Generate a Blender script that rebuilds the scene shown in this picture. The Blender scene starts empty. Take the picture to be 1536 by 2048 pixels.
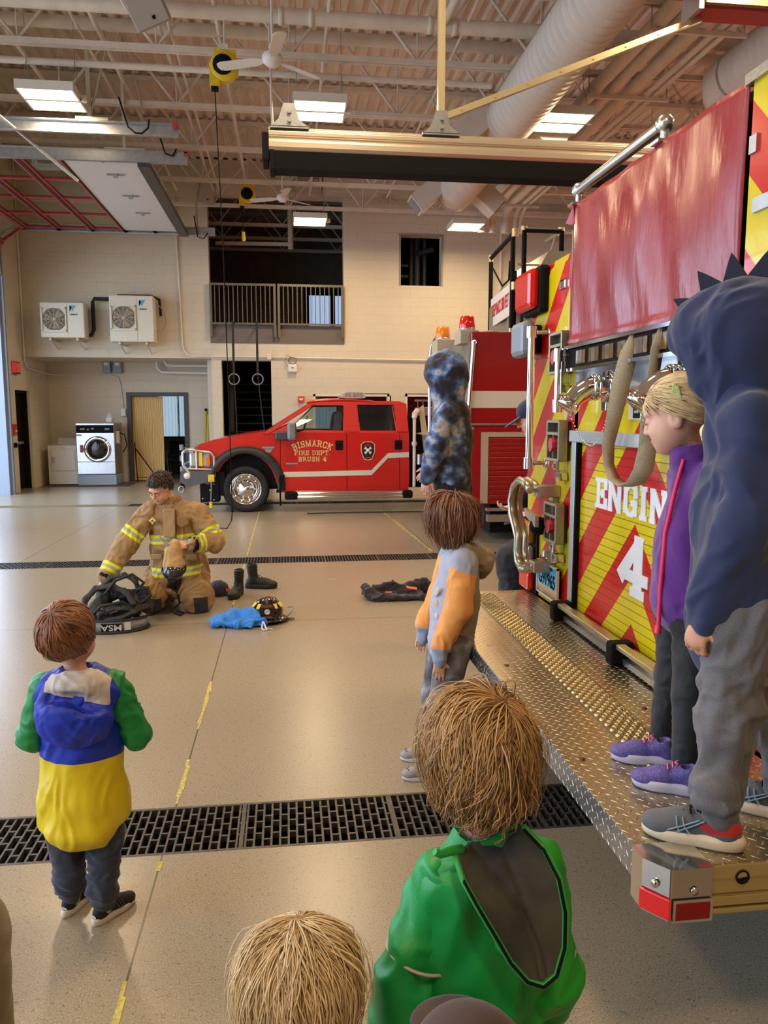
import bpy, math, random
import numpy as np
from mathutils import Vector, Matrix
random.seed(7)
rng = np.random.RandomState(11)
SC = bpy.context.scene
COL = SC.collection
PI = math.pi

# ---------------------------------------------------------------- camera, world, exposure
cam_d = bpy.data.cameras.new('camera')
cam = bpy.data.objects.new('camera', cam_d)
COL.objects.link(cam)
cam_d.sensor_fit = 'VERTICAL'
cam_d.sensor_height = 36.0
cam_d.lens = 36.0 * 1538.0 / 2048.0
cam_d.clip_start = 0.05
cam_d.clip_end = 200
cam.location = (0, 0, 1.62)
_p, _y = math.radians(7.23), math.radians(7.13)
cam.rotation_euler = (PI / 2 - _p, 0, -_y)
SC.camera = cam
SC.view_settings.view_transform = 'Standard'
SC.view_settings.look = 'None'
SC.view_settings.gamma = 1
SC.view_settings.use_curve_mapping = False
SC.view_settings.exposure = 0.0
SC.cycles.use_denoising = True
SC.cycles.max_bounces = 7
SC.cycles.diffuse_bounces = 4
SC.cycles.glossy_bounces = 4
SC.cycles.transmission_bounces = 6
SC.cycles.sample_clamp_indirect = 6
SC.cycles.caustics_reflective = False
SC.cycles.caustics_refractive = False
LAMP_W = 74.0
SKY = 5.6
W = bpy.data.worlds.new('World')
SC.world = W
W.use_nodes = True
_bg = W.node_tree.nodes['Background']
_bg.inputs[0].default_value = (0.62, 0.78, 1.0, 1)
_bg.inputs[1].default_value = SKY
ROOM = dict(xl=-5.6, xr=10.5, yf=17.8, yr=-6.5, zc=7.1)
DOORS_L = [(11.65, 16.35), (5.0, 9.9), (-1.6, 3.3)]     # overhead door openings in the left wall
DOOR_H = 4.9

def daylight():
 for (a, b) in DOORS_L:
  l = bpy.data.lights.new('daylight_portal', 'AREA')
  l.shape = 'RECTANGLE'
  l.size = b - a
  l.size_y = DOOR_H
  l.cycles.is_portal = True
  o = bpy.data.objects.new('daylight_portal', l)
  o.location = (ROOM['xl'] - 0.35, (a + b) / 2, DOOR_H / 2)
  o.rotation_euler = (PI / 2, 0, -PI / 2)
  COL.objects.link(o)

daylight()

# ---------------------------------------------------------------- materials
def _lin(c):
 return tuple(((v / 12.92) if v <= 0.04045 else ((v + 0.055) / 1.055) ** 2.4) for v in c)

def rgb(r, g, b):
 return _lin((r / 255, g / 255, b / 255)) + (1.0,)

class NT:
 def __init__(s, m):
  s.t = m.node_tree
  s.b = next(n for n in s.t.nodes if n.type == 'BSDF_PRINCIPLED')

 def n(s, typ, **k):
  x = s.t.nodes.new(typ)
  for a, v in k.items():
   setattr(x, a, v)
  return x

 def l(s, a, b):
  s.t.links.new(a, b)

 def math(s, op, a, b=None, c=None):
  x = s.n('ShaderNodeMath', operation=op)
  for i, v in enumerate((a, b, c)):
   if v is None:
    continue
   if isinstance(v, (int, float)):
    x.inputs[i].default_value = v
   else:
    s.l(v, x.inputs[i])
  return x.outputs[0]

 def mix(s, f, a, b):
  x = s.n('ShaderNodeMix', data_type='RGBA')
  for i, v in ((0, f), (6, a), (7, b)):
   if isinstance(v, (int, float)):
    x.inputs[i].default_value = v
   elif isinstance(v, tuple):
    x.inputs[i].default_value = v
   else:
    s.l(v, x.inputs[i])
  return x.outputs[2]

 def pos(s):
  g = s.n('ShaderNodeTexCoord')
  x = s.n('ShaderNodeSeparateXYZ')
  s.l(g.outputs['Object'], x.inputs[0])
  return g.outputs['Object'], x.outputs

 def noise(s, scale, detail=3, vec=None, rough=0.5):
  x = s.n('ShaderNodeTexNoise')
  x.inputs['Scale'].default_value = scale
  x.inputs['Detail'].default_value = detail
  x.inputs['Roughness'].default_value = rough
  if vec is None:
   vec = s.n('ShaderNodeTexCoord').outputs['Object']
  s.l(vec, x.inputs['Vector'])
  return x.outputs['Fac']

 def ramp(s, f, pts):
  x = s.n('ShaderNodeValToRGB')
  e = x.color_ramp.elements
  while len(e) < len(pts):
   e.new(0.5)
  for i, (p, c) in enumerate(pts):
   e[i].position = p
   e[i].color = c if isinstance(c, tuple) else (c, c, c, 1)
  s.l(f, x.inputs[0])
  return x.outputs[0]

 def bump(s, h, strength=0.3, dist=0.01):
  x = s.n('ShaderNodeBump')
  x.inputs['Strength'].default_value = strength
  x.inputs['Distance'].default_value = dist
  s.l(h, x.inputs['Height'])
  s.l(x.outputs[0], s.b.inputs['Normal'])

_mats = {}

def mat(name, col=(0.5, 0.5, 0.5, 1), rough=0.6, metal=0.0, noise=None, bump=None, emit=None, coat=0, alpha=None, trans=None, sheen=0):
 """plain principled material; noise=(scale, amount) varies the colour, bump=(scale, strength, distance)"""
 if name in _mats:
  return _mats[name]
 m = bpy.data.materials.new(name)
 m.use_nodes = True
 t = NT(m)
 b = t.b
 b.inputs['Base Color'].default_value = col
 b.inputs['Roughness'].default_value = rough
 b.inputs['Metallic'].default_value = metal
 m.diffuse_color = col
 if coat:
  b.inputs['Coat Weight'].default_value = coat
  b.inputs['Coat Roughness'].default_value = 0.06
 if sheen:
  b.inputs['Sheen Weight'].default_value = sheen
 if emit:
  b.inputs['Emission Color'].default_value = emit[0]
  b.inputs['Emission Strength'].default_value = emit[1]
 if trans:
  b.inputs['Transmission Weight'].default_value = trans
  b.inputs['IOR'].default_value = 1.45
 if noise:
  f = t.noise(noise[0], 4)
  d = tuple(max(0, c * (1 - noise[1])) for c in col[:3]) + (1,)
  u = tuple(min(1, c * (1 + noise[1])) for c in col[:3]) + (1,)
  t.l(t.ramp(f, [(0.3, d), (0.7, u)]), b.inputs['Base Color'])
 if bump:
  t.bump(t.noise(bump[0], 4), bump[1], bump[2])
 _mats[name] = m
 return m

def thin_glass(name, tint=(0.8, 0.88, 0.85, 1), refl=0.12):
 if name in _mats:
  return _mats[name]
 m = bpy.data.materials.new(name)
 m.use_nodes = True
 t = m.node_tree
 o = t.nodes['Material Output']
 t.nodes.remove(t.nodes['Principled BSDF'])
 tr = t.nodes.new('ShaderNodeBsdfTransparent')
 tr.inputs[0].default_value = tint
 gl = t.nodes.new('ShaderNodeBsdfGlossy')
 gl.inputs['Roughness'].default_value = 0.03
 mx = t.nodes.new('ShaderNodeMixShader')
 mx.inputs[0].default_value = refl
 t.links.new(tr.outputs[0], mx.inputs[1])
 t.links.new(gl.outputs[0], mx.inputs[2])
 t.links.new(mx.outputs[0], o.inputs[0])
 _mats[name] = m
 return m

# ---------------------------------------------------------------- mesh helpers
class MB:
 """collects shapes (world or local coordinates) and links them as ONE mesh object"""

 def __init__(s):
  s.v = []
  s.f = []
  s.m = []
  s.sm = []

 def add(s, vs, fs, mi=0, smooth=False):
  k = len(s.v)
  s.v += [tuple(map(float, p)) for p in vs]
  for f in fs:
   s.f.append(tuple(i + k for i in f))
   s.m.append(mi)
   s.sm.append(smooth)
  return s

 def box(s, x0, x1, y0, y1, z0, z1, mi=0):
  vs = [(x0, y0, z0), (x1, y0, z0), (x1, y1, z0), (x0, y1, z0), (x0, y0, z1), (x1, y0, z1), (x1, y1, z1), (x0, y1, z1)]
  return s.add(vs, [(3, 2, 1, 0), (4, 5, 6, 7), (0, 1, 5, 4), (1, 2, 6, 5), (2, 3, 7, 6), (3, 0, 4, 7)], mi)

 def bx(s, c, size, rot=None, mi=0):
  """box by centre and size, optional 3x3 rotation"""
  h = [d / 2 for d in size]
  vs = []
  for z in (-1, 1):
   for (x, y) in ((-1, -1), (1, -1), (1, 1), (-1, 1)):
    p = Vector((x * h[0], y * h[1], z * h[2]))
    if rot is not None:
     p = rot @ p
    vs.append(Vector(c) + p)
  return s.add(vs, [(3, 2, 1, 0), (4, 5, 6, 7), (0, 1, 5, 4), (1, 2, 6, 5), (2, 3, 7, 6), (3, 0, 4, 7)], mi)

 def tube(s, pts, r, n=8, mi=0, cap=True, closed=False):
  pts = [Vector(p) for p in pts]
  rs = r if isinstance(r, (list, tuple)) else [r] * len(pts)
  rings = []
  N = len(pts)
  up = None
  for i, p in enumerate(pts):
   if closed:
    d = pts[(i + 1) % N] - pts[i - 1]
   else:
    d = (pts[min(i + 1, N - 1)] - pts[max(i - 1, 0)])
   d.normalize()
   if up is None:
    up = Vector((0, 0, 1)) if abs(d.z) < 0.9 else Vector((1, 0, 0))
   a = d.cross(up)
   if a.length < 1e-4:
    a = d.orthogonal()
   a.normalize()
   b = a.cross(d)
   up = b
   rings.append([p + (a * math.cos(t) + b * math.sin(t)) * rs[i] for t in [2 * PI * j / n for j in range(n)]])
  vs = [q for ring in rings for q in ring]
  fs = []
  M = N if closed else N - 1
  for i in range(M):
   for j in range(n):
    a0 = i * n + j
    a1 = i * n + (j + 1) % n
    b0 = ((i + 1) % N) * n + j
    b1 = ((i + 1) % N) * n + (j + 1) % n
    fs.append((a0, b0, b1, a1))
  s.add(vs, fs, mi, True)
  if cap and not closed:
   s.add(rings[0], [tuple(range(n))], mi)
   s.add(rings[-1], [tuple(range(n - 1, -1, -1))], mi)
  return s

 def cyl(s, a, b, r, n=16, mi=0, r2=None):
  return s.tube([a, b], [r, r if r2 is None else r2], n, mi)

 def lathe(s, c, axis, prof, n=24, mi=0, sc=(1, 1)):
  """prof: (radius, height along axis)"""
  ax = Vector(axis).normalized()
  a = ax.orthogonal().normalized()
  if abs(ax.z) > 0.99:
   a = Vector((1, 0, 0))
  b = ax.cross(a)
  c = Vector(c)
  vs = []
  for (r, h) in prof:
   for j in range(n):
    t = 2 * PI * j / n
    vs.append(c + ax * h + (a * math.cos(t) * sc[0] + b * math.sin(t) * sc[1]) * r)
  fs = []
  for i in range(len(prof) - 1):
   for j in range(n):
    fs.append((i * n + j, i * n + (j + 1) % n, (i + 1) * n + (j + 1) % n, (i + 1) * n + j))
  return s.add(vs, fs, mi, True)

 def prism(s, out, axis, a, b, mi=0, smooth=False):
  """outline of 2D points extruded from a to b along axis; axis 'y': (x,z), 'x': (y,z), 'z': (x,y)"""
  def P(u, v, w):
   return {'y': (u, w, v), 'x': (w, u, v), 'z': (u, v, w)}[axis]
  n = len(out)
  vs = [P(u, v, a) for u, v in out] + [P(u, v, b) for u, v in out]
  fs = [tuple(range(n)), tuple(range(2 * n - 1, n - 1, -1))]
  s.add(vs, fs, mi)
  s.add(vs, [(i, i + n, (i + 1) % n + n, (i + 1) % n) for i in range(n)], mi, smooth)
  return s

 def grid(s, fn, nu, nv, mi=0, smooth=True):
  vs = [fn(i / nu, j / nv) for j in range(nv + 1) for i in range(nu + 1)]
  fs = [(j * (nu + 1) + i, j * (nu + 1) + i + 1, (j + 1) * (nu + 1) + i + 1, (j + 1) * (nu + 1) + i) for j in range(nv) for i in range(nu)]
  return s.add(vs, fs, mi, smooth)

 def ball(s, c, r, n=16, mi=0, rot=None):
  r = (r, r, r) if isinstance(r, (int, float)) else r
  m = n // 2
  vs, fs = [], []
  for i in range(m + 1):
   ph = PI * i / m
   for j in range(n):
    t = 2 * PI * j / n
    p = Vector((r[0] * math.sin(ph) * math.cos(t), r[1] * math.sin(ph) * math.sin(t), r[2] * math.cos(ph)))
    if rot is not None:
     p = rot @ p
    vs.append(Vector(c) + p)
  for i in range(m):
   for j in range(n):
    fs.append((i * n + j, (i + 1) * n + j, (i + 1) * n + (j + 1) % n, i * n + (j + 1) % n))
  return s.add(vs, fs, mi, True)

 def build(s, name, mats, parent=None, bevel=0, local=False, solid=0, fixn=True):
  me = bpy.data.meshes.new(name)
  off = Vector((0, 0, 0))
  if parent is not None and not local:
   q = parent
   while q is not None:
    off += q.location
    q = q.parent
  me.from_pydata([tuple(Vector(p) - off) for p in s.v], [], s.f)
  me.polygons.foreach_set('material_index', s.m)
  me.polygons.foreach_set('use_smooth', s.sm)
  mats = mats if isinstance(mats, (list, tuple)) else [mats]
  for m in mats:
   me.materials.append(m)
  me.update()
  me.validate()
  if fixn:
   import bmesh
   bm = bmesh.new()
   bm.from_mesh(me)
   bmesh.ops.recalc_face_normals(bm, faces=bm.faces)
   bm.to_mesh(me)
   bm.free()
  o = bpy.data.objects.new(name, me)
  COL.objects.link(o)
  if parent is not None:
   o.parent = parent
  if solid:
   md = o.modifiers.new('solid', 'SOLIDIFY')
   md.thickness = solid
   md.offset = 0
  if bevel:
   md = o.modifiers.new('bevel', 'BEVEL')
   md.width = bevel
   md.segments = 2
   md.limit_method = 'ANGLE'
   md.angle_limit = 0.7
  return o

def tag(o, label=None, cat=None, group=None, kind=None):
 if label:
  o['label'] = label
 if cat:
  o['category'] = cat
 if group:
  o['group'] = group
 if kind:
  o['kind'] = kind
 return o

def thing(name, label, cat, loc=(0, 0, 0), rotz=0, group=None):
 o = bpy.data.objects.new(name, None)
 o.empty_display_size = 0.1
 COL.objects.link(o)
 o.location = loc
 o.rotation_euler = (0, 0, rotz)
 return tag(o, label, cat, group)

def struct(name, mb, m, label=None, parent=None, **k):
 o = mb.build(name, m, parent, **k)
 if parent is None:
  tag(o, label, None, None, 'structure')
 return o

def dup(root, loc=None, rotz=None, label=None, group=None, scale=None):
 r = root.copy()
 COL.objects.link(r)
 if loc is not None:
  r.location = loc
 if rotz is not None:
  r.rotation_euler = (0, 0, rotz)
 if scale is not None:
  r.scale = scale
 if label:
  r['label'] = label
 if group:
  r['group'] = group
 for ch in list(root.children):
  c = ch.copy()
  COL.objects.link(c)
  c.parent = r
  for g in list(ch.children):
   d = g.copy()
   COL.objects.link(d)
   d.parent = c
 return r

def text(s, size, name, m, parent, loc, axes, depth=0.002, align='CENTER', sx=1.0, mirror=False):
 """writing as a thin mesh; axes = (right, up) vectors of the lettering"""
 cu = bpy.data.curves.new('txt', 'FONT')
 cu.body = s
 cu.size = size
 cu.extrude = depth
 cu.align_x = align
 cu.align_y = 'CENTER'
 cu.offset = 0.01 * size
 o = bpy.data.objects.new('txt', cu)
 COL.objects.link(o)
 dg = bpy.context.evaluated_depsgraph_get()
 me = bpy.data.meshes.new_from_object(o.evaluated_get(dg))
 bpy.data.objects.remove(o)
 r = Vector(axes[0]).normalized()
 u = Vector(axes[1]).normalized()
 n = r.cross(u)
 off = Vector((0, 0, 0))
 q = parent
 while q is not None:
  off += q.location
  q = q.parent
 M = Matrix((r * sx, u, n)).transposed().to_4x4()
 M.translation = Vector(loc) - off
 me.transform(M)
 me.materials.clear()
 me.materials.append(m)
 ob = bpy.data.objects.new(name, me)
 COL.objects.link(ob)
 ob.parent = parent
 return ob

# slab-serif stroke letters: every glyph is a list of strokes on a unit box (w, strokes)
GL = {
 'E': (0.8, [[(.18, 0), (.18, 1)], [(0, .06), (.75, .06), (.75, .25)], [(0, .94), (.75, .94), (.75, .75)], [(.18, .5), (.55, .5)], [(.55, .36), (.55, .64)]]),
 'F': (0.8, [[(.18, 0), (.18, 1)], [(0, .06), (.4, .06)], [(0, .94), (.75, .94), (.75, .72)], [(.18, .5), (.55, .5)], [(.55, .36), (.55, .64)]]),
 'N': (0.95, [[(.16, 0), (.16, 1)], [(.82, 0), (.82, 1)], [(.16, .95), (.82, .05)], [(0, .06), (.34, .06)], [(0, .94), (.25, .94)], [(.64, .94), (1, .94)]]),
 'G': (0.9, [[(.82, .7), (.8, .86), (.62, .95), (.32, .95), (.14, .8), (.14, .2), (.32, .05), (.62, .05), (.78, .16), (.78, .42)], [(.5, .42), (.94, .42)], [(.8, .62), (.8, .95)]]),
 'I': (0.5, [[(.25, 0), (.25, 1)], [(.02, .06), (.48, .06)], [(.02, .94), (.48, .94)]]),
 'B': (0.85, [[(.18, 0), (.18, 1)], [(0, .06), (.55, .06), (.75, .16), (.75, .4), (.55, .5), (.18, .5)], [(0, .94), (.5, .94), (.7, .85), (.7, .62), (.52, .5)]]),
 'S': (0.8, [[(.7, .72), (.66, .9), (.4, .95), (.14, .86), (.12, .66), (.3, .54), (.6, .44), (.72, .3), (.66, .12), (.4, .05), (.12, .1), (.08, .3)], [(.7, .65), (.7, .98)], [(.08, .02), (.08, .35)]]),
 'M': (1.1, [[(.16, 0), (.16, 1)], [(.94, 0), (.94, 1)], [(.16, .95), (.55, .15), (.94, .95)], [(0, .06), (.32, .06)], [(.78, .06), (1.1, .06)]]),
 'A': (0.95, [[(.14, .04), (.47, .96), (.82, .04)], [(.27, .34), (.69, .34)], [(0, .06), (.3, .06)], [(.64, .06), (.96, .06)]]),
 'R': (0.9, [[(.18, 0), (.18, 1)], [(0, .06), (.36, .06)], [(0, .94), (.55, .94), (.72, .84), (.72, .6), (.55, .5), (.18, .5)], [(.48, .5), (.78, .05), (.92, .05)]]),
 'C': (0.85, [[(.76, .7), (.7, .88), (.5, .95), (.28, .92), (.13, .75), (.13, .25), (.28, .08), (.5, .05), (.7, .1), (.78, .3)], [(.76, .64), (.76, .96)]]),
 'K': (0.9, [[(.18, 0), (.18, 1)], [(0, .06), (.36, .06)], [(0, .94), (.36, .94)], [(.18, .4), (.76, .94)], [(.4, .58), (.8, .06)], [(.6, .94), (.92, .94)], [(.62, .06), (.95, .06)]]),
 'D': (0.9, [[(.18, 0), (.18, 1)], [(0, .06), (.5, .06), (.74, .2), (.76, .5), (.74, .8), (.5, .94), (0, .94)]]),
 'P': (0.85, [[(.18, 0), (.18, 1)], [(0, .06), (.38, .06)], [(0, .94), (.55, .94), (.74, .84), (.74, .56), (.55, .45), (.18, .45)]]),
 'T': (0.85, [[(.42, 0), (.42, 1)], [(.04, .7), (.04, .94), (.8, .94), (.8, .7)], [(.22, .06), (.62, .06)]]),
 'U': (0.95, [[(.18, .96), (.18, .25), (.32, .06), (.62, .06), (.76, .25), (.76, .96)], [(0, .94), (.36, .94)], [(.58, .94), (.94, .94)]]),
 'H': (0.95, [[(.18, 0), (.18, 1)], [(.77, 0), (.77, 1)], [(.18, .5), (.77, .5)], [(0, .06), (.36, .06)], [(0, .94), (.36, .94)], [(.59, .06), (.95, .06)], [(.59, .94), (.95, .94)]]),
 '4': (0.85, [[(.6, 0), (.6, .98), (.06, .32), (.86, .32)], [(.36, .06), (.84, .06)]]),
 '.': (0.3, [[(.08, .07), (.22, .07)]]),
 ' ': (0.45, []),
}

def slab(s, h, name, m, parent, loc, axes, thick=0.14, depth=0.003, arc=0.0, sx=1.0, gap=0.12, bold=None):
 """slab-serif lettering centred on loc, height h; arc bends the line upwards like a rainbow"""
 r = Vector(axes[0]).normalized()
 u = Vector(axes[1]).normalized()
 n = r.cross(u)
 total = sum(GL[c][0] + gap for c in s) - gap
 mb = MB()
 x = -total / 2
 off = Vector(loc)

 def T(px, py, d):
  X = px * h * sx
  Y = (py - .5) * h
  if arc:
   R = arc
   a = X / R
   X, Y = (R + Y) * math.sin(a), (R + Y) * math.cos(a) - R
  return off + r * X + u * Y + n * d
 cnt = 0
 for c in s:
  w, st = GL[c]
  for k, pl in enumerate(st):
   for (a, b) in zip(pl[:-1], pl[1:]):
    d = Vector((b[0] - a[0], (b[1] - a[1])))
    L = d.length
    if L < 1e-6:
     continue
    d /= L
    vert = abs(d.y) > 0.5
    tt = thick * (1.25 if (bold and vert) else (0.8 if bold else 1)) / (1 if not vert else sx ** 0.3)
    t = Vector((-d.y, d.x)) * tt / 2
    e = d * (tt * 0.42 if len(pl) > 2 else 0)
    q = [(x + a[0] - e.x + t.x, a[1] - e.y + t.y), (x + b[0] + e.x + t.x, b[1] + e.y + t.y), (x + b[0] + e.x - t.x, b[1] + e.y - t.y), (x + a[0] - e.x - t.x, a[1] - e.y - t.y)]
    q = [(p[0], min(1, max(0, p[1]))) for p in q]
    cnt += 1
    dz = depth + .00018 * (cnt % 17)
    vs = [T(p[0], p[1], 0) for p in q] + [T(p[0], p[1], dz) for p in q]
    mb.add(vs, [(0, 1, 2, 3), (7, 6, 5, 4), (0, 4, 5, 1), (1, 5, 6, 2), (2, 6, 7, 3), (3, 7, 4, 0)])
  x += w + gap
 return mb.build(name, m, parent, fixn=False)

# ---------------------------------------------------------------- surface materials of the room
def block_mat(name, col, axes, lo=0.86):
 m = bpy.data.materials.new(name)
 m.use_nodes = True
 t = NT(m)
 co, xyz = t.pos()
 cb = t.n('ShaderNodeCombineXYZ')
 t.l(xyz[axes[0]], cb.inputs[0])
 t.l(xyz[axes[1]], cb.inputs[1])
 br = t.n('ShaderNodeTexBrick')
 t.l(cb.outputs[0], br.inputs['Vector'])
 for k, v in (('Scale', 1.0), ('Mortar Size', 0.006), ('Mortar Smooth', 0.6), ('Brick Width', 0.405), ('Row Height', 0.203), ('Bias', 0)):
  br.inputs[k].default_value = v
 br.inputs['Color1'].default_value = col
 br.inputs['Color2'].default_value = tuple(c * 0.97 for c in col[:3]) + (1,)
 br.inputs['Mortar'].default_value = tuple(c * lo for c in col[:3]) + (1,)
 n = t.noise(1.3, 3)
 c = t.mix(0.35, br.outputs['Color'], t.ramp(n, [(0.3, tuple(c * 0.92 for c in col[:3]) + (1,)), (0.7, col)]))
 t.l(c, t.b.inputs['Base Color'])
 t.b.inputs['Roughness'].default_value = 0.55
 h = t.math('ADD', t.math('MULTIPLY', br.outputs['Fac'], -1.0), t.math('MULTIPLY', t.noise(90, 2), 0.25))
 t.bump(h, 0.5, 0.004)
 return m

PAINT = rgb(212, 200, 178)
M_BLK_Y = block_mat('painted_block_far', PAINT, (0, 2))
M_BLK_X = block_mat('painted_block_side', PAINT, (1, 2))
M_PAINT = mat('ceiling_paint', rgb(222, 212, 198), 0.6, noise=(3, .06))
M_STEELP = mat('painted_steel', rgb(222, 212, 198), 0.5, noise=(6, .08))
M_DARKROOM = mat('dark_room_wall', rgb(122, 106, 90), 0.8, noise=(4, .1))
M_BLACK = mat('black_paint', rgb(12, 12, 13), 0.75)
NT(M_BLACK).b.inputs['Specular IOR Level'].default_value = .2
M_DKFRAME = mat('charcoal_frame_paint', rgb(66, 68, 76), 0.5)
M_GALV = mat('galvanised_steel', rgb(178, 182, 186), 0.36, 0.85, noise=(14, .12))
M_ALU = mat('aluminium', rgb(205, 205, 205), 0.28, 0.95, noise=(25, .05))
M_CHROME = mat('chrome', rgb(225, 225, 225), 0.08, 1.0)
M_RUBBER = mat('black_rubber', rgb(22, 22, 23), 0.7, bump=(120, .3, .002))
M_WHITE = mat('white_enamel', rgb(226, 224, 220), 0.4)
M_YEL = mat('yellow_plastic', rgb(232, 196, 30), 0.45)
M_GREYP = mat('grey_plastic', rgb(150, 152, 156), 0.5)

def floor_mat():
 m = bpy.data.materials.new('polished_concrete')
 m.use_nodes = True
 t = NT(m)
 co, xyz = t.pos()
 big = t.ramp(t.noise(0.7, 3), [(0.2, rgb(154, 141, 121)), (0.8, rgb(163, 150, 129))])
 sp = t.ramp(t.noise(170, 2), [(0.32, rgb(82, 72, 58)), (0.42, rgb(150, 136, 114)), (0.6, rgb(156, 142, 120)), (0.72, rgb(206, 192, 164))])
 c = t.mix(0.55, big, sp)
 vo = t.n('ShaderNodeTexVoronoi')
 vo.inputs['Scale'].default_value = 120
 t.l(co, vo.inputs['Vector'])
 chip = t.math('MULTIPLY', t.math('LESS_THAN', vo.outputs['Distance'], 0.3), t.math('GREATER_THAN', t.noise(40, 1), 0.6))
 c = t.mix(t.math('MULTIPLY', chip, 0.6), c, rgb(70, 60, 50))
 # sawn joints
 line = None
 for ax, v in ((0, -0.484), (0, -2.95), (0, 1.70), (0, 3.9), (0, -5.35), (1, 5.98), (1, 11.4), (1, 0.6), (1, 16.6)):
  d = t.math('LESS_THAN', t.math('ABSOLUTE', t.math('SUBTRACT', xyz[ax], v)), 0.0035)
  line = d if line is None else t.math('MAXIMUM', line, d)
 c = t.mix(t.math('MULTIPLY', line, 0.75), c, rgb(62, 52, 44))
 t.l(c, t.b.inputs['Base Color'])
 t.b.inputs['Roughness'].default_value = 0.27
 t.b.inputs['Specular IOR Level'].default_value = 0.6
 t.bump(t.noise(170, 2), 0.12, 0.001)
 return m

M_FLOOR = floor_mat()
XL, XR, YF, YR, ZC = ROOM['xl'], ROOM['xr'], ROOM['yf'], ROOM['yr'], ROOM['zc']
YREC = 19.3
DRAINS = [(2.75, 3.10), (8.40, 8.78), (14.02, 14.40)]

# floor in slabs with open trenches between them
fb = MB()
ys = [YR] + [v for d in DRAINS for v in d] + [26.0]
for i in range(0, len(ys), 2):
 fb.box(-12, XR, ys[i], ys[i + 1], -0.3, 0)
for a, b in DRAINS:
 fb.box(-12, XL - 0.2, a, b, -0.3, 0)
 fb.box(XL - 0.2, XR, a - 0.01, b + 0.01, -0.34, -0.3)
struct('floor', fb, M_FLOOR, 'speckled polished concrete floor with sawn joints')

def grate(y0, y1, x0, x1, label, pitch=0.033):
 r = thing('trench_grate', label, 'drain grate', ((x0 + x1) / 2, (y0 + y1) / 2, 0), 0, 'iron trench grates')
 b = MB()
 n = int((x1 - x0) / pitch)
 rows = 4
 for i in range(n):
  x = x0 + i * pitch
  b.box(x, x + 0.008, y0, y1, -0.028, -0.001)
  for k in range(1, rows):
   yy = y0 + (y1 - y0) * (k + (0.25 if i % 2 else -0.25)) / rows
   b.box(x, x + pitch, yy - 0.005, yy + 0.005, -0.024, -0.0015)
 b.build('bars', M_IRON, r, fixn=False)
 f = MB()
 f.box(x0 - .01, x1, y0 - 0.001, y0 + 0.014, -0.03, 0.0005)
 f.box(x0 - .01, x1, y1 - 0.014, y1 + 0.001, -0.03, 0.0005)
 x = x0
 while x < x1:
  f.box(x - 0.008, x + 0.008, y0, y1, -0.028, 0)
  x += 0.6
 f.build('rim', M_IRON, r, fixn=False)
 pit = MB().box(x0, x1, y0, y0 + .004, -0.3, -0.03).box(x0, x1, y1 - .004, y1, -0.3, -0.03)
 pit.build('channel', M_BLACK, r)

M_IRON = mat('cast_iron', rgb(92, 88, 84), 0.45, 0.6, noise=(30, .3))
grate(*DRAINS[0], XL, 3.6, 'black iron trench grate in the foreground beside the child in yellow')
grate(*DRAINS[1], -3.2, 5.5, 'black iron trench grate behind the kneeling firefighter')
grate(*DRAINS[2], -2.85, 4.5, 'black iron trench grate under the red pickup')

# yellow tape left over on two joints
M_TAPE = mat('worn_yellow_tape', rgb(188, 172, 84), 0.6, noise=(60, .35))

def tape(x0, y0, x1, y1, w, label, gaps, seed):
 rr = random.Random(seed)
 b = MB()
 n = int((y1 - y0) / 0.06)
 for i in range(n):
  a, c = i / n, (i + 1) / n
  ya, yc = y0 + (y1 - y0) * a, y0 + (y1 - y0) * c
  if any(g0 < ya < g1 for g0, g1 in gaps):
   continue
  if any(d0 - .02 < ya < d1 + .02 or d0 - .02 < yc < d1 + .02 for d0, d1 in DRAINS):
   continue
  xa, xc = x0 + (x1 - x0) * a, x0 + (x1 - x0) * c
  l = w * rr.uniform(.1, .55)
  r = w * rr.uniform(.1, .55)
  b.add([(xa - l, ya, .0012), (xa + r, ya, .0012), (xc + r, yc, .0012), (xc - l, yc, .0012), (xa - l, ya, .0002), (xa + r, ya, .0002), (xc + r, yc, .0002), (xc - l, yc, .0002)],
              [(0, 1, 2, 3), (4, 7, 6, 5), (0, 4, 5, 1), (1, 5, 6, 2), (2, 6, 7, 3), (3, 7, 4, 0)])
 tag(b.build('floor_tape', M_TAPE, fixn=False), label, 'floor tape')

tape(-0.484, 1.2, -0.484, 13.0, .024, 'torn yellow tape along the floor joint from foreground to pickup wheel', [(1.55, 1.75), (2.1, 2.6), (3.5, 3.9), (4.6, 6.5), (7.3, 7.5)], 3)
tape(1.69, 8.9, 1.56, 12.9, .035, 'yellow tape line on the floor behind the child with orange sleeves', [], 5)

# far wall with the loft opening, the stair opening, a dark hatch and two low windows
wf = MB()
T0, T1 = YF, YF + 0.3
wf.box(XL - .3, -1.66, T0, T1, 2.86, ZC)
wf.box(-1.66, 1.31, T0, T1, 6.38, ZC)
wf.box(-1.66, 1.31, T0, T1, 2.82, 3.22)
wf.box(1.31, 2.60, T0, T1, 2.1, ZC)
wf.box(2.60, 3.55, T0, T1, 5.64, ZC)
wf.box(2.60, 3.55, T0, T1, 2.1, 4.53)
wf.box(3.55, XR, T0, T1, 2.1, ZC)
wf.box(-1.66, -1.44, T0, T1, 0, 2.82)
wf.box(-0.34, 0.60, T0, T1, 0, 2.82)
wf.box(0.60, 1.31, T0, T1, 2.08, 2.82)
wf.box(0.60, 2.35, T0, T1, 0, 0.95)
wf.box(2.35, 2.72, T0, T1, 0, 2.1)
wf.box(2.72, 4.4, T0, T1, 0, 0.95)
wf.box(4.4, XR, T0, T1, 0, 2.1)
struct('wall_far', wf, M_BLK_Y, 'painted concrete block wall at the far end with a loft opening')
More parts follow.
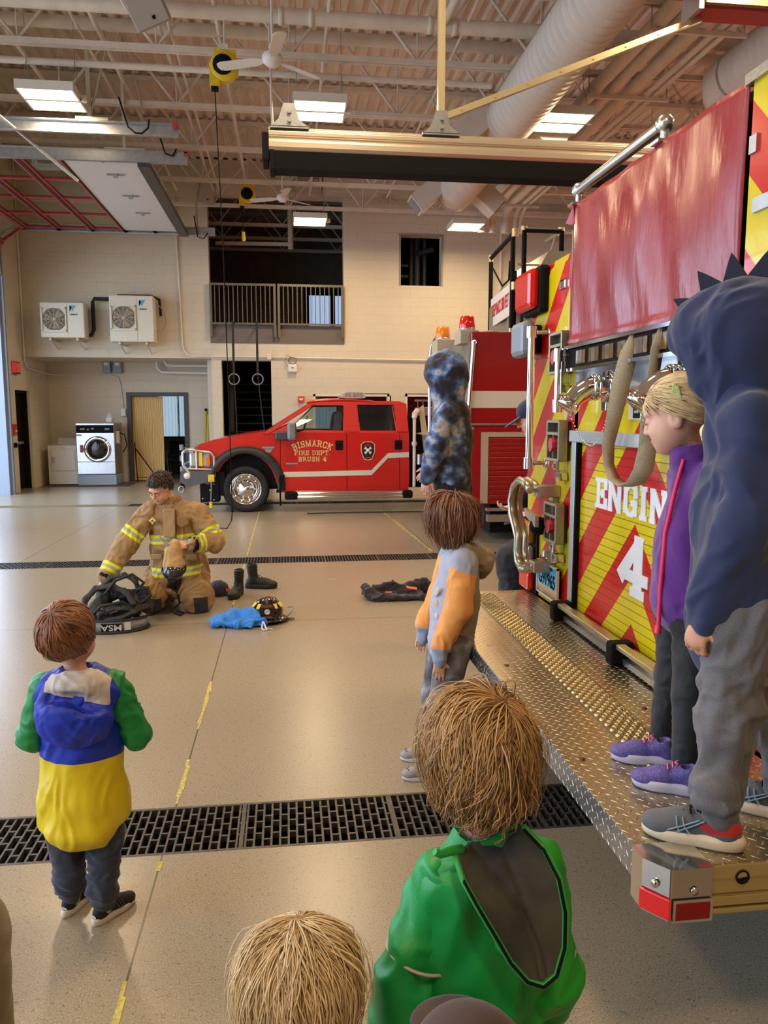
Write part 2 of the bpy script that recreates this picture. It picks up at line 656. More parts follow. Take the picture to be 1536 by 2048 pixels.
# recess under the upper wall, left
wr = MB()
wr.box(XL - .3, -3.80, YREC, YREC + .2, 0, 3.2)
wr.box(-2.40, -1.66, YREC, YREC + .2, 0, 3.2)
wr.box(-3.80, -2.40, YREC, YREC + .2, 2.13, 3.2)
wr.box(-1.78, -1.60, YF + .3, YREC, 0, 3.2)
struct('wall_recess', wr, M_BLK_Y, 'grey painted block wall set back behind the laundry machines')
struct('trim_1', MB().box(XL - .3, -1.66, YF + .3, YREC + .2, 2.86, 3.0), M_PAINT, 'soffit over the laundry recess')

# left wall with three overhead door openings and a narrow dark door
wl = MB()
X0, X1 = XL - .3, XL
cur = YR
for a, b in sorted(DOORS_L):
 wl.box(X0, X1, cur, a, 0, ZC)
 wl.box(X0, X1, a, b, DOOR_H, ZC)
 cur = b
wl.box(X0, X1, cur, 16.98, 0, ZC)
wl.box(X0, X1, 16.98, 17.9, 2.13, ZC)
wl.box(X0, X1, 17.9, YREC + .2, 0, ZC)
struct('wall_left', wl, M_BLK_X, 'painted block wall on the left with overhead door openings')
struct('wall_right', MB().box(XR, XR + .3, YR, YF + .3, 0, ZC), M_BLK_X, 'block wall on the right')
struct('wall_rear', MB().box(XL - .3, XR, YR - .3, YR, 0, ZC), M_BLK_Y, 'block wall behind the photographer')
M_OUT = mat('outdoor_paving', rgb(150, 152, 155), 0.9)
# steel jamb posts of the overhead door, cool sky light tinted into their colour
dj = MB().box(XL - .34, XL + .02, 16.30, 16.42, 0, DOOR_H).box(XL, XL + .07, 16.42, 16.50, 0, 5.2)
struct('trim_2', dj, mat('jamb_sky_tint', rgb(150, 160, 178), 0.45, .4), 'steel jamb of the open overhead door, tinted with cool sky light')

# narrow dark door in the left wall
d2 = thing('door_2', 'narrow black exit door in the left wall next to the laundry recess', None, (XL - .12, 17.44, 0))
d2['kind'] = 'structure'
MB().box(XL - .3, XL - .06, 16.98, 17.03, 0, 2.13).box(XL - .3, XL - .06, 17.85, 17.9, 0, 2.13).box(XL - .3, XL - .06, 16.98, 17.9, 2.08, 2.13).build('door_frame', M_BLACK, d2)
MB().box(XL - .24, XL - .19, 17.03, 17.85, 0, 2.08).build('door_panel', M_BLACK, d2)
MB().box(XL - .19, XL - .14, 17.08, 17.8, .98, 1.04).build('push_bar', M_GALV, d2)

# doorway in the recess: frame, plywood panel, room behind with a bright blind
d1 = thing('door_1', 'charcoal framed doorway in the recess, half closed by plywood', None, (-3.1, YREC, 0))
d1['kind'] = 'structure'
MB().box(-3.82, -3.72, YREC - .04, YREC + .2, 0, 2.15).box(-2.48, -2.38, YREC - .04, YREC + .2, 0, 2.15).box(-3.72, -2.48, YREC - .04, YREC + .2, 2.06, 2.15).build('door_frame', M_DKFRAME, d1)

def ply_mat():
 m = bpy.data.materials.new('plywood')
 m.use_nodes = True
 t = NT(m)
 mp = t.n('ShaderNodeMapping')
 g = t.n('ShaderNodeTexCoord')
 t.l(g.outputs['Object'], mp.inputs[0])
 mp.inputs['Scale'].default_value = (5, 1, 1.1)
 w = t.n('ShaderNodeTexWave')
 w.inputs['Scale'].default_value = 1.4
 w.inputs['Distortion'].default_value = 9
 w.inputs['Detail'].default_value = 3
 t.l(mp.outputs[0], w.inputs[0])
 t.l(t.ramp(w.outputs['Fac'], [(0.2, rgb(206, 160, 84)), (0.8, rgb(230, 192, 118))]), t.b.inputs['Base Color'])
 t.b.inputs['Roughness'].default_value = .5
 return m

pw = MB().box(-3.74, -3.0, YREC + .1, YREC + .14, 0.02, 2.05).build('plywood_panel', ply_mat())
tag(pw, 'tall yellowish plywood panel leaning in the recess doorway', 'plywood')
bk = MB()
bk.box(-4.6, -1.4, 22.0, 22.1, 0, 3.2)
bk.box(-4.7, -4.6, YREC + .2, 22, 0, 3.2).box(-1.4, -1.3, YREC + .2, 22, 0, 3.2).box(-4.7, -1.3, YREC + .2, 22.1, 3.2, 3.3)
struct('wall_back_room', bk, mat('back_room_paint', rgb(120, 114, 106), .7), 'wall of the room behind the doorway')
w3 = thing('window_3', 'bright window with vertical blinds seen through the recess doorway', None, (-2.6, 21.95, 1.2))
w3['kind'] = 'structure'
MB().box(-3.55, -2.30, 21.93, 22.0, .98, 2.22).box(-3.0, -2.94, 21.9, 21.94, .98, 2.2).build('window_frame', M_BLACK, w3)
M_BLIND = mat('backlit_blind', rgb(200, 222, 235), .7, emit=(rgb(186, 214, 232), 0.75))
M_BLINDB = mat('backlit_blind_blue', rgb(190, 214, 240), .7, emit=(rgb(170, 196, 232), 0.9))

def blinds(x0, x1, y, z0, z1, parent, m, step=.09):
 b = MB()
 x = x0
 while x < x1 - .01:
  b.box(x, min(x1, x + step - .006), y, y + .008, z0, z1)
  x += step
 return b.build('blind', m, parent)

blinds(-3.5, -2.36, 21.90, 1.02, 2.18, w3, M_BLIND)

# low windows behind the pickup (interior windows to a dark office with a lit blind)
for i, (x0, x1) in enumerate(((.60, 2.35), (2.72, 4.4))):
 w = thing('window_%d' % (i + 1), ['wide dark office window above the pickup roof', 'dark office window right of the pickup cab'][i], None, ((x0 + x1) / 2, YF, 1.5))
 w['kind'] = 'structure'
 MB().box(x0, x0 + .05, YF - .02, YF + .2, .95, 2.08).box(x1 - .05, x1, YF - .02, YF + .2, .95, 2.08).box(x0, x1, YF - .02, YF + .2, 2.03, 2.08).box(x0, x1, YF - .02, YF + .2, .95, 1.0).build('window_frame', M_PAINT, w)
 MB().box(x0 + .05, x1 - .05, YF + .1, YF + .11, 1.0, 2.03).build('pane', thin_glass('office_glass', (.75, .8, .8, 1), .1), w)
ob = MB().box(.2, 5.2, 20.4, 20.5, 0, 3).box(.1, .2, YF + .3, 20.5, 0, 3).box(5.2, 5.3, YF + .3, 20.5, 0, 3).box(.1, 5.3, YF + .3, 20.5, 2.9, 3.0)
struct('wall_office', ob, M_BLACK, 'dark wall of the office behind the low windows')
w5 = thing('window_5', 'pale blue blind seen through the pickup front window', None, (.95, 20.3, 1.4))
w5['kind'] = 'structure'
blinds(.30, 1.72, 20.33, .95, 1.98, w5, M_BLIND)
MB().box(.25, 1.78, 20.36, 20.39, .85, 2.05).build('window_frame', M_BLACK, w5)

# loft behind the upper opening
lf = MB()
lf.box(-5.5, 5.2, 23.5, 23.6, 2.9, ZC)
lf.box(-5.6, -5.5, T1, 23.6, 2.9, ZC).box(5.2, 5.3, T1, 23.6, 2.9, ZC)
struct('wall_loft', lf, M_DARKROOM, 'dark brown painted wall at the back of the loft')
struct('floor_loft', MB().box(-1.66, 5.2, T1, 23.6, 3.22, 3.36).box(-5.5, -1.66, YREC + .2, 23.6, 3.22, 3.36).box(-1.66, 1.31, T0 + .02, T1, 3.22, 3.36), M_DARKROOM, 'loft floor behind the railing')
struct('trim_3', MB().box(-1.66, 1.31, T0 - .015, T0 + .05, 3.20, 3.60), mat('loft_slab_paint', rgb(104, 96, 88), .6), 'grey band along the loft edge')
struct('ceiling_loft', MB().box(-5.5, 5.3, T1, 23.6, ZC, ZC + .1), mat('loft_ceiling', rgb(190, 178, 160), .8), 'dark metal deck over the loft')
w4 = thing('window_4', 'bright loft window behind the railing, with a dark mullion', None, (1.0, 23.4, 4.2))
w4['kind'] = 'structure'
MB().box(.55, 2.45, 23.42, 23.5, 3.75, 5.25).box(1.32, 1.46, 23.3, 23.42, 3.75, 5.2).box(.55, 2.45, 23.3, 23.42, 5.2, 5.3).build('window_frame', M_BLACK, w4)
blinds(.70, 1.32, 23.38, 3.82, 5.1, w4, M_BLINDB, .1)
b = blinds(1.46, 2.35, 23.38, 3.82, 5.1, w4, M_BLINDB, .1)
for i, yy in enumerate((19.2, 20.6, 22.0)):
 r = thing('loft_joist', ['dark steel joist in the loft nearest the opening', 'dark steel joist in the middle of the loft ceiling', 'dark steel joist at the back of the loft'][i], 'joist', (0, yy, 6), 0, 'loft joists')
 MB().box(-5.3, 5.0, yy - .05, yy + .05, 6.05, 6.12).box(-5.3, 5.0, yy - .05, yy + .05, 6.98, 7.05).build('chord', mat('loft_steel', rgb(200, 188, 170), .6), r)
 wb = MB()
 for k in range(14):
  xa = -5.3 + k * .75
  za, zb = (6.1, 7.0) if k % 2 else (7.0, 6.1)
  wb.cyl((xa, yy, za), (xa + .75, yy, zb), .02, 6)
 wb.build('web', mat('loft_steel'), r)
sp = MB().cyl((-1.6, 19.0, 5.6), (.15, 19.0, 5.62), .05, 10).cyl((.15, 19.0, 5.5), (.15, 19.0, 7), .07, 10)
tag(sp.build('loft_pipe', mat('loft_steel')), 'dark pipe crossing the loft opening under its joists', 'pipe')
# stair well (black) behind the gym rings: black wall, treads
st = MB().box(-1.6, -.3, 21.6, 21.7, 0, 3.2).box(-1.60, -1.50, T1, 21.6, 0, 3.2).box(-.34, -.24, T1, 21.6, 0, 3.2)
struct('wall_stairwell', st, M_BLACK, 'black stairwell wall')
sr = thing('staircase', 'black steel staircase rising in the dark opening behind the gym rings', 'staircase', (-.9, 18.6, 0))
tr = MB()
M_TREAD = mat('stair_tread', rgb(40, 40, 42), .5)
for k in range(14):
 tr.box(-1.44, -.38, 18.3 + k * .22, 18.56 + k * .22, .18 + k * .2, .21 + k * .2)
tr.build('tread', M_TREAD, sr)
MB().box(-1.5, -1.46, 18.2, 21.5, .1, .3).build('stringer', M_TREAD, sr)
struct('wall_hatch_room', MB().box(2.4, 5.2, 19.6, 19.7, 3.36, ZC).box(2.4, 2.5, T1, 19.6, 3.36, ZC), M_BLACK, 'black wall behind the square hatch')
hp = MB()
for (x, r) in ((2.98, .05), (3.12, .08), (3.3, .05)):
 hp.cyl((x, 18.7, 3.6), (x + .02, 18.7, 6.4), r, 10)
hp.cyl((2.62, 18.8, 4.9), (2.95, 18.8, 4.9), .05, 8).cyl((2.62, 18.8, 5.15), (2.95, 18.8, 5.15), .05, 8).cyl((3.12, 18.6, 5.4), (3.5, 18.6, 5.5), .07, 8)
tag(hp.build('duct_pipes', mat('dark_pipe', rgb(70, 72, 78), .5)), 'dark pipes and fittings inside the square hatch', 'pipes')
M_HF = mat('hatch_trim', rgb(150, 142, 130), .5)
struct('trim_4', MB().box(2.56, 3.59, T0 - .015, T0 + .02, 5.63, 5.67).box(2.57, 2.61, T0 - .012, T0 + .02, 4.52, 5.64).box(3.54, 3.58, T0 - .012, T0 + .02, 4.52, 5.64), M_HF, 'thin trim round the square hatch')

# metal deck ceiling: ribs run away from the camera
cb = MB()
prof = []
x = -6.1
P = 0.20
while x < XR + .2:
 prof += [(x, ZC), (x + .035, ZC + .055), (x + .095, ZC + .055), (x + .13, ZC)]
 x += P
vs, fs = [], []
for (x, z) in prof:
 vs += [(x, YR, z), (x, YF + .3, z)]
for i in range(len(prof) - 1):
 fs.append((2 * i, 2 * i + 1, 2 * i + 3, 2 * i + 2))
cb.add(vs, fs)
cb.box(-6.1, XR + .3, YR, YF + .3, ZC + .08, ZC + .2)
struct('ceiling', cb, mat('deck_paint', rgb(236, 222, 208), .6, noise=(2, .08)), 'ribbed metal deck ceiling, painted off-white')

# open-web roof joists along X
JY = [3.2, 4.95, 6.7, 8.45, 10.2, 11.95, 13.7, 15.5, 17.25]

def joist():
 r = thing('roof_joist', '', 'roof joist', (0, 0, 0), 0, 'open-web roof joists')
 MB().box(-5.6, XR, -.055, -.012, 5.98, 6.04).box(-5.6, XR, .012, .055, 5.98, 6.04).build('bottom_chord', M_STEELP, r, local=True, fixn=False)
 MB().box(-5.6, XR, -.07, .07, 7.00, 7.07).build('top_chord', M_STEELP, r, local=True, fixn=False)
 w = MB()
 x = -5.5
 k = 0
 while x < XR - .8:
  w.cyl((x, 0, 7.0), (x + .8, 0, 6.02), .02, 6)
  w.cyl((x + .8, 0, 6.02), (x + 1.6, 0, 7.0), .02, 6)
  w.cyl((x + .8, 0, 6.02), (x + .8, 0, 7.0), .012, 6)
  x += 1.6
 w.build('web', M_STEELP, r, local=True, fixn=False)
 return r

j0 = joist()
ordn = ['ninth', 'eighth', 'seventh', 'sixth', 'fifth', 'fourth', 'third', 'second', 'first']
for i, y in enumerate(JY):
 lab = 'cream painted open-web steel roof joist, %s counted from the far wall' % ordn[i]
 if i == 0:
  j0.location = (0, y, 0)
  j0['label'] = lab
 else:
  dup(j0, (0, y, 0), label=lab)

# ---------------------------------------------------------------- lamps: hanging LED high-bay fixtures
M_LED = mat('led_panel', (1, 1, 1, 1), .5, emit=((1.0, .80, .50, 1), 14))
M_FIX = mat('fixture_white', rgb(220, 214, 200), .5)

def fixture(first=[None]):
 r = thing('high_bay_light', '', 'ceiling light', (0, 0, 0), 0, 'LED high-bay fixtures')
 b = MB()
 b.box(-.33, .33, -.34, .34, .02, .09)
 b.box(-.33, .33, -.025, .025, -.01, .02).box(-.33, -.31, -.34, .34, -.01, .02).box(.31, .33, -.34, .34, -.01, .02)
 b.box(-.33, .33, -.34, -.32, -.01, .02).box(-.33, .33, .32, .34, -.01, .02)
 b.build('housing', M_FIX, r, local=True)
 MB().box(-.305, .305, -.315, -.03, .0, .015).build('led_panel', M_LED, r, local=True)
 MB().box(-.305, .305, .03, .315, .0, .015).build('led_panel', M_LED, r, local=True)
 MB().cyl((.37, 0, -.01), (.37, 0, .06), .035, 10).box(.32, .38, -.03, .03, .03, .05).build('sensor', M_FIX, r, local=True)
 for sx in (-.28, .28):
  MB().tube([(sx, -.2, .09), (sx, 0, .45), (sx, .2, .09)], .004, 4).cyl((sx, 0, .45), (sx, 0, 1.7), .004, 4).build('hanger_wire', M_GALV, r, local=True)
 return r

FX = [((-2.76, 10.29, 5.4), 'upper left high-bay light, above the raised overhead door'),
      ((.46, 10.24, 5.4), 'high-bay light above the left end of the aluminium rail'),
      ((3.62, 10.23, 5.4), 'high-bay light right of the big round duct above the rail'),
      ((.507, 15.85, 5.4), 'high-bay light hanging in front of the dark loft opening'),
      ((3.66, 15.9, 5.4), 'high-bay light under the far end of the big duct'),
      ((-3.0, 4.2, 5.4), ''), ((.45, 4.4, 5.4), ''), ((3.9, 4.3, 5.4), ''), ((.4, -1.5, 5.4), ''), ((-3.0, -1.5, 5.4), ''),
      ((6.9, 4.3, 5.4), ''), ((6.9, 10.9, 5.0), ''), ((6.9, 16.0, 5.4), ''), ((-3.2, 16.6, 6.4), '')]
f0 = fixture()
for i, (p, lab) in enumerate(FX[:13]):
 lab = lab or 'high-bay light over the bay behind or beside the photographer'
 o = f0 if i == 0 else dup(f0)
 o.location = p
 o['label'] = lab
 l = bpy.data.lights.new('high_bay_lamp', 'AREA')
 l.shape = 'SQUARE'
 l.size = .6
 l.energy = LAMP_W
 l.color = (1.0, .74, .44)
 lo = bpy.data.objects.new('high_bay_lamp', l)
 lo.location = (p[0], p[1], p[2] - .03)
 COL.objects.link(lo)

# ---------------------------------------------------------------- ceiling fans
M_FAN = mat('fan_white', rgb(226, 222, 214), .4)

def fan():
 r = thing('ceiling_fan', '', 'ceiling fan', (0, 0, 0), 0, 'white ceiling fans')
 MB().lathe((0, 0, 0), (0, 0, 1), [(0, -.07), (.06, -.065), (.10, -.03), (.115, 0), (.115, .04), (.09, .07), (.03, .09), (0, .09)], 24).build('motor_hub', M_FAN, r, local=True)
 MB().cyl((0, 0, .08), (0, 0, 1.2), .014, 8).lathe((0, 0, .1), (0, 0, 1), [(.05, 0), (.03, .06), (.014, .08)], 12).build('downrod', M_FAN, r, local=True)
 for k in range(3):
  a = math.radians(38 + 120 * k)
  R = Matrix.Rotation(a, 3, 'Z')
  b = MB()
  out = [(.10, -.03), (.22, -.065), (.60, -.075), (.655, -.05), (.665, 0), (.655, .05), (.60, .075), (.22, .065), (.10, .03)]
  T = Matrix.Rotation(math.radians(12), 3, 'X')
  vs = []
  for z in (-.004, .004):
   for (u, v) in out:
    vs.append(R @ (T @ Vector((u, v, z)) + Vector((0, 0, .0))))
  n = len(out)
  b.add(vs, [tuple(range(n)), tuple(range(2 * n - 1, n - 1, -1))] + [(i, (i + 1) % n, (i + 1) % n + n, i + n) for i in range(n)])
  b.build('blade', M_FAN, r, local=True)
 return r

fn = fan()
fn.location = (-.10, 9.2, 5.53)
fn['label'] = 'white three-blade ceiling fan, the nearer and larger of the two'
dup(fn, (-.02, 15.2, 5.65), 0, 'white three-blade ceiling fan in front of the loft opening, the smaller one')

# ---------------------------------------------------------------- yellow cord reels
def reel(name_label, loc, cord_pts, extra):
 r = thing('cord_reel', name_label, 'cord reel', loc, 0, 'yellow cord reels')
 x, y, z = loc
 b = MB()
 b.lathe((x, y - .05, z), (0, 1, 0), [(0, 0), (.14, 0), (.165, .02), (.165, .1), (.14, .12), (0, .12)], 28)
 b.box(x - .12, x + .14, y, y + .06, z + .10, z + .20)
 b.box(x - .165, x - .05, y - .04, y + .06, z - .22, z - .02)
 b.build('reel_body', M_YEL, r, bevel=.006)
 MB().lathe((x - .01, y - .056, z + .01), (0, -1, 0), [(.115, 0), (.11, .012), (0, .014)], 28).build('reel_face', M_BLACK, r)
 MB().box(x - .15, x - .07, y - .035, y + .04, z - .26, z - .22).build('cord_guide', M_BLACK, r)
 MB().box(x - .03, x + .05, y, y + .05, z + .19, z + .26).cyl((x + .01, y + .03, z + .2), (x + .01, y + .03, 7.1), .012, 6).tube([(x - .05, y, z + .22), (x - .12, y, z + .32), (x, y, z + .34)], .008, 6).build('mounting_bracket', M_STEELP, r)
 MB().tube(cord_pts, .007, 6).build('cord', M_BLACK, r)
 for e in extra:
  e(r)

x0, y0, z0 = -.66, 9.62, 5.60
reel('yellow cord reel with black face, nearer one, whose cord drops to the floor', (x0, y0, z0),
     [(x0 - .11, y0, z0 - .25), (x0 - .09, y0, 4.6), (x0 - .07, y0 + .1, 3.6), (x0 - .05, y0 + .1, 2.0), (x0 - .04, y0 + .1, .42), (x0 - .05, y0 + .1, .30), (x0 - .11, y0 + .1, .2), (x0 - .24, y0 + .1, .21), (x0 - .29, y0 + .1, .26)],
     [lambda r: MB().lathe((x0 - .04, y0 + .1, .40), (0, 0, 1), [(0, 0), (.014, .01), (.014, .06), (0, .07)], 10).build('cord_stop', M_BLACK, r)])
x1, y1, z1 = -.70, 15.9, 5.88
reel('yellow cord reel with black face, farther one in front of the loft opening', (x1, y1, z1), [(x1 - .11, y1, z1 - .25), (x1 - .09, y1, z1 - .73)],
     [lambda r: MB().box(x1 - .12, x1 - .06, y1 - .03, y1 + .03, z1 - .88, z1 - .70).build('socket', M_YEL, r, bevel=.01)])

# ---------------------------------------------------------------- loudspeakers
M_SPK = mat('speaker_grey', rgb(160, 154, 146), .5)

def speaker(loc, rot, label, s=1.0):
 r = thing('loudspeaker', label, 'speaker', loc, 0, 'wall and ceiling loudspeakers')
 R = Matrix.Rotation(rot[2], 3, 'Z') @ Matrix.Rotation(rot[0], 3, 'X') @ Matrix.Rotation(rot[1], 3, 'Y')
 MB().bx((0, 0, 0), (.34 * s, .22 * s, .42 * s), R).build('cabinet', M_SPK, r, local=True, bevel=.02)
 MB().bx(R @ Vector((0, -.115 * s, 0)), (.30 * s, .012, .38 * s), R).build('grille', mat('grille_grey', rgb(176, 170, 162), .7, bump=(300, .4, .002)), r, local=True)
 MB().bx(R @ Vector((.03, -.124 * s, -.13 * s)), (.03 * s, .006, .03 * s), R).build('badge', M_BLACK, r, local=True)
 if loc[1] < 12:
  MB().cyl((0, .05, .25), (0, .05, 1.25), .012, 6).build('drop_rod', M_STEELP, r, local=True)
 MB().tube([R @ Vector((-.18 * s, 0, 0)), R @ Vector((-.2 * s, .02, .24 * s)), R @ Vector((.0, .06, .32 * s)), R @ Vector((.2 * s, .02, .24 * s)), R @ Vector((.18 * s, 0, 0))], .012, 6).build('yoke', M_STEELP, r, local=True)

speaker((-1.60, 17.1, 6.22), (.25, .15, .25), 'grey wall loudspeaker at the top left corner of the loft opening')
speaker((-1.44, 9.0, 5.97), (.6, -.5, .2), 'grey loudspeaker high up among the joists at the top edge', 1.15)

# ---------------------------------------------------------------- ducts
M_DUCT = mat('duct_paint', rgb(208, 198, 186), .5, noise=(3, .05))

def duct_mesh(x, z, r, ya, yb):
 b = MB()
 prof = []
 y = ya
 while y < yb:
  prof += [(r, y), (r + .006, y + .012), (r + .006, y + .028), (r, y + .04), (r, y + .14)]
  y += .15
 b.lathe((x, 0, z), (0, 1, 0), prof, 40)
 b.lathe((x, 0, z), (0, 1, 0), [(0, yb), (r, yb + .002), (r, yb - .05)], 40)
 return b

dd = thing('spiral_duct', 'big round cream spiral duct running away from the camera under the joists', 'duct', (3.07, 10, 5.6))
duct_mesh(3.07, 5.6, .335, 3.0, 14.2).build('duct_pipe', M_DUCT, dd)
for (yy, s, nm) in ((14.1, 1, 0), (10.9, 1, 1)):
 for sx in (-1, 1):
  a = math.radians(38) * sx
  R = Matrix.Rotation(a, 3, 'Y')
  c = Vector((3.07 + sx * .52, yy, 5.5))
  g = MB().bx(c, (.34, .42, .62), Matrix.Rotation(-sx * math.radians(50), 3, 'Y')).build('diffuser', M_DUCT, dd, bevel=.01)
  q = c + Matrix.Rotation(-sx * math.radians(50), 3, 'Y') @ Vector((0, 0, -.318))
  MB().bx(q, (.26, .34, .012), Matrix.Rotation(-sx * math.radians(50), 3, 'Y')).build('louvre', mat('louvre_grey', rgb(140, 134, 128), .6, bump=(90, .6, .004)), g)
MB().cyl((3.07, 8.2, 5.9), (3.07, 8.2, 7), .006, 5).cyl((3.07, 11.6, 5.9), (3.07, 11.6, 7), .006, 5).build('hanger', M_GALV, dd)

d2r = thing('return_duct', 'large round cream duct at the upper right, ending in an elbow', 'duct', (5.3, 9, 5.7))
duct_mesh(5.55, 5.75, .30, 6.9, 9.4).build('duct_pipe', M_DUCT, d2r)
MB().tube([(5.55, 9.4, 5.75), (5.55, 9.65, 5.75), (5.66, 9.85, 5.75), (5.9, 9.95, 5.75), (10.0, 9.95, 5.75)], .30, 24).build('elbow', M_DUCT, d2r)
MB().box(5.2, 5.95, 5.2, 6.95, 5.4, 6.1).build('sheet_metal_section', mat('bright_sheet', rgb(196, 204, 218), .3, .7), d2r)

rd = thing('rectangular_duct', 'cream rectangular duct along the top of the far wall', 'duct', (3, 17.4, 6.6))
MB().box(.85, 9.5, 17.38, 17.78, 6.40, 6.82).build('duct_box', M_DUCT, rd, bevel=.01)
vt = thing('supply_grille', 'square louvred air grille box high on the far wall above the loft opening', 'vent', (.53, 17.4, 6.7))
MB().box(.24, .83, 17.36, 17.78, 6.50, 6.96).build('grille_box', M_DUCT, vt, bevel=.01)
lb = MB()
for k in range(12):
 lb.box(.32, .75, 17.33, 17.36, 6.57 + k * .027, 6.582 + k * .027)
lb.build('louvre', M_DUCT, vt)
MB().box(.31, .76, 17.352, 17.362, 6.56, 6.90).build('grille_back', mat('louvre_dark', rgb(70, 62, 54), .7), vt)

# ---------------------------------------------------------------- pipes
def pipe(name, label, pts, r, m=None, cat='pipe', group='ceiling pipes', clamps=()):
 b = MB().tube(pts, r, 14)
 for c in clamps:
  b.lathe(c[0], c[1], [(r, -.03), (r + .015, -.025), (r + .015, .025), (r, .03)], 14)
 o = b.build(name, m or M_STEELP)
 return tag(o, label, cat, group)

pipe('sprinkler_main', 'thick pipe with couplings running left to right at the top edge', [(-5.6, 9.63, 6.2), (XR, 9.63, 6.2)], .085, clamps=[((.0, 9.63, 6.2), (1, 0, 0)), ((.35, 9.63, 6.2), (1, 0, 0)), ((1.75, 9.63, 6.2), (1, 0, 0)), ((2.05, 9.63, 6.2), (1, 0, 0))])
pipe('gas_pipe', 'second thick pipe left to right just behind the sprinkler main', [(-5.6, 10.75, 6.5), (XR, 10.75, 6.5)], .08)
pipe('water_pipe', 'slim pipe left to right just below the nearest visible joist', [(-5.6, 10.36, 5.86), (2.7, 10.36, 5.86)], .04)
pipe('branch_pipe', 'short capped pipe leaving the sprinkler main toward the camera', [(1.9, 9.58, 6.2), (1.93, 9.2, 6.2), (1.93, 6.0, 6.2)], .05)
for i, (x, r) in enumerate(((-3.3, .03), (-2.42, .018), (-2.2, .028), (-1.45, .02), (-1.33, .02), (-.75, .03), (.55, .025), (2.2, .018), (3.6, .03), (3.75, .012))):
 pipe('conduit', 'thin painted conduit running away from the camera through the joists, %s from the left' % ['first', 'second', 'third', 'fourth', 'fifth', 'sixth', 'seventh', 'eighth', 'ninth', 'tenth'][i],
         [(x, 2, 6.22 + r), (x, 17.1, 6.22 + r)], r, cat='conduit', group='conduits running front to back')
for i, (x, r) in enumerate(((4.06, .085), (4.27, .07), (4.55, .085), (4.75, .04), (4.87, .035))):
 pipe('service_pipe', 'painted service pipe on trapeze hangers right of the big duct, %s from the left' % ['first', 'second', 'third', 'fourth', 'fifth'][i],
         [(x, 3, 5.76 + r), (x, 15.75, 5.76 + r), (x, 15.95, 5.70 + r), (x, 16.1, 5.6), (x, 16.12, 5.35)], r, group='service pipes on trapeze hangers', clamps=[((x, yy, 5.76 + r), (0, 1, 0)) for yy in (10.2, 13.7)])
tz = None
for i, yy in enumerate((8.45, 10.2, 13.7, 15.5)):
 if tz is None:
  tz = thing('trapeze_hanger', '', 'pipe hanger', (0, yy, 5.74), 0, 'trapeze hangers')
  MB().box(3.93, 5.06, -.02, .02, -.03, .015).build('strut', M_STEELP, tz, local=True)
  MB().cyl((3.96, 0, 0), (3.96, 0, 1.2), .007, 5).cyl((5.03, 0, 0), (5.03, 0, 1.2), .007, 5).build('rod', M_GALV, tz, local=True)
  o = tz
 else:
  o = dup(tz, (0, yy, 5.74))
 o['label'] = 'trapeze hanger under the service pipes, %s from the camera' % ['first', 'second', 'third', 'fourth'][i]
pipe('suspension_rod', 'thin white rod hanging between the near fan and the rail end', [(-.15, 9.9, 6.9), (-.12, 9.9, 4.9)], .014, cat='rod', group='hanging rods')
pipe('wall_conduit', 'painted conduit coming down the far wall and bending right under the loft', [(-2.35, 17.76, 6.3), (-2.27, 17.76, 3.15), (-2.24, 17.76, 3.02), (-2.16, 17.76, 2.94), (-2.0, 17.76, 2.9), (-.52, 17.76, 2.9), (2.95, 17.76, 2.86), (6.5, 17.76, 2.84)], .018, cat='conduit', group='wall conduits')
pipe('corner_conduit', 'painted conduit down the left corner and across the laundry recess to the outlet', [(XL + .03, 17.6, 6.9), (XL + .03, 17.6, 2.75), (XL + .03, 17.75, 2.62), (XL + .03, 19.2, 2.56), (XL + .15, 19.27, 2.55), (-4.15, 19.27, 2.55), (-4.0, 19.27, 2.5), (-3.95, 19.27, 2.35), (-3.9, 19.27, 1.76)], .016, cat='conduit', group='wall conduits')
pipe('drain_pipe', 'pale pipe looping under the soffit left of the stair opening', [(-3.05, 19.1, 2.86), (-3.05, 19.1, 2.72), (-2.95, 19.1, 2.62), (-1.80, 19.1, 2.60)], .035, M_WHITE, group='wall pipes')
pipe('water_line', 'pale pipe under the soffit above the looping drain pipe', [(-2.85, 18.9, 2.86), (-2.8, 18.9, 2.78), (-2.65, 18.9, 2.76), (-1.80, 18.9, 2.76)], .03, M_WHITE, group='wall pipes')
cb2 = MB().cyl((2.3, 17.22, 6.0), (2.3, 17.22, 7.1), .01, 5)
for k in range(5):
 cb2.cyl((2.15 + .05 * k, 17.7, 6.4), (2.05 + .10 * k, 17.0, 6.05), .012, 6)
cb2.box(1.95, 2.6, 17.2, 17.24, 6.0, 6.04)
tag(cb2.build('conduit_bundle', M_STEELP), 'bundle of short conduits high on the far wall right of the loft opening', 'conduits')
pipe('sprinkler_drop', 'short angled pipe high on the far wall left of the hatch', [(3.1, 17.7, 6.45), (3.0, 17.4, 6.42), (2.9, 17.0, 6.1)], .04, group='wall pipes')
hc = MB().tube([(4.9, 17.7, 2.9), (4.9, 17.7, 5.9), (5.0, 17.7, 6.15), (5.3, 17.7, 6.2), (6.6, 17.7, 6.2)], .022, 8)
tag(hc.build('riser_conduit', M_STEELP), 'conduit rising on the far wall behind the hose bed ladder', 'conduit', 'wall conduits')
br = MB().box(5.95, 6.0, 17.0, 17.75, 5.55, 5.6).tube([(5.97, 17.7, 5.0), (5.97, 17.05, 5.6)], .02, 6).box(5.6, 6.4, 16.9, 17.1, 5.6, 5.65)
tag(br.build('wall_bracket', M_STEELP), 'triangular steel bracket on the far wall above the ladder frame', 'bracket')

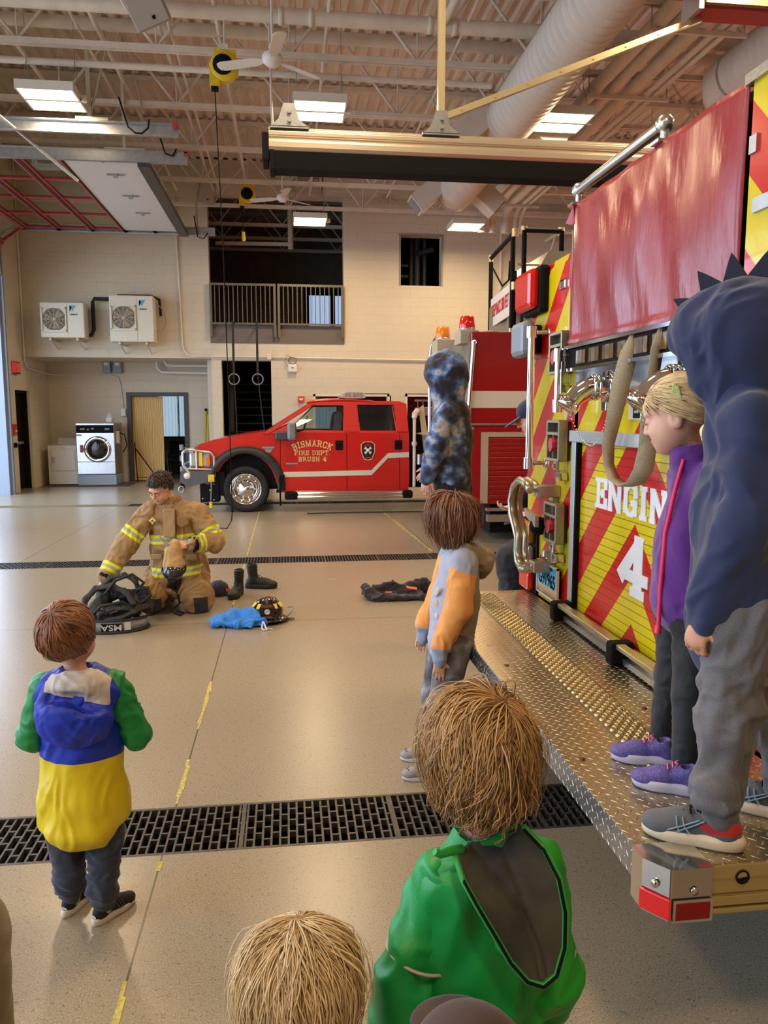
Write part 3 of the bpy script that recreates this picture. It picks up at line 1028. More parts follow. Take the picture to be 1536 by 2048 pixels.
# ---------------------------------------------------------------- exhaust extraction rail
rl = thing('exhaust_rail', 'long ribbed aluminium exhaust rail with black rubber lip hung across the bay', 'exhaust rail', (2.5, 6.0, 3.75))
ra = MB()
RY, RZ = 6.0, 3.47
prof = [(-.09, .04), (-.11, .07), (-.11, .11), (-.09, .12), (-.09, .14), (-.105, .15), (-.105, .18), (-.07, .20), (-.07, .215), (.07, .215), (.07, .20), (.105, .18), (.105, .15), (.09, .14), (.09, .12), (.11, .11), (.11, .07), (.09, .04)]
ra.prism([(RY + a, RZ + b) for a, b in prof], 'x', -.10, 7.5)
ra.build('rail_extrusion', mat('warm_aluminium', rgb(214, 200, 176), .32, .7), rl, bevel=.004)
MB().prism([(RY - .10, RZ + .045), (RY - .085, RZ - .075), (RY + .085, RZ - .075), (RY + .10, RZ + .045)], 'x', -.085, 7.5).build('rubber_lip', M_BLACK, rl)
MB().box(-.15, -.10, RY - .11, RY + .11, RZ - .03, RZ + .17).box(-.10, -.06, RY - .1, RY + .1, RZ - .09, RZ + .06).build('end_cap', M_BLACK, rl, bevel=.01)
for xb in (.05, 1.165):
 MB().prism([(xb - .14, RZ + .21), (xb + .14, RZ + .21), (xb + .07, RZ + .26), (xb + .04, RZ + .37), (xb - .04, RZ + .37), (xb - .08, RZ + .26)], 'y', RY - .11, RY - .10).box(xb - .14, xb + .14, RY - .11, RY + .11, RZ + .20, RZ + .215).cyl((xb, RY - .13, RZ + .31), (xb, RY - .09, RZ + .31), .015, 8).cyl((xb, RY - .13, RZ + .25), (xb, RY - .09, RZ + .25), .015, 8).build('hanger_plate', M_GALV, rl)
MB().box(1.14, 1.19, RY - .10, RY - .05, RZ + .3, 7.0).build('support_post', mat('strut_zinc', rgb(214, 200, 160), .35, .7), rl)
bp = MB()
a, c = Vector((1.18, RY - .08, RZ + .33)), Vector((3.16, RY - .08, 4.60))
d = (c - a).normalized()
Rm = Matrix((d, Vector((0, 1, 0)), d.cross(Vector((0, 1, 0))))).transposed()
bp.bx((a + c) / 2, ((c - a).length, .045, .045), Rm)
for k in range(9):
 bp.cyl(a + d * (.15 + k * .27) + Vector((0, -.03, 0)), a + d * (.15 + k * .27) + Vector((0, 0.02, 0)), .008, 6)
bp.build('diagonal_brace', mat('strut_zinc'), rl)

uh = thing('air_cleaner', 'hanging polished steel air unit with reddish underside at the top right corner', 'air cleaner', (4, 6.2, 4.6))
MB().box(3.08, 5.2, 5.75, 5.98, 4.62, 5.4).build('casing', mat('unit_steel', rgb(150, 142, 126), .4, .7), uh, bevel=.008)
MB().box(3.10, 5.18, 5.77, 5.97, 4.604, 4.62).build('underside_panel', mat('unit_red', rgb(170, 70, 66), .3), uh)
gs = MB()
for x in (3.95, 4.5):
 gs.prism([(x, 4.64), (x + .35, 4.64), (x + .35, 5.0)], 'y', 5.72, 5.75)
gs.box(3.10, 5.18, 5.72, 5.75, 4.62, 4.70)
gs.build('gusset', mat('unit_brass', rgb(206, 176, 110), .3, .8), uh)
MB().box(3.05, 3.085, 5.73, 6.0, 4.58, 5.4).build('corner_trim', M_ALU, uh)
MB().box(2.72, 3.08, 5.85, 6.0, 4.76, 5.2).build('intake', mat('unit_red'), uh)

# ---------------------------------------------------------------- raised overhead door
M_RED_FR = mat('red_door_frame', rgb(176, 58, 62), .4)
M_DGREY = mat('door_stile_dark', rgb(70, 66, 62), .5)
M_PANEL = mat('white_door_panel', rgb(214, 212, 212), .4)
DZ = 5.25
YA, YB = 11.9, 16.30
od = thing('overhead_door', 'raised sectional overhead door with red glazed sections and one white panel', 'overhead door', (-3.8, 13.9, DZ))

def section(xa, za, xb, zb, glazed=True):
 """a door section from (xa,za) to (xb,zb) in the XZ plane, between the two tracks"""
 d = Vector((xb - xa, 0, zb - za))
 L = d.length
 d.normalize()
 n = Vector((-d.z, 0, d.x))
 R = Matrix((d, Vector((0, 1, 0)), n)).transposed()
 c = Vector(((xa + xb) / 2, (YA + YB) / 2, (za + zb) / 2))
 if not glazed:
  s = MB().bx(c, (L - .01, YB - YA - .06, .045), R).build('door_panel', M_PANEL, od)
  hb = MB()
  for yy in (12.6, 13.75, 14.85):
   hb.bx(Vector((c.x + .05, yy, c.z - .035)), (.26, .03, .02)).bx(Vector((c.x + .05, yy, c.z - .05)), (.06, .05, .05))
  hb.build('hinge', M_GREYP, s)
  MB().box(max(xa, xb) - .05, max(xa, xb) + .12, YA, YB, DZ - .11, DZ - .03).build('bottom_bar', M_DGREY, s)
  return
 f = MB()
 for k in (-1, 1):
  f.bx(c + d * k * (L / 2 - .03), (.055, YB - YA - .04, .05), R)
 n_ = 4
 for k in range(n_ + 1):
  yy = YA + .05 + (YB - YA - .1) * k / n_
  f.bx(Vector((c.x, yy, c.z)), (L, .045, .045), R)
 s = f.build('section_frame', M_RED_FR, od)
 g = MB()
 for k in (-1, 1):
  g.bx(c + d * k * (L / 2 - .004) - n * .03 * (1 if n.z > 0 else -1), (.014, YB - YA - .04, .03), R)
 g.build('stile', M_DGREY, s)
 MB().bx(c, (L - .1, YB - YA - .1, .006), R).build('glazing', thin_glass('door_glass', (.82, .8, .66, 1), .22), s)

section(-2.02, DZ, -3.12, DZ, False)
section(-3.14, DZ, -3.74, DZ)
section(-3.76, DZ, -4.38, DZ)
section(-4.40, DZ, -5.00, DZ)
section(-5.02, DZ, -5.44, DZ - .30)
section(-5.45, DZ - .32, -5.60, DZ - .85)

def track(y, xa, xb, sgn):
 b = MB().box(xa, xb, y - .03, y + .03, DZ - .07, DZ - .05).box(xa, xb, y + sgn * .03 - .005, y + sgn * .03 + .005, DZ - .07, DZ + .07).box(xa, xb, y - .05, y + .05, DZ + .07, DZ + .085)
 b.tube([(xa, y, DZ - .05), (xa - .12, y, DZ - .07), (xa - .25, y, DZ - .2), (xa - .3, y, DZ - .4), (xa - .3, y, DZ - .9)], .03, 6)
 return b

track(YB + .05, -5.25, -1.38, 1).build('track', M_GALV, od)
track(YA - .05, -5.25, -1.36, -1).build('track', M_GALV, od)
MB().box(-1.40, -1.34, YA - .10, YA + .02, DZ + .03, DZ + .10).build('track_end_cap', M_RED_FR, od)
rb = MB()
for x in (-2.05, -2.55, -3.12, -3.75, -4.39):
 rb.cyl((x, YB - .04, DZ - .03), (x, YB + .06, DZ - .03), .03, 10).cyl((x, YA + .04, DZ - .03), (x, YA - .06, DZ - .03), .03, 10)
rb.build('roller', M_BLACK, od)
sh = MB().cyl((-5.45, YA, 6.35), (-5.45, YB, 6.35), .025, 8)
sh.lathe((-5.45, YA + .3, 6.35), (0, 1, 0), [(0, 0), (.14, 0), (.14, .12), (0, .12)], 20).lathe((-5.45, YB - .4, 6.35), (0, 1, 0), [(0, 0), (.14, 0), (.14, .12), (0, .12)], 20)
sh.build('torsion_shaft', M_GALV, od)
hg = MB().box(-2.25, -2.21, YA - .07, YA - .03, DZ + .08, 6.95).box(-2.5, -1.95, YA - .08, YA - .02, DZ + .08, DZ + .12)
hg.tube([(-2.23, YA - .05, 6.9), (-2.05, YA - .05, 6.3), (-1.95, YA - .05, DZ + .6)], .015, 4)
hg.build('track_hanger', mat('perforated_angle', rgb(206, 200, 180), .4, .5), od)
MB().box(-1.75, -1.71, YB + .03, YB + .07, DZ + .08, 6.95).build('track_hanger', mat('perforated_angle'), od)
MB().tube([(-1.72, YA - .12, DZ + .25), (-1.66, YA - .12, DZ + .05), (-1.56, YA - .12, DZ + .02), (-1.5, YA - .12, DZ + .12)], .012, 6).build('cable_loop', M_BLACK, od)
MB().tube([(-1.78, YB, DZ + .3), (-1.72, YB, DZ - .1), (-1.6, YB, DZ - .14), (-1.52, YB, DZ - .02)], .012, 6).build('cable_loop', M_BLACK, od)
# the neighbouring door's track
nt = thing('door_track', 'galvanised track of the nearer overhead door, ending in mid air upper left', 'door track', (-3.4, 10.4, 5.25))
track(10.75, -5.25, -1.34, 1).build('rail', M_GALV, nt)
MB().box(-1.40, -1.34, 10.65, 10.75, DZ + .03, DZ + .1).build('end_cap', M_RED_FR, nt)
MB().box(-2.46, -2.41, 10.71, 10.76, DZ + .08, 6.3).box(-2.6, -2.2, 10.69, 10.78, DZ + .08, DZ + .12).tube([(-2.42, 10.75, DZ + .2), (-2.2, 10.75, 6.2), (-2.3, 10.75, 6.9)], .018, 4).build('track_hanger', mat('perforated_angle'), nt)
MB().tube([(-2.05, 10.65, DZ + .35), (-1.95, 10.65, DZ + .0), (-1.86, 10.65, DZ - .07), (-1.78, 10.65, DZ - .07), (-1.70, 10.65, DZ), (-1.69, 10.65, DZ + .1)], .012, 6).build('cable_loop', M_BLACK, nt)
gp = MB().tube([(-4.2, 9.9, 6.9), (-4.0, 9.9, 5.6), (-4.0, 10.2, 5.3)], .03, 8).tube([(-3.7, 10.2, 5.45), (-3.2, 11.0, 5.1), (-2.75, 11.3, 4.75)], .022, 8)
tag(gp.build('rail_brace', M_GALV), 'shiny bent steel brace rods crossing near the ends of the two door tracks', 'brace')

# ---------------------------------------------------------------- things on the far wall
M_BEIGE = mat('ac_beige', rgb(212, 204, 184), .45)
M_LOGO = mat('logo_blue', rgb(70, 160, 205), .5)

def ac(x0, x1, z0, z1, label, fz):
 r = thing('condenser_unit', label, 'air conditioner', ((x0 + x1) / 2, 17.4, z0), 0, 'condenser units on the far wall')
 y0, y1 = 17.18, 17.55
 w, h = x1 - x0, z1 - z0
 MB().box(x0, x1, y0, y1, z0, z1).build('casing', M_BEIGE, r, bevel=.015)
 g0, g1 = x0 + .03, x0 + w * .60
 c = ((g0 + g1) / 2, y0 - .02, z0 + h * fz)
 R = (g1 - g0) / 2 * .9
 gr = MB()
 for k in range(9):
  rr = R * (k + 1) / 9
  gr.tube([(c[0] + rr * math.cos(t), c[1] - .005, c[2] + rr * math.sin(t)) for t in [2 * PI * i / 28 for i in range(28)]], .004, 4, closed=True)
 for k in range(12):
  t = 2 * PI * k / 12
  gr.cyl((c[0], c[1], c[2]), (c[0] + R * math.cos(t), c[1], c[2] + R * math.sin(t)), .004, 4)
 hz = R * 1.08
 gr.box(g0, g1, c[1] - .01, y0, c[2] + hz - .02, c[2] + hz + .02).box(g0, g1, c[1] - .01, y0, c[2] - hz - .02, c[2] - hz + .02)
 gr.box(g0, g0 + .02, c[1] - .01, y0, c[2] - hz, c[2] + hz).box(g1 - .02, g1, c[1] - .01, y0, c[2] - hz, c[2] + hz)
 gr.build('fan_guard', M_BEIGE, r)
 MB().lathe((c[0], y0 - .012, c[2]), (0, 1, 0), [(0, .006), (R, .006), (R + .01, 0), (R + .012, .012)], 32).build('fan_opening', mat('fan_dark', rgb(66, 56, 42), .6), r)
 fb = MB()
 for k in range(3):
  a = 2 * PI * k / 3 + .4
  fb.prism([(c[0] + .05 * math.cos(a), c[2] + .05 * math.sin(a)), (c[0] + R * .9 * math.cos(a), c[2] + R * .9 * math.sin(a)), (c[0] + R * .92 * math.cos(a + .8), c[2] + R * .92 * math.sin(a + .8)), (c[0] + .07 * math.cos(a + .9), c[2] + .07 * math.sin(a + .9))], 'y', y0 - .016, y0 - .012)
 fb.build('fan_blades', mat('fan_amber', rgb(140, 116, 74), .5), r)
 MB().box(x0 + w * .62, x0 + w * .62 + .006, y0 - .003, y0, z0 + .01, z1 - .01).build('panel_seam', M_GREYP, r)
 lx, lz = x0 + w * .68, z1 - h * .16
 MB().prism([(lx, lz + .06), (lx + .13, lz + .06), (lx + .05, lz - .07)], 'y', y0 - .005, y0 - .001).build('logo', M_LOGO, r)
 MB().prism([(lx, lz + .06), (lx + .05, lz + .02), (lx, lz - .07)], 'y', y0 - .006, y0 - .001).build('logo_dark_part', M_BLACK, r)  # black part of the printed logo
 text('DAIKIN', .045, 'lettering', M_BLACK, r, (lx + .08, y0 - .003, lz - .13), ((1, 0, 0), (0, 0, 1)))
 for sx in (.2, .82):
  xx = x0 + w * sx
  MB().box(xx - .02, xx + .02, y0 + .02, 17.8, z0 - .05, z0 - .01).tube([(xx, y0 + .05, z0 - .04), (xx, 17.78, z0 - .20)], .014, 6).build('bracket', M_BEIGE, r)

ac(-5.08, -4.20, 3.22, 3.94, 'smaller beige outdoor condenser unit with one fan, nearest the left corner', .52)
ac(-3.68, -2.78, 3.15, 4.11, 'larger taller beige outdoor condenser unit, right one of the two', .52)
lsn = MB().tube([(-3.7, 17.6, 4.08), (-4.08, 17.65, 4.09), (-4.12, 17.66, 4.02), (-4.12, 17.66, 3.45), (-4.16, 17.62, 3.32), (-4.22, 17.55, 3.3)], .04, 10)
lsn.tube([(-3.6, 17.66, 4.17), (-2.9, 17.66, 4.17), (-2.72, 17.66, 4.1), (-2.70, 17.66, 3.75)], .03, 8)
tag(lsn.build('refrigerant_line', mat('black_foam', rgb(34, 32, 30), .8, bump=(60, .5, .004))), 'black insulated line looping between the two condenser units', 'insulated pipe')
cw = MB().tube([(-2.76, 17.5, 4.0), (-2.62, 17.6, 3.85), (-2.58, 17.6, 3.6), (-2.66, 17.55, 3.42), (-2.78, 17.45, 3.4)], .009, 6)
tag(cw.build('condenser_cable', M_GREYP), 'thin grey cable loop at the right side of the larger condenser unit', 'cable')

# loft railing
lr = thing('loft_railing', 'dark steel guard railing with vertical bars across the loft opening', 'railing', (-.17, 17.7, 3.5))
M_RAIL = mat('railing_paint', rgb(110, 102, 92), .45, .3)
for (a, b_) in ((-1.64, -.24), (-.14, 1.28)):
 f = MB().box(a, b_, 17.70, 17.74, 4.44, 4.49).box(a, b_, 17.70, 17.74, 3.60, 3.64)
 f.build('rail_frame', M_RAIL, lr)
 n = 14
 for k in range(1, n):
  x = a + (b_ - a) * k / n
  MB().box(x - .009, x + .009, 17.71, 17.73, 3.64, 4.44).build('baluster', M_RAIL, lr)
for x in (-1.63, -.235, -.145, 1.27):
 MB().box(x - .025, x + .025, 17.69, 17.75, 3.33, 4.49).build('post', M_RAIL, lr)

# gym rings
M_STRAP = mat('black_strap', rgb(30, 30, 32), .7)
M_RING = mat('ring_grey', rgb(120, 120, 120), .5)
gr0 = None
for i, (x, lab) in enumerate(((-1.13, 'left gym ring hanging from a black strap before the stair opening'), (-.62, 'right gym ring hanging from a black strap before the stair opening'))):
 r = thing('gym_ring', lab, 'gym ring', (x, 17.2, 2.3), 0, 'gym rings')
 MB().box(x - .025, x + .025, 17.2, 17.206, 2.47, 3.62).build('strap', M_STRAP, r)
 MB().tube([(x, 17.203, 2.47), (x + .03 + .05 * i, 17.25, 1.6), (x + .03 + .16 * i, 17.3, .7)], .014, 5).build('loose_strap', M_STRAP, r)
 MB().tube([(x + .115 * math.cos(t), 17.2, 2.38 + .115 * math.sin(t)) for t in [2 * PI * k / 24 for k in range(24)]], .014, 8, closed=True).build('ring', M_RING, r)
 MB().tube([(x, 17.2, 3.6), (x, 17.68, 3.62)], .02, 6).build('strap_anchor', M_STRAP, r)

# small devices
dv = thing('wall_monitor', 'small white round-cornered device with a coiled blue-grey cable under the loft', 'wall device', (.14, 17.78, 2.7))
MB().box(.04, .24, 17.70, 17.80, 2.56, 2.74).build('casing', M_WHITE, dv, bevel=.03)
MB().tube([(.14 + .09 * math.cos(t) * (1 + .1 * math.sin(3 * t)), 17.74, 2.82 + .075 * math.sin(t)) for t in [2 * PI * k / 16 for k in range(30)]], .010, 6).tube([(.1, 17.74, 2.9), (.02, 17.74, 2.95), (-.03, 17.74, 2.8), (.02, 17.74, 2.68)], .008, 5).build('coiled_cable', mat('cable_blue_grey', rgb(110, 122, 140), .5), dv)
MB().box(.11, .17, 17.695, 17.70, 2.655, 2.67).build('label_strip', M_BLACK, dv)
al = thing('fire_alarm', 'small red fire alarm strobe on the far wall left of the pickup windshield', 'fire alarm', (.32, 17.78, 1.95))
MB().box(.25, .39, 17.73, 17.80, 1.88, 2.03).build('housing', mat('alarm_red', rgb(214, 70, 50), .4), al, bevel=.008)
MB().box(.28, .36, 17.71, 17.73, 1.94, 1.98).build('strobe', M_WHITE, al)
jb = MB().box(-.42, -.33, 17.73, 17.8, 2.84, 2.96)
tag(jb.build('junction_box', M_STEELP, bevel=.004), 'small painted junction box on the conduit left of the white device', 'junction box')
eb0 = thing('exit_sign', 'red lit exit sign box high on the left wall above the dark door', 'exit sign', (XL, 17.0, 2.6))
MB().box(XL, XL + .09, 16.86, 17.14, 2.46, 2.70).build('housing', M_BLACK, eb0)
MB().box(XL + .09, XL + .10, 16.88, 17.12, 2.48, 2.68).box(XL + .01, XL + .095, 16.855, 16.86, 2.47, 2.69).build('lit_face', mat('exit_red', rgb(214, 84, 84), .4, emit=(rgb(220, 60, 60), .25)), eb0)
fp = thing('fire_pull_station', 'small red fire pull station on the left wall beside the dark door', 'pull station', (XL, 16.78, 1.3))
MB().box(XL, XL + .05, 16.70, 16.84, 1.20, 1.42).build('casing', mat('pull_red', rgb(206, 44, 36), .4), fp, bevel=.005)
MB().box(XL + .05, XL + .06, 16.73, 16.81, 1.26, 1.30).build('handle', M_WHITE, fp)
ls = MB().box(XL, XL + .05, 16.72, 16.80, .94, 1.04).tube([(XL + .05, 16.76, 1.0), (XL + .14, 16.76, .98)], .012, 6)
tag(ls.build('wall_switch', M_BLACK), 'small black switch with a lever on the left wall under the pull station', 'switch')
for i, x in enumerate((-4.23, -3.98)):
 e = thing('electrical_box', 'grey electrical disconnect box under the soffit, %s of a pair' % ['left', 'right'][i], 'electrical box', (x, 19.25, 2.7), 0, 'grey disconnect boxes')
 MB().box(x - .09, x + .09, 19.17, 19.30, 2.60, 2.86).build('casing', mat('disconnect_grey', rgb(140, 146, 152), .45), e, bevel=.006)
 MB().box(x - .05, x + .05, 19.15, 19.17, 2.77, 2.84).build('handle', M_WHITE, e)
ol = MB().box(-3.95, -3.84, 19.22, 19.30, 1.58, 1.76)
tag(ol.build('power_outlet', M_WHITE, bevel=.005), 'white power outlet on the grey wall left of the plywood doorway', 'outlet')

# ---------------------------------------------------------------- laundry
M_STST = mat('brushed_stainless', rgb(196, 196, 200), .28, .9, noise=(8, .06))
ws = thing('washing_machine', 'tall stainless commercial washer with round glass door in the recess', 'washing machine', (-4.33, 18.7, 0))
WX0, WX1, WY0, WY1 = -4.77, -3.93, 18.3, 19.15
MB().box(WX0, WX1, WY0, WY1, .26, 1.42).build('cabinet', M_STST, ws, bevel=.008)
MB().box(WX0, WX1, WY0 + .02, WY1, 0.01, .25).build('plinth', mat('plinth_blue_grey', rgb(150, 164, 176), .5), ws)
MB().box(WX0 + .01, WX1 - .01, WY0 - .015, WY0, 1.20, 1.38).build('control_panel', M_BLACK, ws, bevel=.004)
kb = MB()
for (x, z, s) in ((-4.62, 1.29, .05), (-4.5, 1.28, .02), (-4.4, 1.3, .03), (-4.08, 1.29, .05)):
 kb.box(x - s, x + s, WY0 - .022, WY0 - .015, z - .015, z + .015)
kb.build('display', M_GREYP, ws)
wd = MB()
cx, cz = -4.31, .83
wd.lathe((cx, WY0, cz), (0, -1, 0), [(.30, 0), (.30, .02), (.28, .045), (.235, .05), (.22, .03)], 40)
dr = wd.build('door', M_CHROME, ws)
MB().lathe((cx, WY0 - .02, cz), (0, -1, 0), [(.225, 0), (.21, .03), (.12, .055), (0, .06)], 32).build('door_glass', mat('washer_glass', rgb(40, 38, 36), .06, .1), dr)
MB().box(cx - .36, cx - .25, WY0 - .05, WY0, cz - .03, cz + .03).box(cx - .38, cx - .32, WY0 - .03, WY0, cz - .07, cz + .1).build('door_latch', mat('latch_red', rgb(150, 70, 60), .5), dr)
MB().box(WX0, WX1, WY0 - .004, WY0, .535, .55).box(WX0 + .01, WX0 + .12, WY0 - .004, WY0, 1.13, 1.17).build('seam', M_GREYP, ws)
ph = thing('wall_phone', 'beige handset with a drooping black cord on the side of the washer', 'phone', (-3.9, 18.6, 1.1))
MB().box(-3.93, -3.87, 18.42, 18.56, .96, 1.24).box(-3.93, -3.88, 18.60, 18.66, .94, 1.22).build('body', M_BEIGE, ph, bevel=.01)
MB().tube([(-3.88, 18.66, 1.2), (-3.80, 18.78, 1.15), (-3.76, 18.82, .9), (-3.84, 18.75, .74)], .012, 6).build('cord', M_BLACK, ph)
jg = thing('detergent_jug', 'translucent white bottle standing on top of the washer', 'jug', (-4.06, 18.5, 1.42))
MB().lathe((-4.06, 18.5, 1.42), (0, 0, 1), [(0, 0), (.085, 0), (.09, .02), (.09, .13), (.05, .21), (.025, .235), (.025, .26), (0, .265)], 20).build('bottle', mat('jug_white', rgb(214, 214, 208), .4, trans=.3), jg)
MB().box(-4.12, -4.0, 18.405, 18.412, 1.46, 1.54).build('paper_label', M_BEIGE, jg)
dy = thing('dryer', 'low white front-load dryer left of the washer', 'dryer', (-5.1, 18.7, 0))
DX0, DX1 = -5.42, -4.78
MB().box(DX0, DX1, 18.35, 19.05, .03, .92).build('cabinet', mat('dryer_cream', rgb(206, 200, 190), .4), dy, bevel=.01)
MB().prism([(18.62, .92), (19.05, .92), (19.05, 1.10), (18.75, 1.08)], 'x', DX0 + .14, DX1).build('control_console', mat('dryer_cream'), dy, bevel=.01)
MB().box(DX0 + .08, DX1 - .04, 18.335, 18.35, .34, .82).build('door', mat('dryer_cream'), dy, bevel=.02)
MB().lathe((-5.05, 18.78, 1.02), (0, -1, .3), [(0, .05), (.03, .05), (.035, 0)], 16).build('knob', M_GREYP, dy)
MB().box(-5.34, -5.27, 18.32, 18.336, .52, .66).build('door_handle', M_GREYP, dy)
MB().box(-5.1, -5.04, 18.32, 18.336, .855, .87).build('badge', M_GREYP, dy)
mt = tag(MB().box(-5.5, -3.6, 17.98, 18.9, 0.0, .012).build('floor_mat', mat('dark_mat', rgb(74, 66, 62), .9, noise=(40, .2))), 'thin dark rubber mat in front of the washer and dryer', 'mat')
yp = thing('yellow_pole', 'yellow pole leaning in the corner right of the recess doorway', 'pole', (-1.98, 19.1, 0))
MB().cyl((-2.02, 19.0, 0), (-1.96, 19.25, 1.70), .028, 10).cyl((-1.93, 19.02, 0), (-1.90, 19.25, 1.62), .026, 10).build('shaft', mat('pole_yellow', rgb(206, 176, 50), .5), yp)
MB().cyl((-1.96, 19.25, 1.70), (-1.958, 19.256, 1.76), .03, 10).build('tip', M_BLACK, yp)
MB().cyl((-1.80, 19.2, 0), (-1.80, 19.25, 2.2), .014, 8).build('blue_rod', mat('rod_blue', rgb(60, 90, 140), .5), yp)
ch = thing('folding_chair', 'dark chair seen through the recess doorway under the bright blind', 'chair', (-2.75, 20.2, 0))
MB().box(-3.0, -2.5, 20.3, 20.34, .62, .95).build('backrest', M_BLACK, ch, bevel=.03)
MB().box(-3.0, -2.5, 19.9, 20.3, .42, .47).build('seat', M_BLACK, ch, bevel=.02)
MB().tube([(-3.02, 20.3, .7), (-3.02, 19.9, .68), (-2.98, 19.88, 0)], .014, 6).tube([(-2.48, 20.3, .7), (-2.48, 19.9, .68), (-2.52, 19.88, 0)], .014, 6).tube([(-3.0, 20.3, .5), (-3.0, 20.38, 0)], .014, 6).tube([(-2.5, 20.3, .5), (-2.5, 20.38, 0)], .014, 6).build('frame', M_GREYP, ch)
dl = thing('floor_stand', 'black triangular metal stand leaning on the plywood', 'stand', (-3.6, 19.2, 0))
MB().tube([(-3.66, 19.22, .95), (-3.62, 19.18, .10), (-3.2, 19.14, .12)], .014, 6).tube([(-3.64, 19.22, .8), (-3.18, 19.14, .14)], .014, 6).tube([(-3.2, 19.14, .14), (-3.2, 19.14, 0)], .014, 6).tube([(-3.62, 19.18, .1), (-3.62, 19.18, 0)], .014, 6).build('frame', M_BLACK, dl)
gp2 = thing('spotted_post', 'black and white taped post standing left of the pickup bumper', 'post', (-2.32, 17.4, 0))
pb = MB()
for k in range(8):
 pb.cyl((-2.32, 17.4, k * .12), (-2.32, 17.4, k * .12 + .12), .045, 10, mi=k % 2)
pb.build('shaft', [M_BLACK, M_GREYP], gp2)
MB().tube([(-2.3, 17.4, .9), (-2.0, 17.2, .86), (-1.6, 16.9, .84)], .012, 6).build('green_cord', mat('cord_green', rgb(40, 130, 70), .5), gp2)

# ---------------------------------------------------------------- red pickup (faces left, side to the camera)
def paint(name, col, rough=.12, coat=.6):
 return mat(name, col, .32, 0, coat=coat)

M_TRED = paint('truck_red', rgb(196, 26, 22))
M_GLASSD = mat('dark_glass', rgb(12, 13, 14), .05, coat=.5)
M_REFL = mat('reflective_white', rgb(214, 206, 190), .45)
M_GOLD = mat('gold_leaf', rgb(232, 206, 140), .4, .2)
M_AMBER = mat('amber_lens', rgb(226, 130, 10), .15, coat=.6)
M_LENSR = mat('red_lens', rgb(210, 26, 18), .12, coat=.7, emit=(rgb(255, 30, 20), .08))
M_CLEAR = mat('clear_lens', rgb(206, 208, 208), .12, .3, coat=.5)
TY0, TY1 = 12.9, 14.9      # near and far side
tk = thing('pickup_truck', 'red crew-cab fire pickup facing left with BISMARCK FIRE DEPT. BRUSH 4 on its door', 'truck', (.6, 13.9, 0))

def body_prism(out, y0, y1, name, m, par, bevel=.03, tum=None):
 b = MB().prism(out, 'y', y0, y1)
 return b.build(name, m, par, bevel=bevel)

# lower body with wheel arch (one outline per piece)
arc = [(-.70 + .50 * math.cos(t), .42 + .56 * math.sin(t)) for t in [PI * k / 12 for k in range(13)]]
fender = [(-.16, .38)] + [(x, z) for x, z in arc if z > .5] + [(-1.24, .55), (-1.55, .62), (-1.56, .98), (-1.44, 1.13), (-1.2, 1.21), (-.8, 1.28), (-.46, 1.33), (-.12, 1.33), (-.12, .38)]
body_prism(fender, TY0 + .03, TY1 - .03, 'hood_and_fenders', M_TRED, tk, .035)
cabl = [(-.12, .33), (2.03, .33), (2.05, .5), (2.04, 1.30), (-.12, 1.33)]
body_prism(cabl, TY0, TY1, 'cab_body', M_TRED, tk, .03)

# greenhouse with tumblehome: pillars as a shell, openings left for windows
def gh(y_s, y_t, side):
 def P(x, z):
  f = (z - 1.30) / .52
  return (x, y_s + (y_t - y_s) * f, z)
 b = MB()
 outer = [(-.42, 1.32), (.30, 1.80), (.62, 1.845), (1.9, 1.845), (2.02, 1.80), (2.04, 1.30)]
 win1 = [(.10, 1.31), (.30, 1.40), (.20, 1.52), (.52, 1.74), (.93, 1.755), (.95, 1.36), (.42, 1.36)]

 def q(pts):
  n = len(pts)
  A = [P(x, z) for x, z in pts]
  B = [(p[0], p[1] + side * .05, p[2]) for p in A]
  b.add(A + B, [tuple(range(n)), tuple(range(2 * n - 1, n - 1, -1))] + [(i, i + n, (i + 1) % n + n, (i + 1) % n) for i in range(n)])
 q([(-.42, 1.30), (-.30, 1.30), (.42, 1.755), (.52, 1.80), (.35, 1.80)])          # A pillar
 q([(-.30, 1.30), (.05, 1.30), (.10, 1.40), (.02, 1.46)])                        # mirror triangle
 q([(.35, 1.80), (.42, 1.755), (1.87, 1.775), (2.02, 1.80), (1.9, 1.845), (.62, 1.845)])   # roof rail
 q([(.93, 1.30), (1.22, 1.30), (1.18, 1.78), (.93, 1.78)])                       # B pillar
 q([(1.83, 1.30), (2.04, 1.30), (2.02, 1.80), (1.76, 1.78)])                      # C pillar
 q([(.05, 1.29), (2.04, 1.29), (2.04, 1.345), (.30, 1.36), (.10, 1.31)])         # belt line
 return b

gh(TY0 + .01, TY0 + .16, 1).build('side_pillars', M_TRED, tk, bevel=.012)
gh(TY1 - .01, TY1 - .16, -1).build('side_pillars', M_TRED, tk, bevel=.012)
rf = MB().grid(lambda u, v: (.36 + 1.62 * u, TY0 + .16 + (TY1 - TY0 - .32) * v, 1.80 + .06 * math.sin(PI * min(1, u * 1.3 + .05)) ** .5 * 1 + .03 * math.sin(PI * v)), 16, 12)
rf.build('roof', M_TRED, tk, solid=.03)
rw = MB().add([(-.40, TY0 + .08, 1.33), (.36, TY0 + .19, 1.80), (.36, TY1 - .19, 1.80), (-.40, TY1 - .08, 1.33)], [(0, 1, 2, 3)])
rw.build('windshield', thin_glass('windshield_glass', (.62, .7, .66, 1), .25), tk, solid=.006)
M_SIDEGL = thin_glass('side_glass', (.8, .86, .84, 1), .06)
MB().add([(.02, TY0 + .06, 1.36), (.93, TY0 + .04, 1.36), (.93, TY0 + .15, 1.76), (.45, TY0 + .15, 1.76)], [(0, 1, 2, 3)]).build('front_side_window', M_SIDEGL, tk, solid=.004)
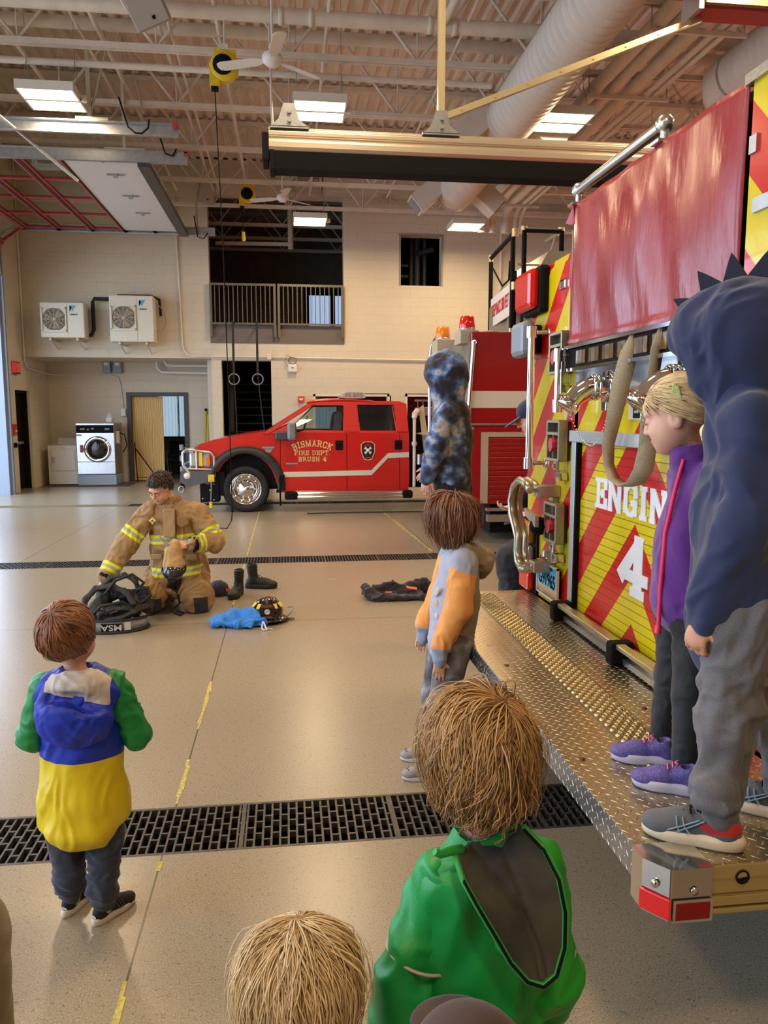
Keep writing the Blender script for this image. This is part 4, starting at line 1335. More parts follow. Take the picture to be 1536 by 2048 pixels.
MB().add([(.02, TY1 - .06, 1.36), (.93, TY1 - .04, 1.36), (.93, TY1 - .15, 1.76), (.45, TY1 - .15, 1.76)], [(0, 1, 2, 3)]).build('front_side_window', M_SIDEGL, tk, solid=.004)
for (ya, yb) in ((TY0 + .04, TY0 + .155), (TY1 - .04, TY1 - .155)):
 MB().add([(1.21, ya, 1.335), (1.84, ya, 1.335), (1.78, yb, 1.77), (1.19, yb, 1.77)], [(0, 1, 2, 3)]).build('rear_side_window', M_GLASSD, tk, solid=.01)
MB().box(1.98, 2.0, TY0 + .2, TY1 - .2, 1.36, 1.76).build('rear_window', M_GLASSD, tk)
tr_ = MB()
for pts in ([(.02, 1.35), (.94, 1.35), (.935, 1.765), (.44, 1.765)], [(1.205, 1.33), (1.845, 1.33), (1.785, 1.775), (1.185, 1.775)]):
 tr_.tube([(x, TY0 + .03 + .12 * (z - 1.3) / .5, z) for x, z in pts], .011, 6, closed=True)
tr_.build('window_trim', M_BLACK, tk)
st_ = MB().box(-.2, 1.15, TY0 + .2, TY1 - .2, 1.28, 1.345)
st_.build('dashboard', M_BLACK, tk)
MB().prism([(.78, 1.3), (.90, 1.3), (.93, 1.62), (.88, 1.68), (.83, 1.62)], 'y', TY0 + .3, TY0 + .75).prism([(.78, 1.3), (.90, 1.3), (.93, 1.62), (.88, 1.68), (.83, 1.62)], 'y', TY1 - .75, TY1 - .3).build('front_seat', mat('seat_grey', rgb(96, 98, 106), .7), tk, bevel=.03)
MB().tube([(.30 + .05 * math.sin(t), TY0 + .55 + .17 * math.cos(t), 1.42 + .16 * math.sin(t)) for t in [2 * PI * k / 20 for k in range(20)]], .013, 6, closed=True).build('steering_wheel', M_BLACK, tk)
# seams, handles, lights, letters
sm_ = MB()
for x in (-.12, .985, 2.0 - .12):
 sm_.box(x - .004, x + .004, TY0 - .004, TY0 + .01, .36, 1.30)
sm_.build('door_seam', M_BLACK, tk)
for x in (.86, 1.86):
 h = MB().box(x - .065, x + .065, TY0 - .012, TY0 + .01, 1.03, 1.19).build('door_handle', M_BLACK, tk, bevel=.015)
 MB().box(x - .045, x + .045, TY0 - .028, TY0 - .012, 1.12, 1.15).build('grip', M_BLACK, h, bevel=.006)
so = MB()
zz = .595

def strip(pts, w, y, name, m, par):
 b = MB()
 for (x0, z0), (x1, z1) in zip(pts[:-1], pts[1:]):
  b.add([(x0, y, z0 - w / 2), (x1, y, z1 - w / 2), (x1, y, z1 + w / 2), (x0, y, z0 + w / 2), (x0, y + .02, z0 - w / 2), (x1, y + .02, z1 - w / 2), (x1, y + .02, z1 + w / 2), (x0, y + .02, z0 + w / 2)],
              [(0, 1, 2, 3), (7, 6, 5, 4), (0, 4, 5, 1), (3, 2, 6, 7), (1, 5, 6, 2), (0, 3, 7, 4)])
 return b.build(name, m, par)

strip([(-.08, .625), (1.40, .645), (1.68, .93), (2.04, .945)], .085, TY0 - .005, 'reflective_stripe', M_REFL, tk)
slab('BISMARCK', .11, 'door_lettering', M_GOLD, tk, (.41, TY0 - .002, 1.145), ((1, 0, 0), (0, 0, 1)), .17, .004, arc=.75, sx=.74, gap=.20)
slab('FIRE DEPT.', .078, 'door_lettering', M_GOLD, tk, (.41, TY0 - .002, .985), ((1, 0, 0), (0, 0, 1)), .17, .004, sx=.85, gap=.2)
slab('BRUSH 4', .078, 'door_lettering', M_GOLD, tk, (.41, TY0 - .002, .88), ((1, 0, 0), (0, 0, 1)), .17, .004, sx=.85, gap=.2)
em = MB().prism([(1.22, 1.12), (1.28, 1.17), (1.40, 1.17), (1.46, 1.12), (1.46, 1.0), (1.41, .87), (1.34, .85), (1.27, .87), (1.22, 1.0)], 'y', TY0 - .006, TY0 + .01).build('door_emblem', M_GOLD, tk)
MB().prism([(1.235, 1.115), (1.285, 1.158), (1.395, 1.158), (1.445, 1.115), (1.445, 1.0), (1.40, .885), (1.34, .865), (1.28, .885), (1.235, 1.0)], 'y', TY0 - .010, TY0 - .005).build('emblem_field', mat('emblem_navy', rgb(34, 30, 52), .4), em)
mx = MB()
for k in range(4):
 a = PI / 4 + k * PI / 2
 mx.prism([(1.34 + .01 * math.cos(a), 1.02), (1.34 + .075 * math.cos(a - .35), 1.02 + .075 * math.sin(a - .35)), (1.34 + .075 * math.cos(a + .35), 1.02 + .075 * math.sin(a + .35))], 'y', TY0 - .014, TY0 - .010)
mx.lathe((1.34, TY0 - .010, 1.02), (0, -1, 0), [(0, .006), (.03, .006), (.032, 0)], 16)
mx.build('maltese_cross', M_WHITE, em)
MB().prism([(1.28, 1.085), (1.34, 1.11), (1.40, 1.085), (1.40, 1.10), (1.34, 1.135), (1.28, 1.10)], 'y', TY0 - .014, TY0 - .010).box(1.30, 1.38, TY0 - .014, TY0 - .01, .895, .91).build('emblem_scroll', M_LENSR, em)
MB().box(-.42, -.22, TY0 + .02, TY0 + .032, 1.06, 1.09).prism([(-.38, 1.05), (-.25, 1.05), (-.28, .99), (-.35, .99)], 'y', TY0 + .018, TY0 + .032).build('fender_badge', M_GALV, tk)
MB().box(-.03, .16, TY0 - .004, TY0 + .01, .795, .82).build('door_badge', M_GALV, tk)
# wheel arch flare
fl = MB()
a0 = [(-.70 + .53 * math.cos(t), .44 + .54 * math.sin(t)) for t in [-.12 + (PI + .05) * k / 20 for k in range(21)]]
a1 = [(-.70 + .66 * math.cos(t), .44 + .66 * math.sin(t)) for t in [-.12 + (PI + .05) * k / 20 for k in range(21)]]
for i in range(20):
 A, B, Cc, D = a0[i], a0[i + 1], a1[i + 1], a1[i]
 fl.add([(A[0], TY0 - .07, A[1]), (B[0], TY0 - .07, B[1]), (Cc[0], TY0 - .02, Cc[1]), (D[0], TY0 - .02, D[1]), (A[0], TY0 + .1, A[1]), (B[0], TY0 + .1, B[1]), (Cc[0], TY0 + .1, Cc[1]), (D[0], TY0 + .1, D[1])],
           [(0, 1, 2, 3), (4, 7, 6, 5), (0, 4, 5, 1), (3, 2, 6, 7)], 0, True)
fl.build('wheel_arch_flare', mat('black_trim', rgb(44, 42, 42), .5), tk)
MB().prism([(-.20, .33), (-.12, .33), (-.05, .62), (-.14, .62)], 'y', TY0 - .06, TY0 + .2).box(-.145, -.12, TY0 - .02, TY0 + .25, .1, .36).build('mud_flap', M_BLACK, tk)
MB().box(-1.3, -.1, TY0 + .12, TY1 - .12, .40, .95).box(-1.2, 5.4, TY0 + .4, TY1 - .4, .35, .52).build('chassis', M_BLACK, tk)

def wheel(x, y, z, R, par, m_rim, rimr=.68, name='wheel'):
 w = MB()
 prof = [(R * .66, 0), (R * .70, -.03), (R * .9, -.045), (R * .98, -.02), (R, .02), (R, .2), (R * .96, .24), (R * .66, .24)]
 w.lathe((x, y, z), (0, 1, 0), prof, 48)
 for k in range(60):
  a = 2 * PI * k / 60
  w.bx((x + (R - .004) * math.cos(a), y + .10, z + (R - .004) * math.sin(a)), (.022, .18, .016), Matrix.Rotation(PI / 2 - a, 3, 'Y'))
 t = w.build('tyre', M_RUBBER, par)
 rm = MB()
 rr = R * rimr
 rm.lathe((x, y, z), (0, 1, 0), [(rr, .0), (rr * 1.0, -.02), (rr * .93, -.015), (rr * .86, .045), (rr * .74, .06), (rr * .70, .01), (rr * .45, -.035), (rr * .30, -.05), (rr * .12, -.075), (0, -.08)], 40)
 rm.build('wheel_cover', m_rim, t)
 hb = MB()
 for k in range(10):
  a = 2 * PI * k / 10
  hb.lathe((x + rr * .55 * math.cos(a), y - .015, z + rr * .55 * math.sin(a)), (0, -1, 0), [(.018, 0), (.016, .02), (0, .028)], 8)
  hb.lathe((x + rr * .80 * math.cos(a), y + .045, z + rr * .80 * math.sin(a)), (0, -1, 0), [(.022, 0), (.014, .006), (0, .006)], 8)
 hb.build('lug_nut', M_CHROME, t)

wheel(-.70, TY0 + .05, .385, .385, tk, M_CHROME)
wheel(-.70, TY1 - .29, .385, .385, tk, M_CHROME)
wheel(3.3, TY0 + .05, .385, .385, tk, M_CHROME)
wheel(3.3, TY1 - .29, .385, .385, tk, M_CHROME)
# running board
MB().cyl((.10, TY0 - .06, .30), (1.95, TY0 - .06, .30), .05, 12).cyl((.10, TY0 - .10, .25), (1.95, TY0 - .10, .25), .028, 10).build('running_board', M_CHROME, tk)
MB().bx((.05, TY0 - .04, .28), (.22, .2, .13)).bx((2.0, TY0 - .04, .28), (.18, .2, .13)).build('step_end', M_BLACK, tk, bevel=.03)
# front: brush guard, headlamp, bumper
MB().box(-1.62, -1.52, TY0 + .12, TY1 - .12, .72, 1.08).build('grille', M_GALV, tk, bevel=.02)
hl = MB().box(-1.60, -1.26, TY0 + .015, TY0 + .3, .76, 1.0).build('headlamp', M_CLEAR, tk, bevel=.03)
MB().box(-1.33, -1.27, TY0 + .005, TY0 + .02, .80, .92).build('indicator', M_AMBER, hl)
MB().box(-1.60, -1.26, TY1 - .3, TY1 - .015, .76, 1.0).build('headlamp', M_CLEAR, tk, bevel=.03)
gd = MB()
yy = TY0 - .02
for y_ in (TY0 - .02, TY1 + .02):
 gd.tube([(-1.60, y_, .66), (-1.70, y_, .80), (-1.70, y_, 1.0), (-1.64, y_, 1.06), (-1.25, y_, 1.0), (-1.20, y_, .93), (-1.20, y_, .60)], .022, 8)
 gd.tube([(-1.66, y_, .74), (-1.20, y_, .72)], .018, 8).tube([(-1.48, y_, 1.03), (-1.48, y_, .72)], .018, 8)
gd.tube([(-1.70, TY0, 1.0), (-1.70, TY1, 1.0)], .022, 8).tube([(-1.70, TY0, .8), (-1.70, TY1, .8)], .022, 8)
gd.build('brush_guard', M_ALU, tk)
MB().box(-1.44, -1.39, TY0 - .03, TY0 + .01, .78, 1.0).build('yellow_strap', M_YEL, tk)
bm_ = MB().prism([(-1.74, .70), (-1.20, .70), (-1.20, .50), (-1.38, .50), (-1.62, .44), (-1.76, .52)], 'y', TY0 - .03, TY1 + .03).build('front_bumper', mat('bumper_grey', rgb(84, 88, 94), .5, noise=(60, .1)), tk, bevel=.01)
MB().lathe((-1.64, TY0 - .032, .62), (0, -1, 0), [(.055, 0), (.05, .012), (0, .016)], 20).build('fog_lamp', M_WHITE, bm_)
MB().box(-1.44, -1.14, TY0 - .01, TY0 + .35, .18, .56).box(-1.20, -1.04, TY0 + .02, TY0 + .3, .28, .68).build('winch_mount', M_BLACK, bm_)
bt = MB()
for (x, z) in ((-1.40, .50), (-1.22, .48), (-1.40, .24), (-1.22, .22), (-1.28, .38), (-1.46, .44), (-1.5, .36)):
 bt.lathe((x, TY0 - .012, z), (0, -1, 0), [(.015, 0), (.012, .01), (0, .012)], 8)
bt.tube([(-1.74 + .04 * math.cos(t), TY0 - .03, .40 + .05 * math.sin(t)) for t in [2 * PI * k / 12 for k in range(12)]], .012, 6, closed=True)
bt.build('bolt', M_GALV, bm_)
sp_ = MB().box(-1.30, -1.20, TY0 - .08, TY0 - .03, .52, .64).build('shoreline_socket', M_YEL, tk, bevel=.012)
MB().tube([(-1.25, TY0 - .08, .55), (-1.25, TY0 - .12, .40), (-1.26, TY0 - .12, .22)], .008, 6).build('charge_cord', M_GREYP, sp_)
MB().cyl((-1.26, TY0 - .12, .10), (-1.26, TY0 - .12, .20), .026, 8).build('plug', M_YEL, sp_)
# mirror, roof lights, light bar
mr = MB().box(.0, .14, TY0 - .30, TY0 - .05, 1.20, 1.50).build('wing_mirror', mat('mirror_back', rgb(120, 124, 134), .3), tk, bevel=.04)
MB().box(.125, .150, TY0 - .28, TY0 - .07, 1.23, 1.47).build('mirror_glass', mat('mirror_bronze', rgb(130, 90, 60), .1, .8), mr)
MB().box(-.20, .02, TY0 - .06, TY0 + .04, 1.20, 1.34).build('mirror_base', mat('mirror_back2', rgb(70, 66, 76), .4), mr, bevel=.02)
cl_ = MB()
for k in range(5):
 cl_.ball((.40 + .05 * (k % 2), TY0 + .3 + k * .34, 1.85), (.06, .04, .03), 10)
cl_.build('cab_marker_light', M_AMBER, tk)
lbr = MB().prism([(.95, 1.90), (1.02, 1.89), (1.26, 1.89), (1.33, 1.90), (1.33, 1.97), (1.26, 2.0), (1.02, 2.0), (.95, 1.97)], 'y', TY0 + .3, TY1 - .3).build('light_bar', M_CLEAR, tk, bevel=.01)
sg = MB()
for x in (1.0, 1.06, 1.14, 1.2, 1.26):
 sg.box(x - .02, x + .02, TY0 + .29, TY0 + .3, 1.92, 1.98)
sg.build('lamp_segment', M_GALV, lbr)
MB().box(.90, 1.38, TY0 + .35, TY1 - .35, 1.865, 1.90).build('light_bar_base', M_BLACK, lbr)
MB().box(1.78, 1.80, TY0 + .5, TY0 + .52, 1.84, 1.94).build('roof_antenna', M_BLACK, tk)
MB().tube([(-.35, TY0 + .3, 1.36), (-.25, TY0 + .7, 1.42), (-.2, TY0 + 1.1, 1.4)], .010, 5).tube([(-.36, TY0 + .15, 1.36), (-.08, TY0 + .3, 1.5)], .008, 5).build('wiper', M_BLACK, tk)
# pump skid behind the cab
sk = MB().box(2.45, 4.6, TY0 + .1, TY1 - .1, .62, 1.75).build('rear_body', paint('skid_red', rgb(176, 22, 20)), tk, bevel=.02)
MB().box(2.1, 2.44, TY0 + .3, TY1 - .2, .5, 1.6).build('pump_panel', M_BLACK, tk)
MB().cyl((2.13, TY0 - .01, .40), (2.13, TY0 - .01, 1.62), .028, 10).cyl((2.13, TY0 - .01, 1.62), (2.20, TY0 + .1, 1.68), .05, 10).cyl((2.13, TY0 - .01, 1.1), (2.13, TY0 - .01, 1.16), .045, 10).cyl((2.13, TY0 - .01, 1.56), (2.13, TY0 - .01, 1.6), .045, 10).build('suction_pipe', M_STEELP, tk)
MB().add([(2.22, TY0 + .1, 1.72), (2.30, TY0 + .1, 1.78), (2.42, TY0 + .12, 1.0), (2.32, TY0 + .12, .98)], [(0, 1, 2, 3)]).add([(2.15, TY0 + .05, 1.3), (2.4, TY0 + .05, 1.34), (2.4, TY0 + .05, 1.26)], [(0, 1, 2)]).build('fire_hose_strap', mat('canvas', rgb(196, 182, 146), .8), tk, solid=.03)
MB().ball((2.35, TY0 + .02, .86), (.13, .1, .13), 16).cyl((2.22, TY0 - .02, .78), (2.22, TY0 - .02, .95), .05, 12).build('pump_fitting', M_GALV, tk)
cg = MB()
for k in range(16):
 cg.box(2.2 + k * .09, 2.21 + k * .09, TY0 + .1, TY0 + .11, 1.72, 1.86)
cg.box(2.15, 3.7, TY0 + .09, TY0 + .12, 1.84, 1.87).box(2.15, 3.7, TY0 + .09, TY0 + .12, 1.70, 1.73)
cg.build('rack_grating', M_GALV, tk)
hs2 = MB().tube([(.3, 12.55, .012), (1.0, 12.62, .012), (2.2, 12.58, .012), (3.9, 12.5, .012)], .012, 6)
tag(hs2.build('air_hose', mat('hose_dark_green', rgb(40, 60, 46), .6)), 'thin dark green hose lying on the floor beside the pickup', 'hose')

# ---------------------------------------------------------------- big red rescue truck behind the engine
RY0, RY1 = 9.5, 12.0
RX = 2.28
rt = thing('rescue_truck', 'tall red fire truck with white stripe and KEEP BACK 500 FEET ladder sign', 'truck', (4, 10.7, 0))
MB().box(RX, 10.0, RY0, RY1, .48, 2.64).build('body', paint('rescue_red', rgb(150, 16, 20)), rt, bevel=.02)
MB().box(RX - .02, RX, RY0 + .05, RY1, .5, 2.60).build('rear_plate', mat('diamond_rear', rgb(170, 164, 150), .35, .7, bump=(60, .4, .004)), rt)
MB().box(RX - .005, 10.0, RY0 - .006, RY0, 1.70, 1.91).build('white_stripe', M_REFL, rt)
MB().box(RX + .01, 10.0, RY0 - .03, RY0, 1.485, 1.51).build('drip_rail', M_GALV, rt)
ro = MB()
z = .55
while z < 1.33:
 ro.box(RX + .24, 5.2, RY0 - .022, RY0, z, z + .055)
 z += .06
ro.build('roll_up_door', paint('rescue_door_red', rgb(150, 20, 22), coat=.3), rt, bevel=.006)
MB().box(RX + .14, 5.3, RY0 - .03, RY0, 1.34, 1.40).box(RX + .14, RX + .23, RY0 - .03, RY0, .5, 1.34).build('door_frame', mat('frame_beige', rgb(196, 184, 160), .4, .4), rt)
MB().box(RX + .22, 9, RY0 - .05, RY0 + .05, .40, .44).box(RX + .22, 9, RY0 - .10, RY0, .27, .36).box(RX + .5, RX + .56, RY0 - .06, RY0, .36, .5).build('rub_rail', M_ALU, rt)
MB().box(RX + .3, 9, RY0 + .1, RY1, .1, .5).build('underside', M_BLACK, rt)
wheel(4.9, RY0 + .02, .5, .5, rt, M_ALU)
MB().cyl((RX - .05, RY0 - .05, 1.45), (RX + .02, RY0 - .05, 2.52), .026, 10).cyl((RX - .05, RY0 - .05, 1.45), (RX + .03, RY0, 1.45), .03, 8).cyl((RX + .02, RY0 - .05, 2.50), (RX + .05, RY0, 2.50), .032, 8).build('grab_rail', M_CHROME, rt)
MB().tube([(RX - .06, RY1 + .0, 1.35), (RX - .06, RY1, 2.45), (RX - .04, RY1 - .05, 2.68), (RX - .0, RY1 - .2, 2.78), (RX + .02, RY1 - .4, 2.74), (RX + .02, RY1 - .5, 2.6)], .026, 10).cyl((RX - .06, RY1, 1.38), (RX, RY1, 1.38), .03, 8).build('grab_rail', M_CHROME, rt)

def beacon(x, y, z, m, r, name):
 b = MB().lathe((x, y, z), (0, 0, 1), [(r, 0), (r * 1.02, .02), (r * .9, .13), (r * .8, .15), (0, .155)], 20).build(name, m, rt)
 MB().lathe((x, y, z - .03), (0, 0, 1), [(0, 0), (r * 1.05, 0), (r * 1.05, .03), (0, .03)], 20).build('beacon_base', M_GALV, b)

beacon(RX + .0, RY0 + .25, 2.70, M_LENSR, .10, 'red_beacon')
beacon(RX - .1, RY0 + 1.3, 2.68, M_AMBER, .10, 'amber_beacon')
MB().box(RX - .12, RX + .12, RY0 + .1, RY0 + .45, 2.5, 2.67).build('beacon_mount', mat('mount_beige', rgb(180, 172, 150), .5), rt, bevel=.01)
MB().box(RX - .22, RX + .02, RY0 + 1.1, RY0 + 1.5, 2.35, 2.65).build('beacon_mount', mat('mount_beige'), rt, bevel=.01)
MB().box(RX - .05, RX, RY0 + 2.2, RY0 + 2.35, .6, .9).build('tail_lamp', M_LENSR, rt)
MB().box(RX - .06, RX, RY0 + 2.2, RY0 + 2.4, .84, .95).build('amber_lamp', M_AMBER, rt)
# roof ladder frame: black sleeves on steel rails, running up at the rear with sign
lf_ = MB()
LD = RY0 + .3
px_ = RX + .28
for (x, y, z0, z1) in ((3.12, RY1 - .2, 2.6, 3.98), (px_ + .40, RY0 + .6, 2.6, 3.95)):
 lf_.cyl((x, y, z0), (x, y, z1), .032, 10)
lf_.cyl((3.12, RY1 - .2, 3.98), (px_ + .40, RY0 + .6, 3.95), .032, 10)
lf_.build('ladder_frame_near', M_BLACK, rt)
l2 = MB()
for x in (px_ + .52, px_ + 1.02):
 l2.cyl((x, RY0 + .5, 2.7), (x, RY0 + .5, 3.98), .032, 10)
l2.cyl((px_ + .52, RY0 + .5, 3.98), (px_ + 1.02, RY0 + .5, 3.98), .032, 10).cyl((px_ + .46, RY0 + .7, 2.7), (px_ + .46, RY0 + .7, 3.5), .03, 8)
l2.build('ladder_frame', M_BLACK, rt)
l3 = MB()
for z in (3.3, 3.0, 3.55):
 l3.cyl((px_ + .44, RY0 + .5, z), (px_ + 1.04, RY0 + .5, z), .018, 8)
for (x, z) in ((px_ + .52, 3.98), (px_ + 1.02, 3.98), (px_ + .40, 3.95), (px_ + .52, 3.28), (px_ + .40, 3.28)):
 l3.cyl((x, RY0 + .52, z - .05), (x, RY0 + .52, z + .05), .042, 10)
l3.cyl((px_ + .40, RY0 + .6, 2.6), (px_ + .40, RY0 + .6, 2.75), .04, 8).cyl((px_ + .52, RY0 + .5, 2.6), (px_ + .52, RY0 + .5, 2.78), .04, 8).cyl((3.12, RY1 - .2, 3.92), (3.12, RY1 - .2, 4.02), .042, 8)
l3.build('rung', mat('rung_brass', rgb(206, 186, 140), .3, .8), rt)
# sign hangs in the vertical plane between the two posts
pa, pb_ = Vector((3.115, RY1 - .25, 0)), Vector((px_ + .40, RY0 + .58, 0))
dv_ = (pb_ - pa)
dv_.normalize()
pc = (pa + pb_) / 2
sgn_r = MB()
n_ = dv_.cross(Vector((0, 0, 1)))
R_ = Matrix((dv_, -n_, Vector((0, 0, 1)))).transposed()
L_ = (pb_ - pa).length - .1
sb = MB().bx((pc.x, pc.y, 3.14), (L_, .02, .42), R_).build('warning_sign', M_WHITE, rt)
text('KEEP BACK 500 FEET', .25, 'sign_lettering', mat('sign_red', rgb(190, 20, 30), .5), sb, Vector((pc.x, pc.y, 3.14)) + n_ * .013, (dv_, (0, 0, 1)), .002, sx=.56)
MB().tube([(3.11, RY1 - .35, 3.8), (3.05, RY0 + 1.4, 3.42), (3.0, RY0 + .9, 3.42), (px_ + .38, RY0 + .65, 3.62)], .014, 6).build('safety_chain', M_BLACK, rt)
MB().prism([(3.08, 2.62), (4.6, 2.62), (4.6, 3.70), (3.36, 3.70), (3.08, 3.22)], 'y', RY0 + .35, RY1 - .3).build('roof_box', mat('diamond_rear'), rt)
MB().box(px_ + .3, px_ + 1.2, RY0 + .2, RY1 - .2, 2.62, 2.68).tube([(px_ + .15 + .12 * math.cos(t), RY0 + .9 + .12 * math.sin(t), 2.72) for t in [2 * PI * k / 16 for k in range(16)]], .02, 6, closed=True).box(px_ + .32, px_ + .33, RY0 + .5, RY0 + .52, 2.66, 2.88).build('roof_fittings', mat('mount_beige'), rt)

# ---------------------------------------------------------------- the striped engine on the right: its rear faces left
EX, EC = 1.38, 2.90
EY0, EY1 = 1.52, 4.30

def chevron_mat(name, slats=False, red=rgb(206, 26, 22), yel=rgb(224, 200, 12)):
 """red/yellow inverted-V stripes, laid out on the panel itself (local y,z); optional shutter slat seams"""
 m = bpy.data.materials.new(name)
 m.use_nodes = True
 t = NT(m)
 co, xyz = t.pos()
 v = t.math('ADD', xyz[2], t.math('ABSOLUTE', xyz[1]))
 v = t.math('DIVIDE', t.math('SUBTRACT', v, 1.594), .410)
 f = t.math('GREATER_THAN', t.math('FRACT', t.math('ADD', v, 20.0)), 0.5)
 c = t.mix(f, yel, red)
 if slats:
  s = t.math('FRACT', t.math('MULTIPLY', xyz[2], 1 / .036))
  s = t.math('LESS_THAN', s, .09)
  c = t.mix(t.math('MULTIPLY', s, .85), c, rgb(60, 44, 10))
  t.bump(t.math('MULTIPLY', s, -1.0), .5, .003)
 t.l(c, t.b.inputs['Base Color'])
 t.b.inputs['Roughness'].default_value = .22 if not slats else .3
 t.b.inputs['Coat Weight'].default_value = .5
 return m

def diamond_mat(name, ax, pitch=.025, col=rgb(206, 200, 190), rough=.22):
 m = bpy.data.materials.new(name)
 m.use_nodes = True
 t = NT(m)
 co, xyz = t.pos()
 k = .7071 / pitch
 u = t.math('MULTIPLY', t.math('ADD', xyz[ax[0]], xyz[ax[1]]), k)
 w = t.math('MULTIPLY', t.math('SUBTRACT', xyz[ax[0]], xyz[ax[1]]), k)
 fu = t.math('SUBTRACT', t.math('FRACT', t.math('ADD', u, 500.0)), .5)
 fw = t.math('SUBTRACT', t.math('FRACT', t.math('ADD', w, 500.0)), .5)
 par = t.math('FRACT', t.math('MULTIPLY', t.math('ADD', t.math('FLOOR', t.math('ADD', u, 500.0)), t.math('FLOOR', t.math('ADD', w, 500.0))), .5))
 par = t.math('GREATER_THAN', par, .25)
 a = t.math('ADD', t.math('MULTIPLY', t.math('MULTIPLY', fu, fu), 4.6), t.math('MULTIPLY', t.math('MULTIPLY', fw, fw), 70.0))
 b = t.math('ADD', t.math('MULTIPLY', t.math('MULTIPLY', fu, fu), 70.0), t.math('MULTIPLY', t.math('MULTIPLY', fw, fw), 4.6))
 d = t.math('ADD', t.math('MULTIPLY', a, par), t.math('MULTIPLY', b, t.math('SUBTRACT', 1.0, par)))
 h = t.math('MAXIMUM', t.math('SUBTRACT', 1.0, d), 0.0)
 h = t.math('POWER', h, .5)
 t.bump(h, 1.0, .006)
 t.l(t.mix(h, tuple(v * .74 for v in col[:3]) + (1,), tuple(min(1, v * 1.25) for v in col[:3]) + (1,)), t.b.inputs['Base Color'])
 t.b.inputs['Metallic'].default_value = 1.0
 t.l(t.ramp(t.noise(3, 2), [(.2, rough), (.8, rough + .07)]), t.b.inputs['Roughness'])
 return m

M_CHEV = chevron_mat('chevron_sheeting')
M_CHEVS = chevron_mat('chevron_shutter', True)
M_DIA_TOP = diamond_mat('diamond_plate_top', (0, 1), .025, rgb(226, 206, 168), .26)  # gold of the warm lamps tinted into the plate colour
M_DIA_LIP = diamond_mat('diamond_plate_lip', (1, 2), .025, rgb(200, 206, 214), .25)
eng = thing('fire_engine', 'fire engine with yellow and red chevron rear reading ENGINE 4 and a diamond plate tailboard', 'fire engine', (EX, EC, 0))
M_ERED = paint('engine_red', rgb(188, 18, 20))
MB().box(EX + .02, 9.8, EY0, EY1, .6, 2.40).build('body', M_ERED, eng, bevel=.01)
MB().box(EX + .04, 9.8, 1.52, 2.14, 2.40, 2.56).build('upper_body', M_ERED, eng, bevel=.01)
MB().box(EX, EX + .02, 3.60, EY1, .62, 2.40).box(EX, EX + .02, 3.56, 3.60, .62, 2.50).box(EX, EX + .02, EY0, 2.145, .62, 2.56).box(EX, EX + .02, 2.145, 2.20, .62, 1.93).box(EX, EX + .02, 2.20, 3.60, 1.50, 1.72).build('chevron_panel', M_CHEV, eng)
MB().box(EX - .008, EX, 3.70, EY1 - .02, 1.92, 2.37).build('upper_access_door', M_CHEV, eng, bevel=.004)
MB().box(EX - .004, EX + .02, 2.27, 3.50, .67, 1.50).build('roll_up_door', M_CHEVS, eng)
MB().box(EX - .03, EX + .01, 3.50, 3.555, .66, 1.50).box(EX - .03, EX + .01, 2.24, 2.29, .66, 1.50).box(EX - .035, EX + .01, 2.22, 3.58, 1.49, 1.545).build('door_frame', mat('satin_aluminium', rgb(190, 194, 196), .35, .5), eng, bevel=.004)
MB().box(EX - .028, EX - .004, 3.485, 3.50, .66, 1.49).build('door_seal', M_BLACK, eng)
MB().box(EX - .01, EX, 2.22, 3.58, 1.72, 1.84).build('stainless_panel', mat('stainless_panel', rgb(176, 178, 182), .18, .95), eng)
# directional light bar
ab = MB().box(EX - .05, EX, 2.25, 3.60, 1.835, 1.925).build('traffic_light_bar', M_BLACK, eng, bevel=.006)
MB().box(EX - .065, EX - .01, 2.25, 3.60, 1.925, 1.94).box(EX - .065, EX - .01, 2.25, 3.60, 1.82, 1.835).box(EX - .062, EX - .02, 3.58, 3.60, 1.82, 1.94).build('bar_trim', M_CHROME, ab)
for k in range(8):
 y = 2.36 + k * .15
 MB().box(EX - .056, EX - .05, y - .055, y + .055, 1.85, 1.91).build('amber_lamp', mat('amber_dark', rgb(120, 84, 30), .2, .4, noise=(60, .5), coat=.5), ab)
 MB().box(EX - .058, EX - .056, y - .02, y + .02, 1.85, 1.91).build('lamp_reflector', M_CHROME, ab)

MB().box(EX - .045, EX, EY0, 2.18, 1.96, 2.56).build('upper_side_panel', M_CHEV, eng, bevel=.004)
MB().box(EX - .05, EX, 2.10, 2.17, 1.86, 1.955).build('panel_trim', M_WHITE, eng)
# vinyl hose bed cover
def vinyl():
 m = bpy.data.materials.new('red_vinyl')
 m.use_nodes = True
 t = NT(m)
 c = t.ramp(t.noise(2.4, 4), [(.3, rgb(146, 38, 46)), (.7, rgb(164, 52, 56))])
 t.l(c, t.b.inputs['Base Color'])
 t.l(t.ramp(t.noise(5, 5), [(.35, .24), (.7, .42)]), t.b.inputs['Roughness'])
 t.b.inputs['Coat Weight'].default_value = .25
 t.b.inputs['Coat Roughness'].default_value = .2
 mp = t.n('ShaderNodeMapping')
 g = t.n('ShaderNodeTexCoord')
 t.l(g.outputs['Object'], mp.inputs[0])
 mp.inputs['Scale'].default_value = (1, 3.2, .9)
 t.bump(t.noise(2.2, 4, mp.outputs[0]), .5, .03)
 return m

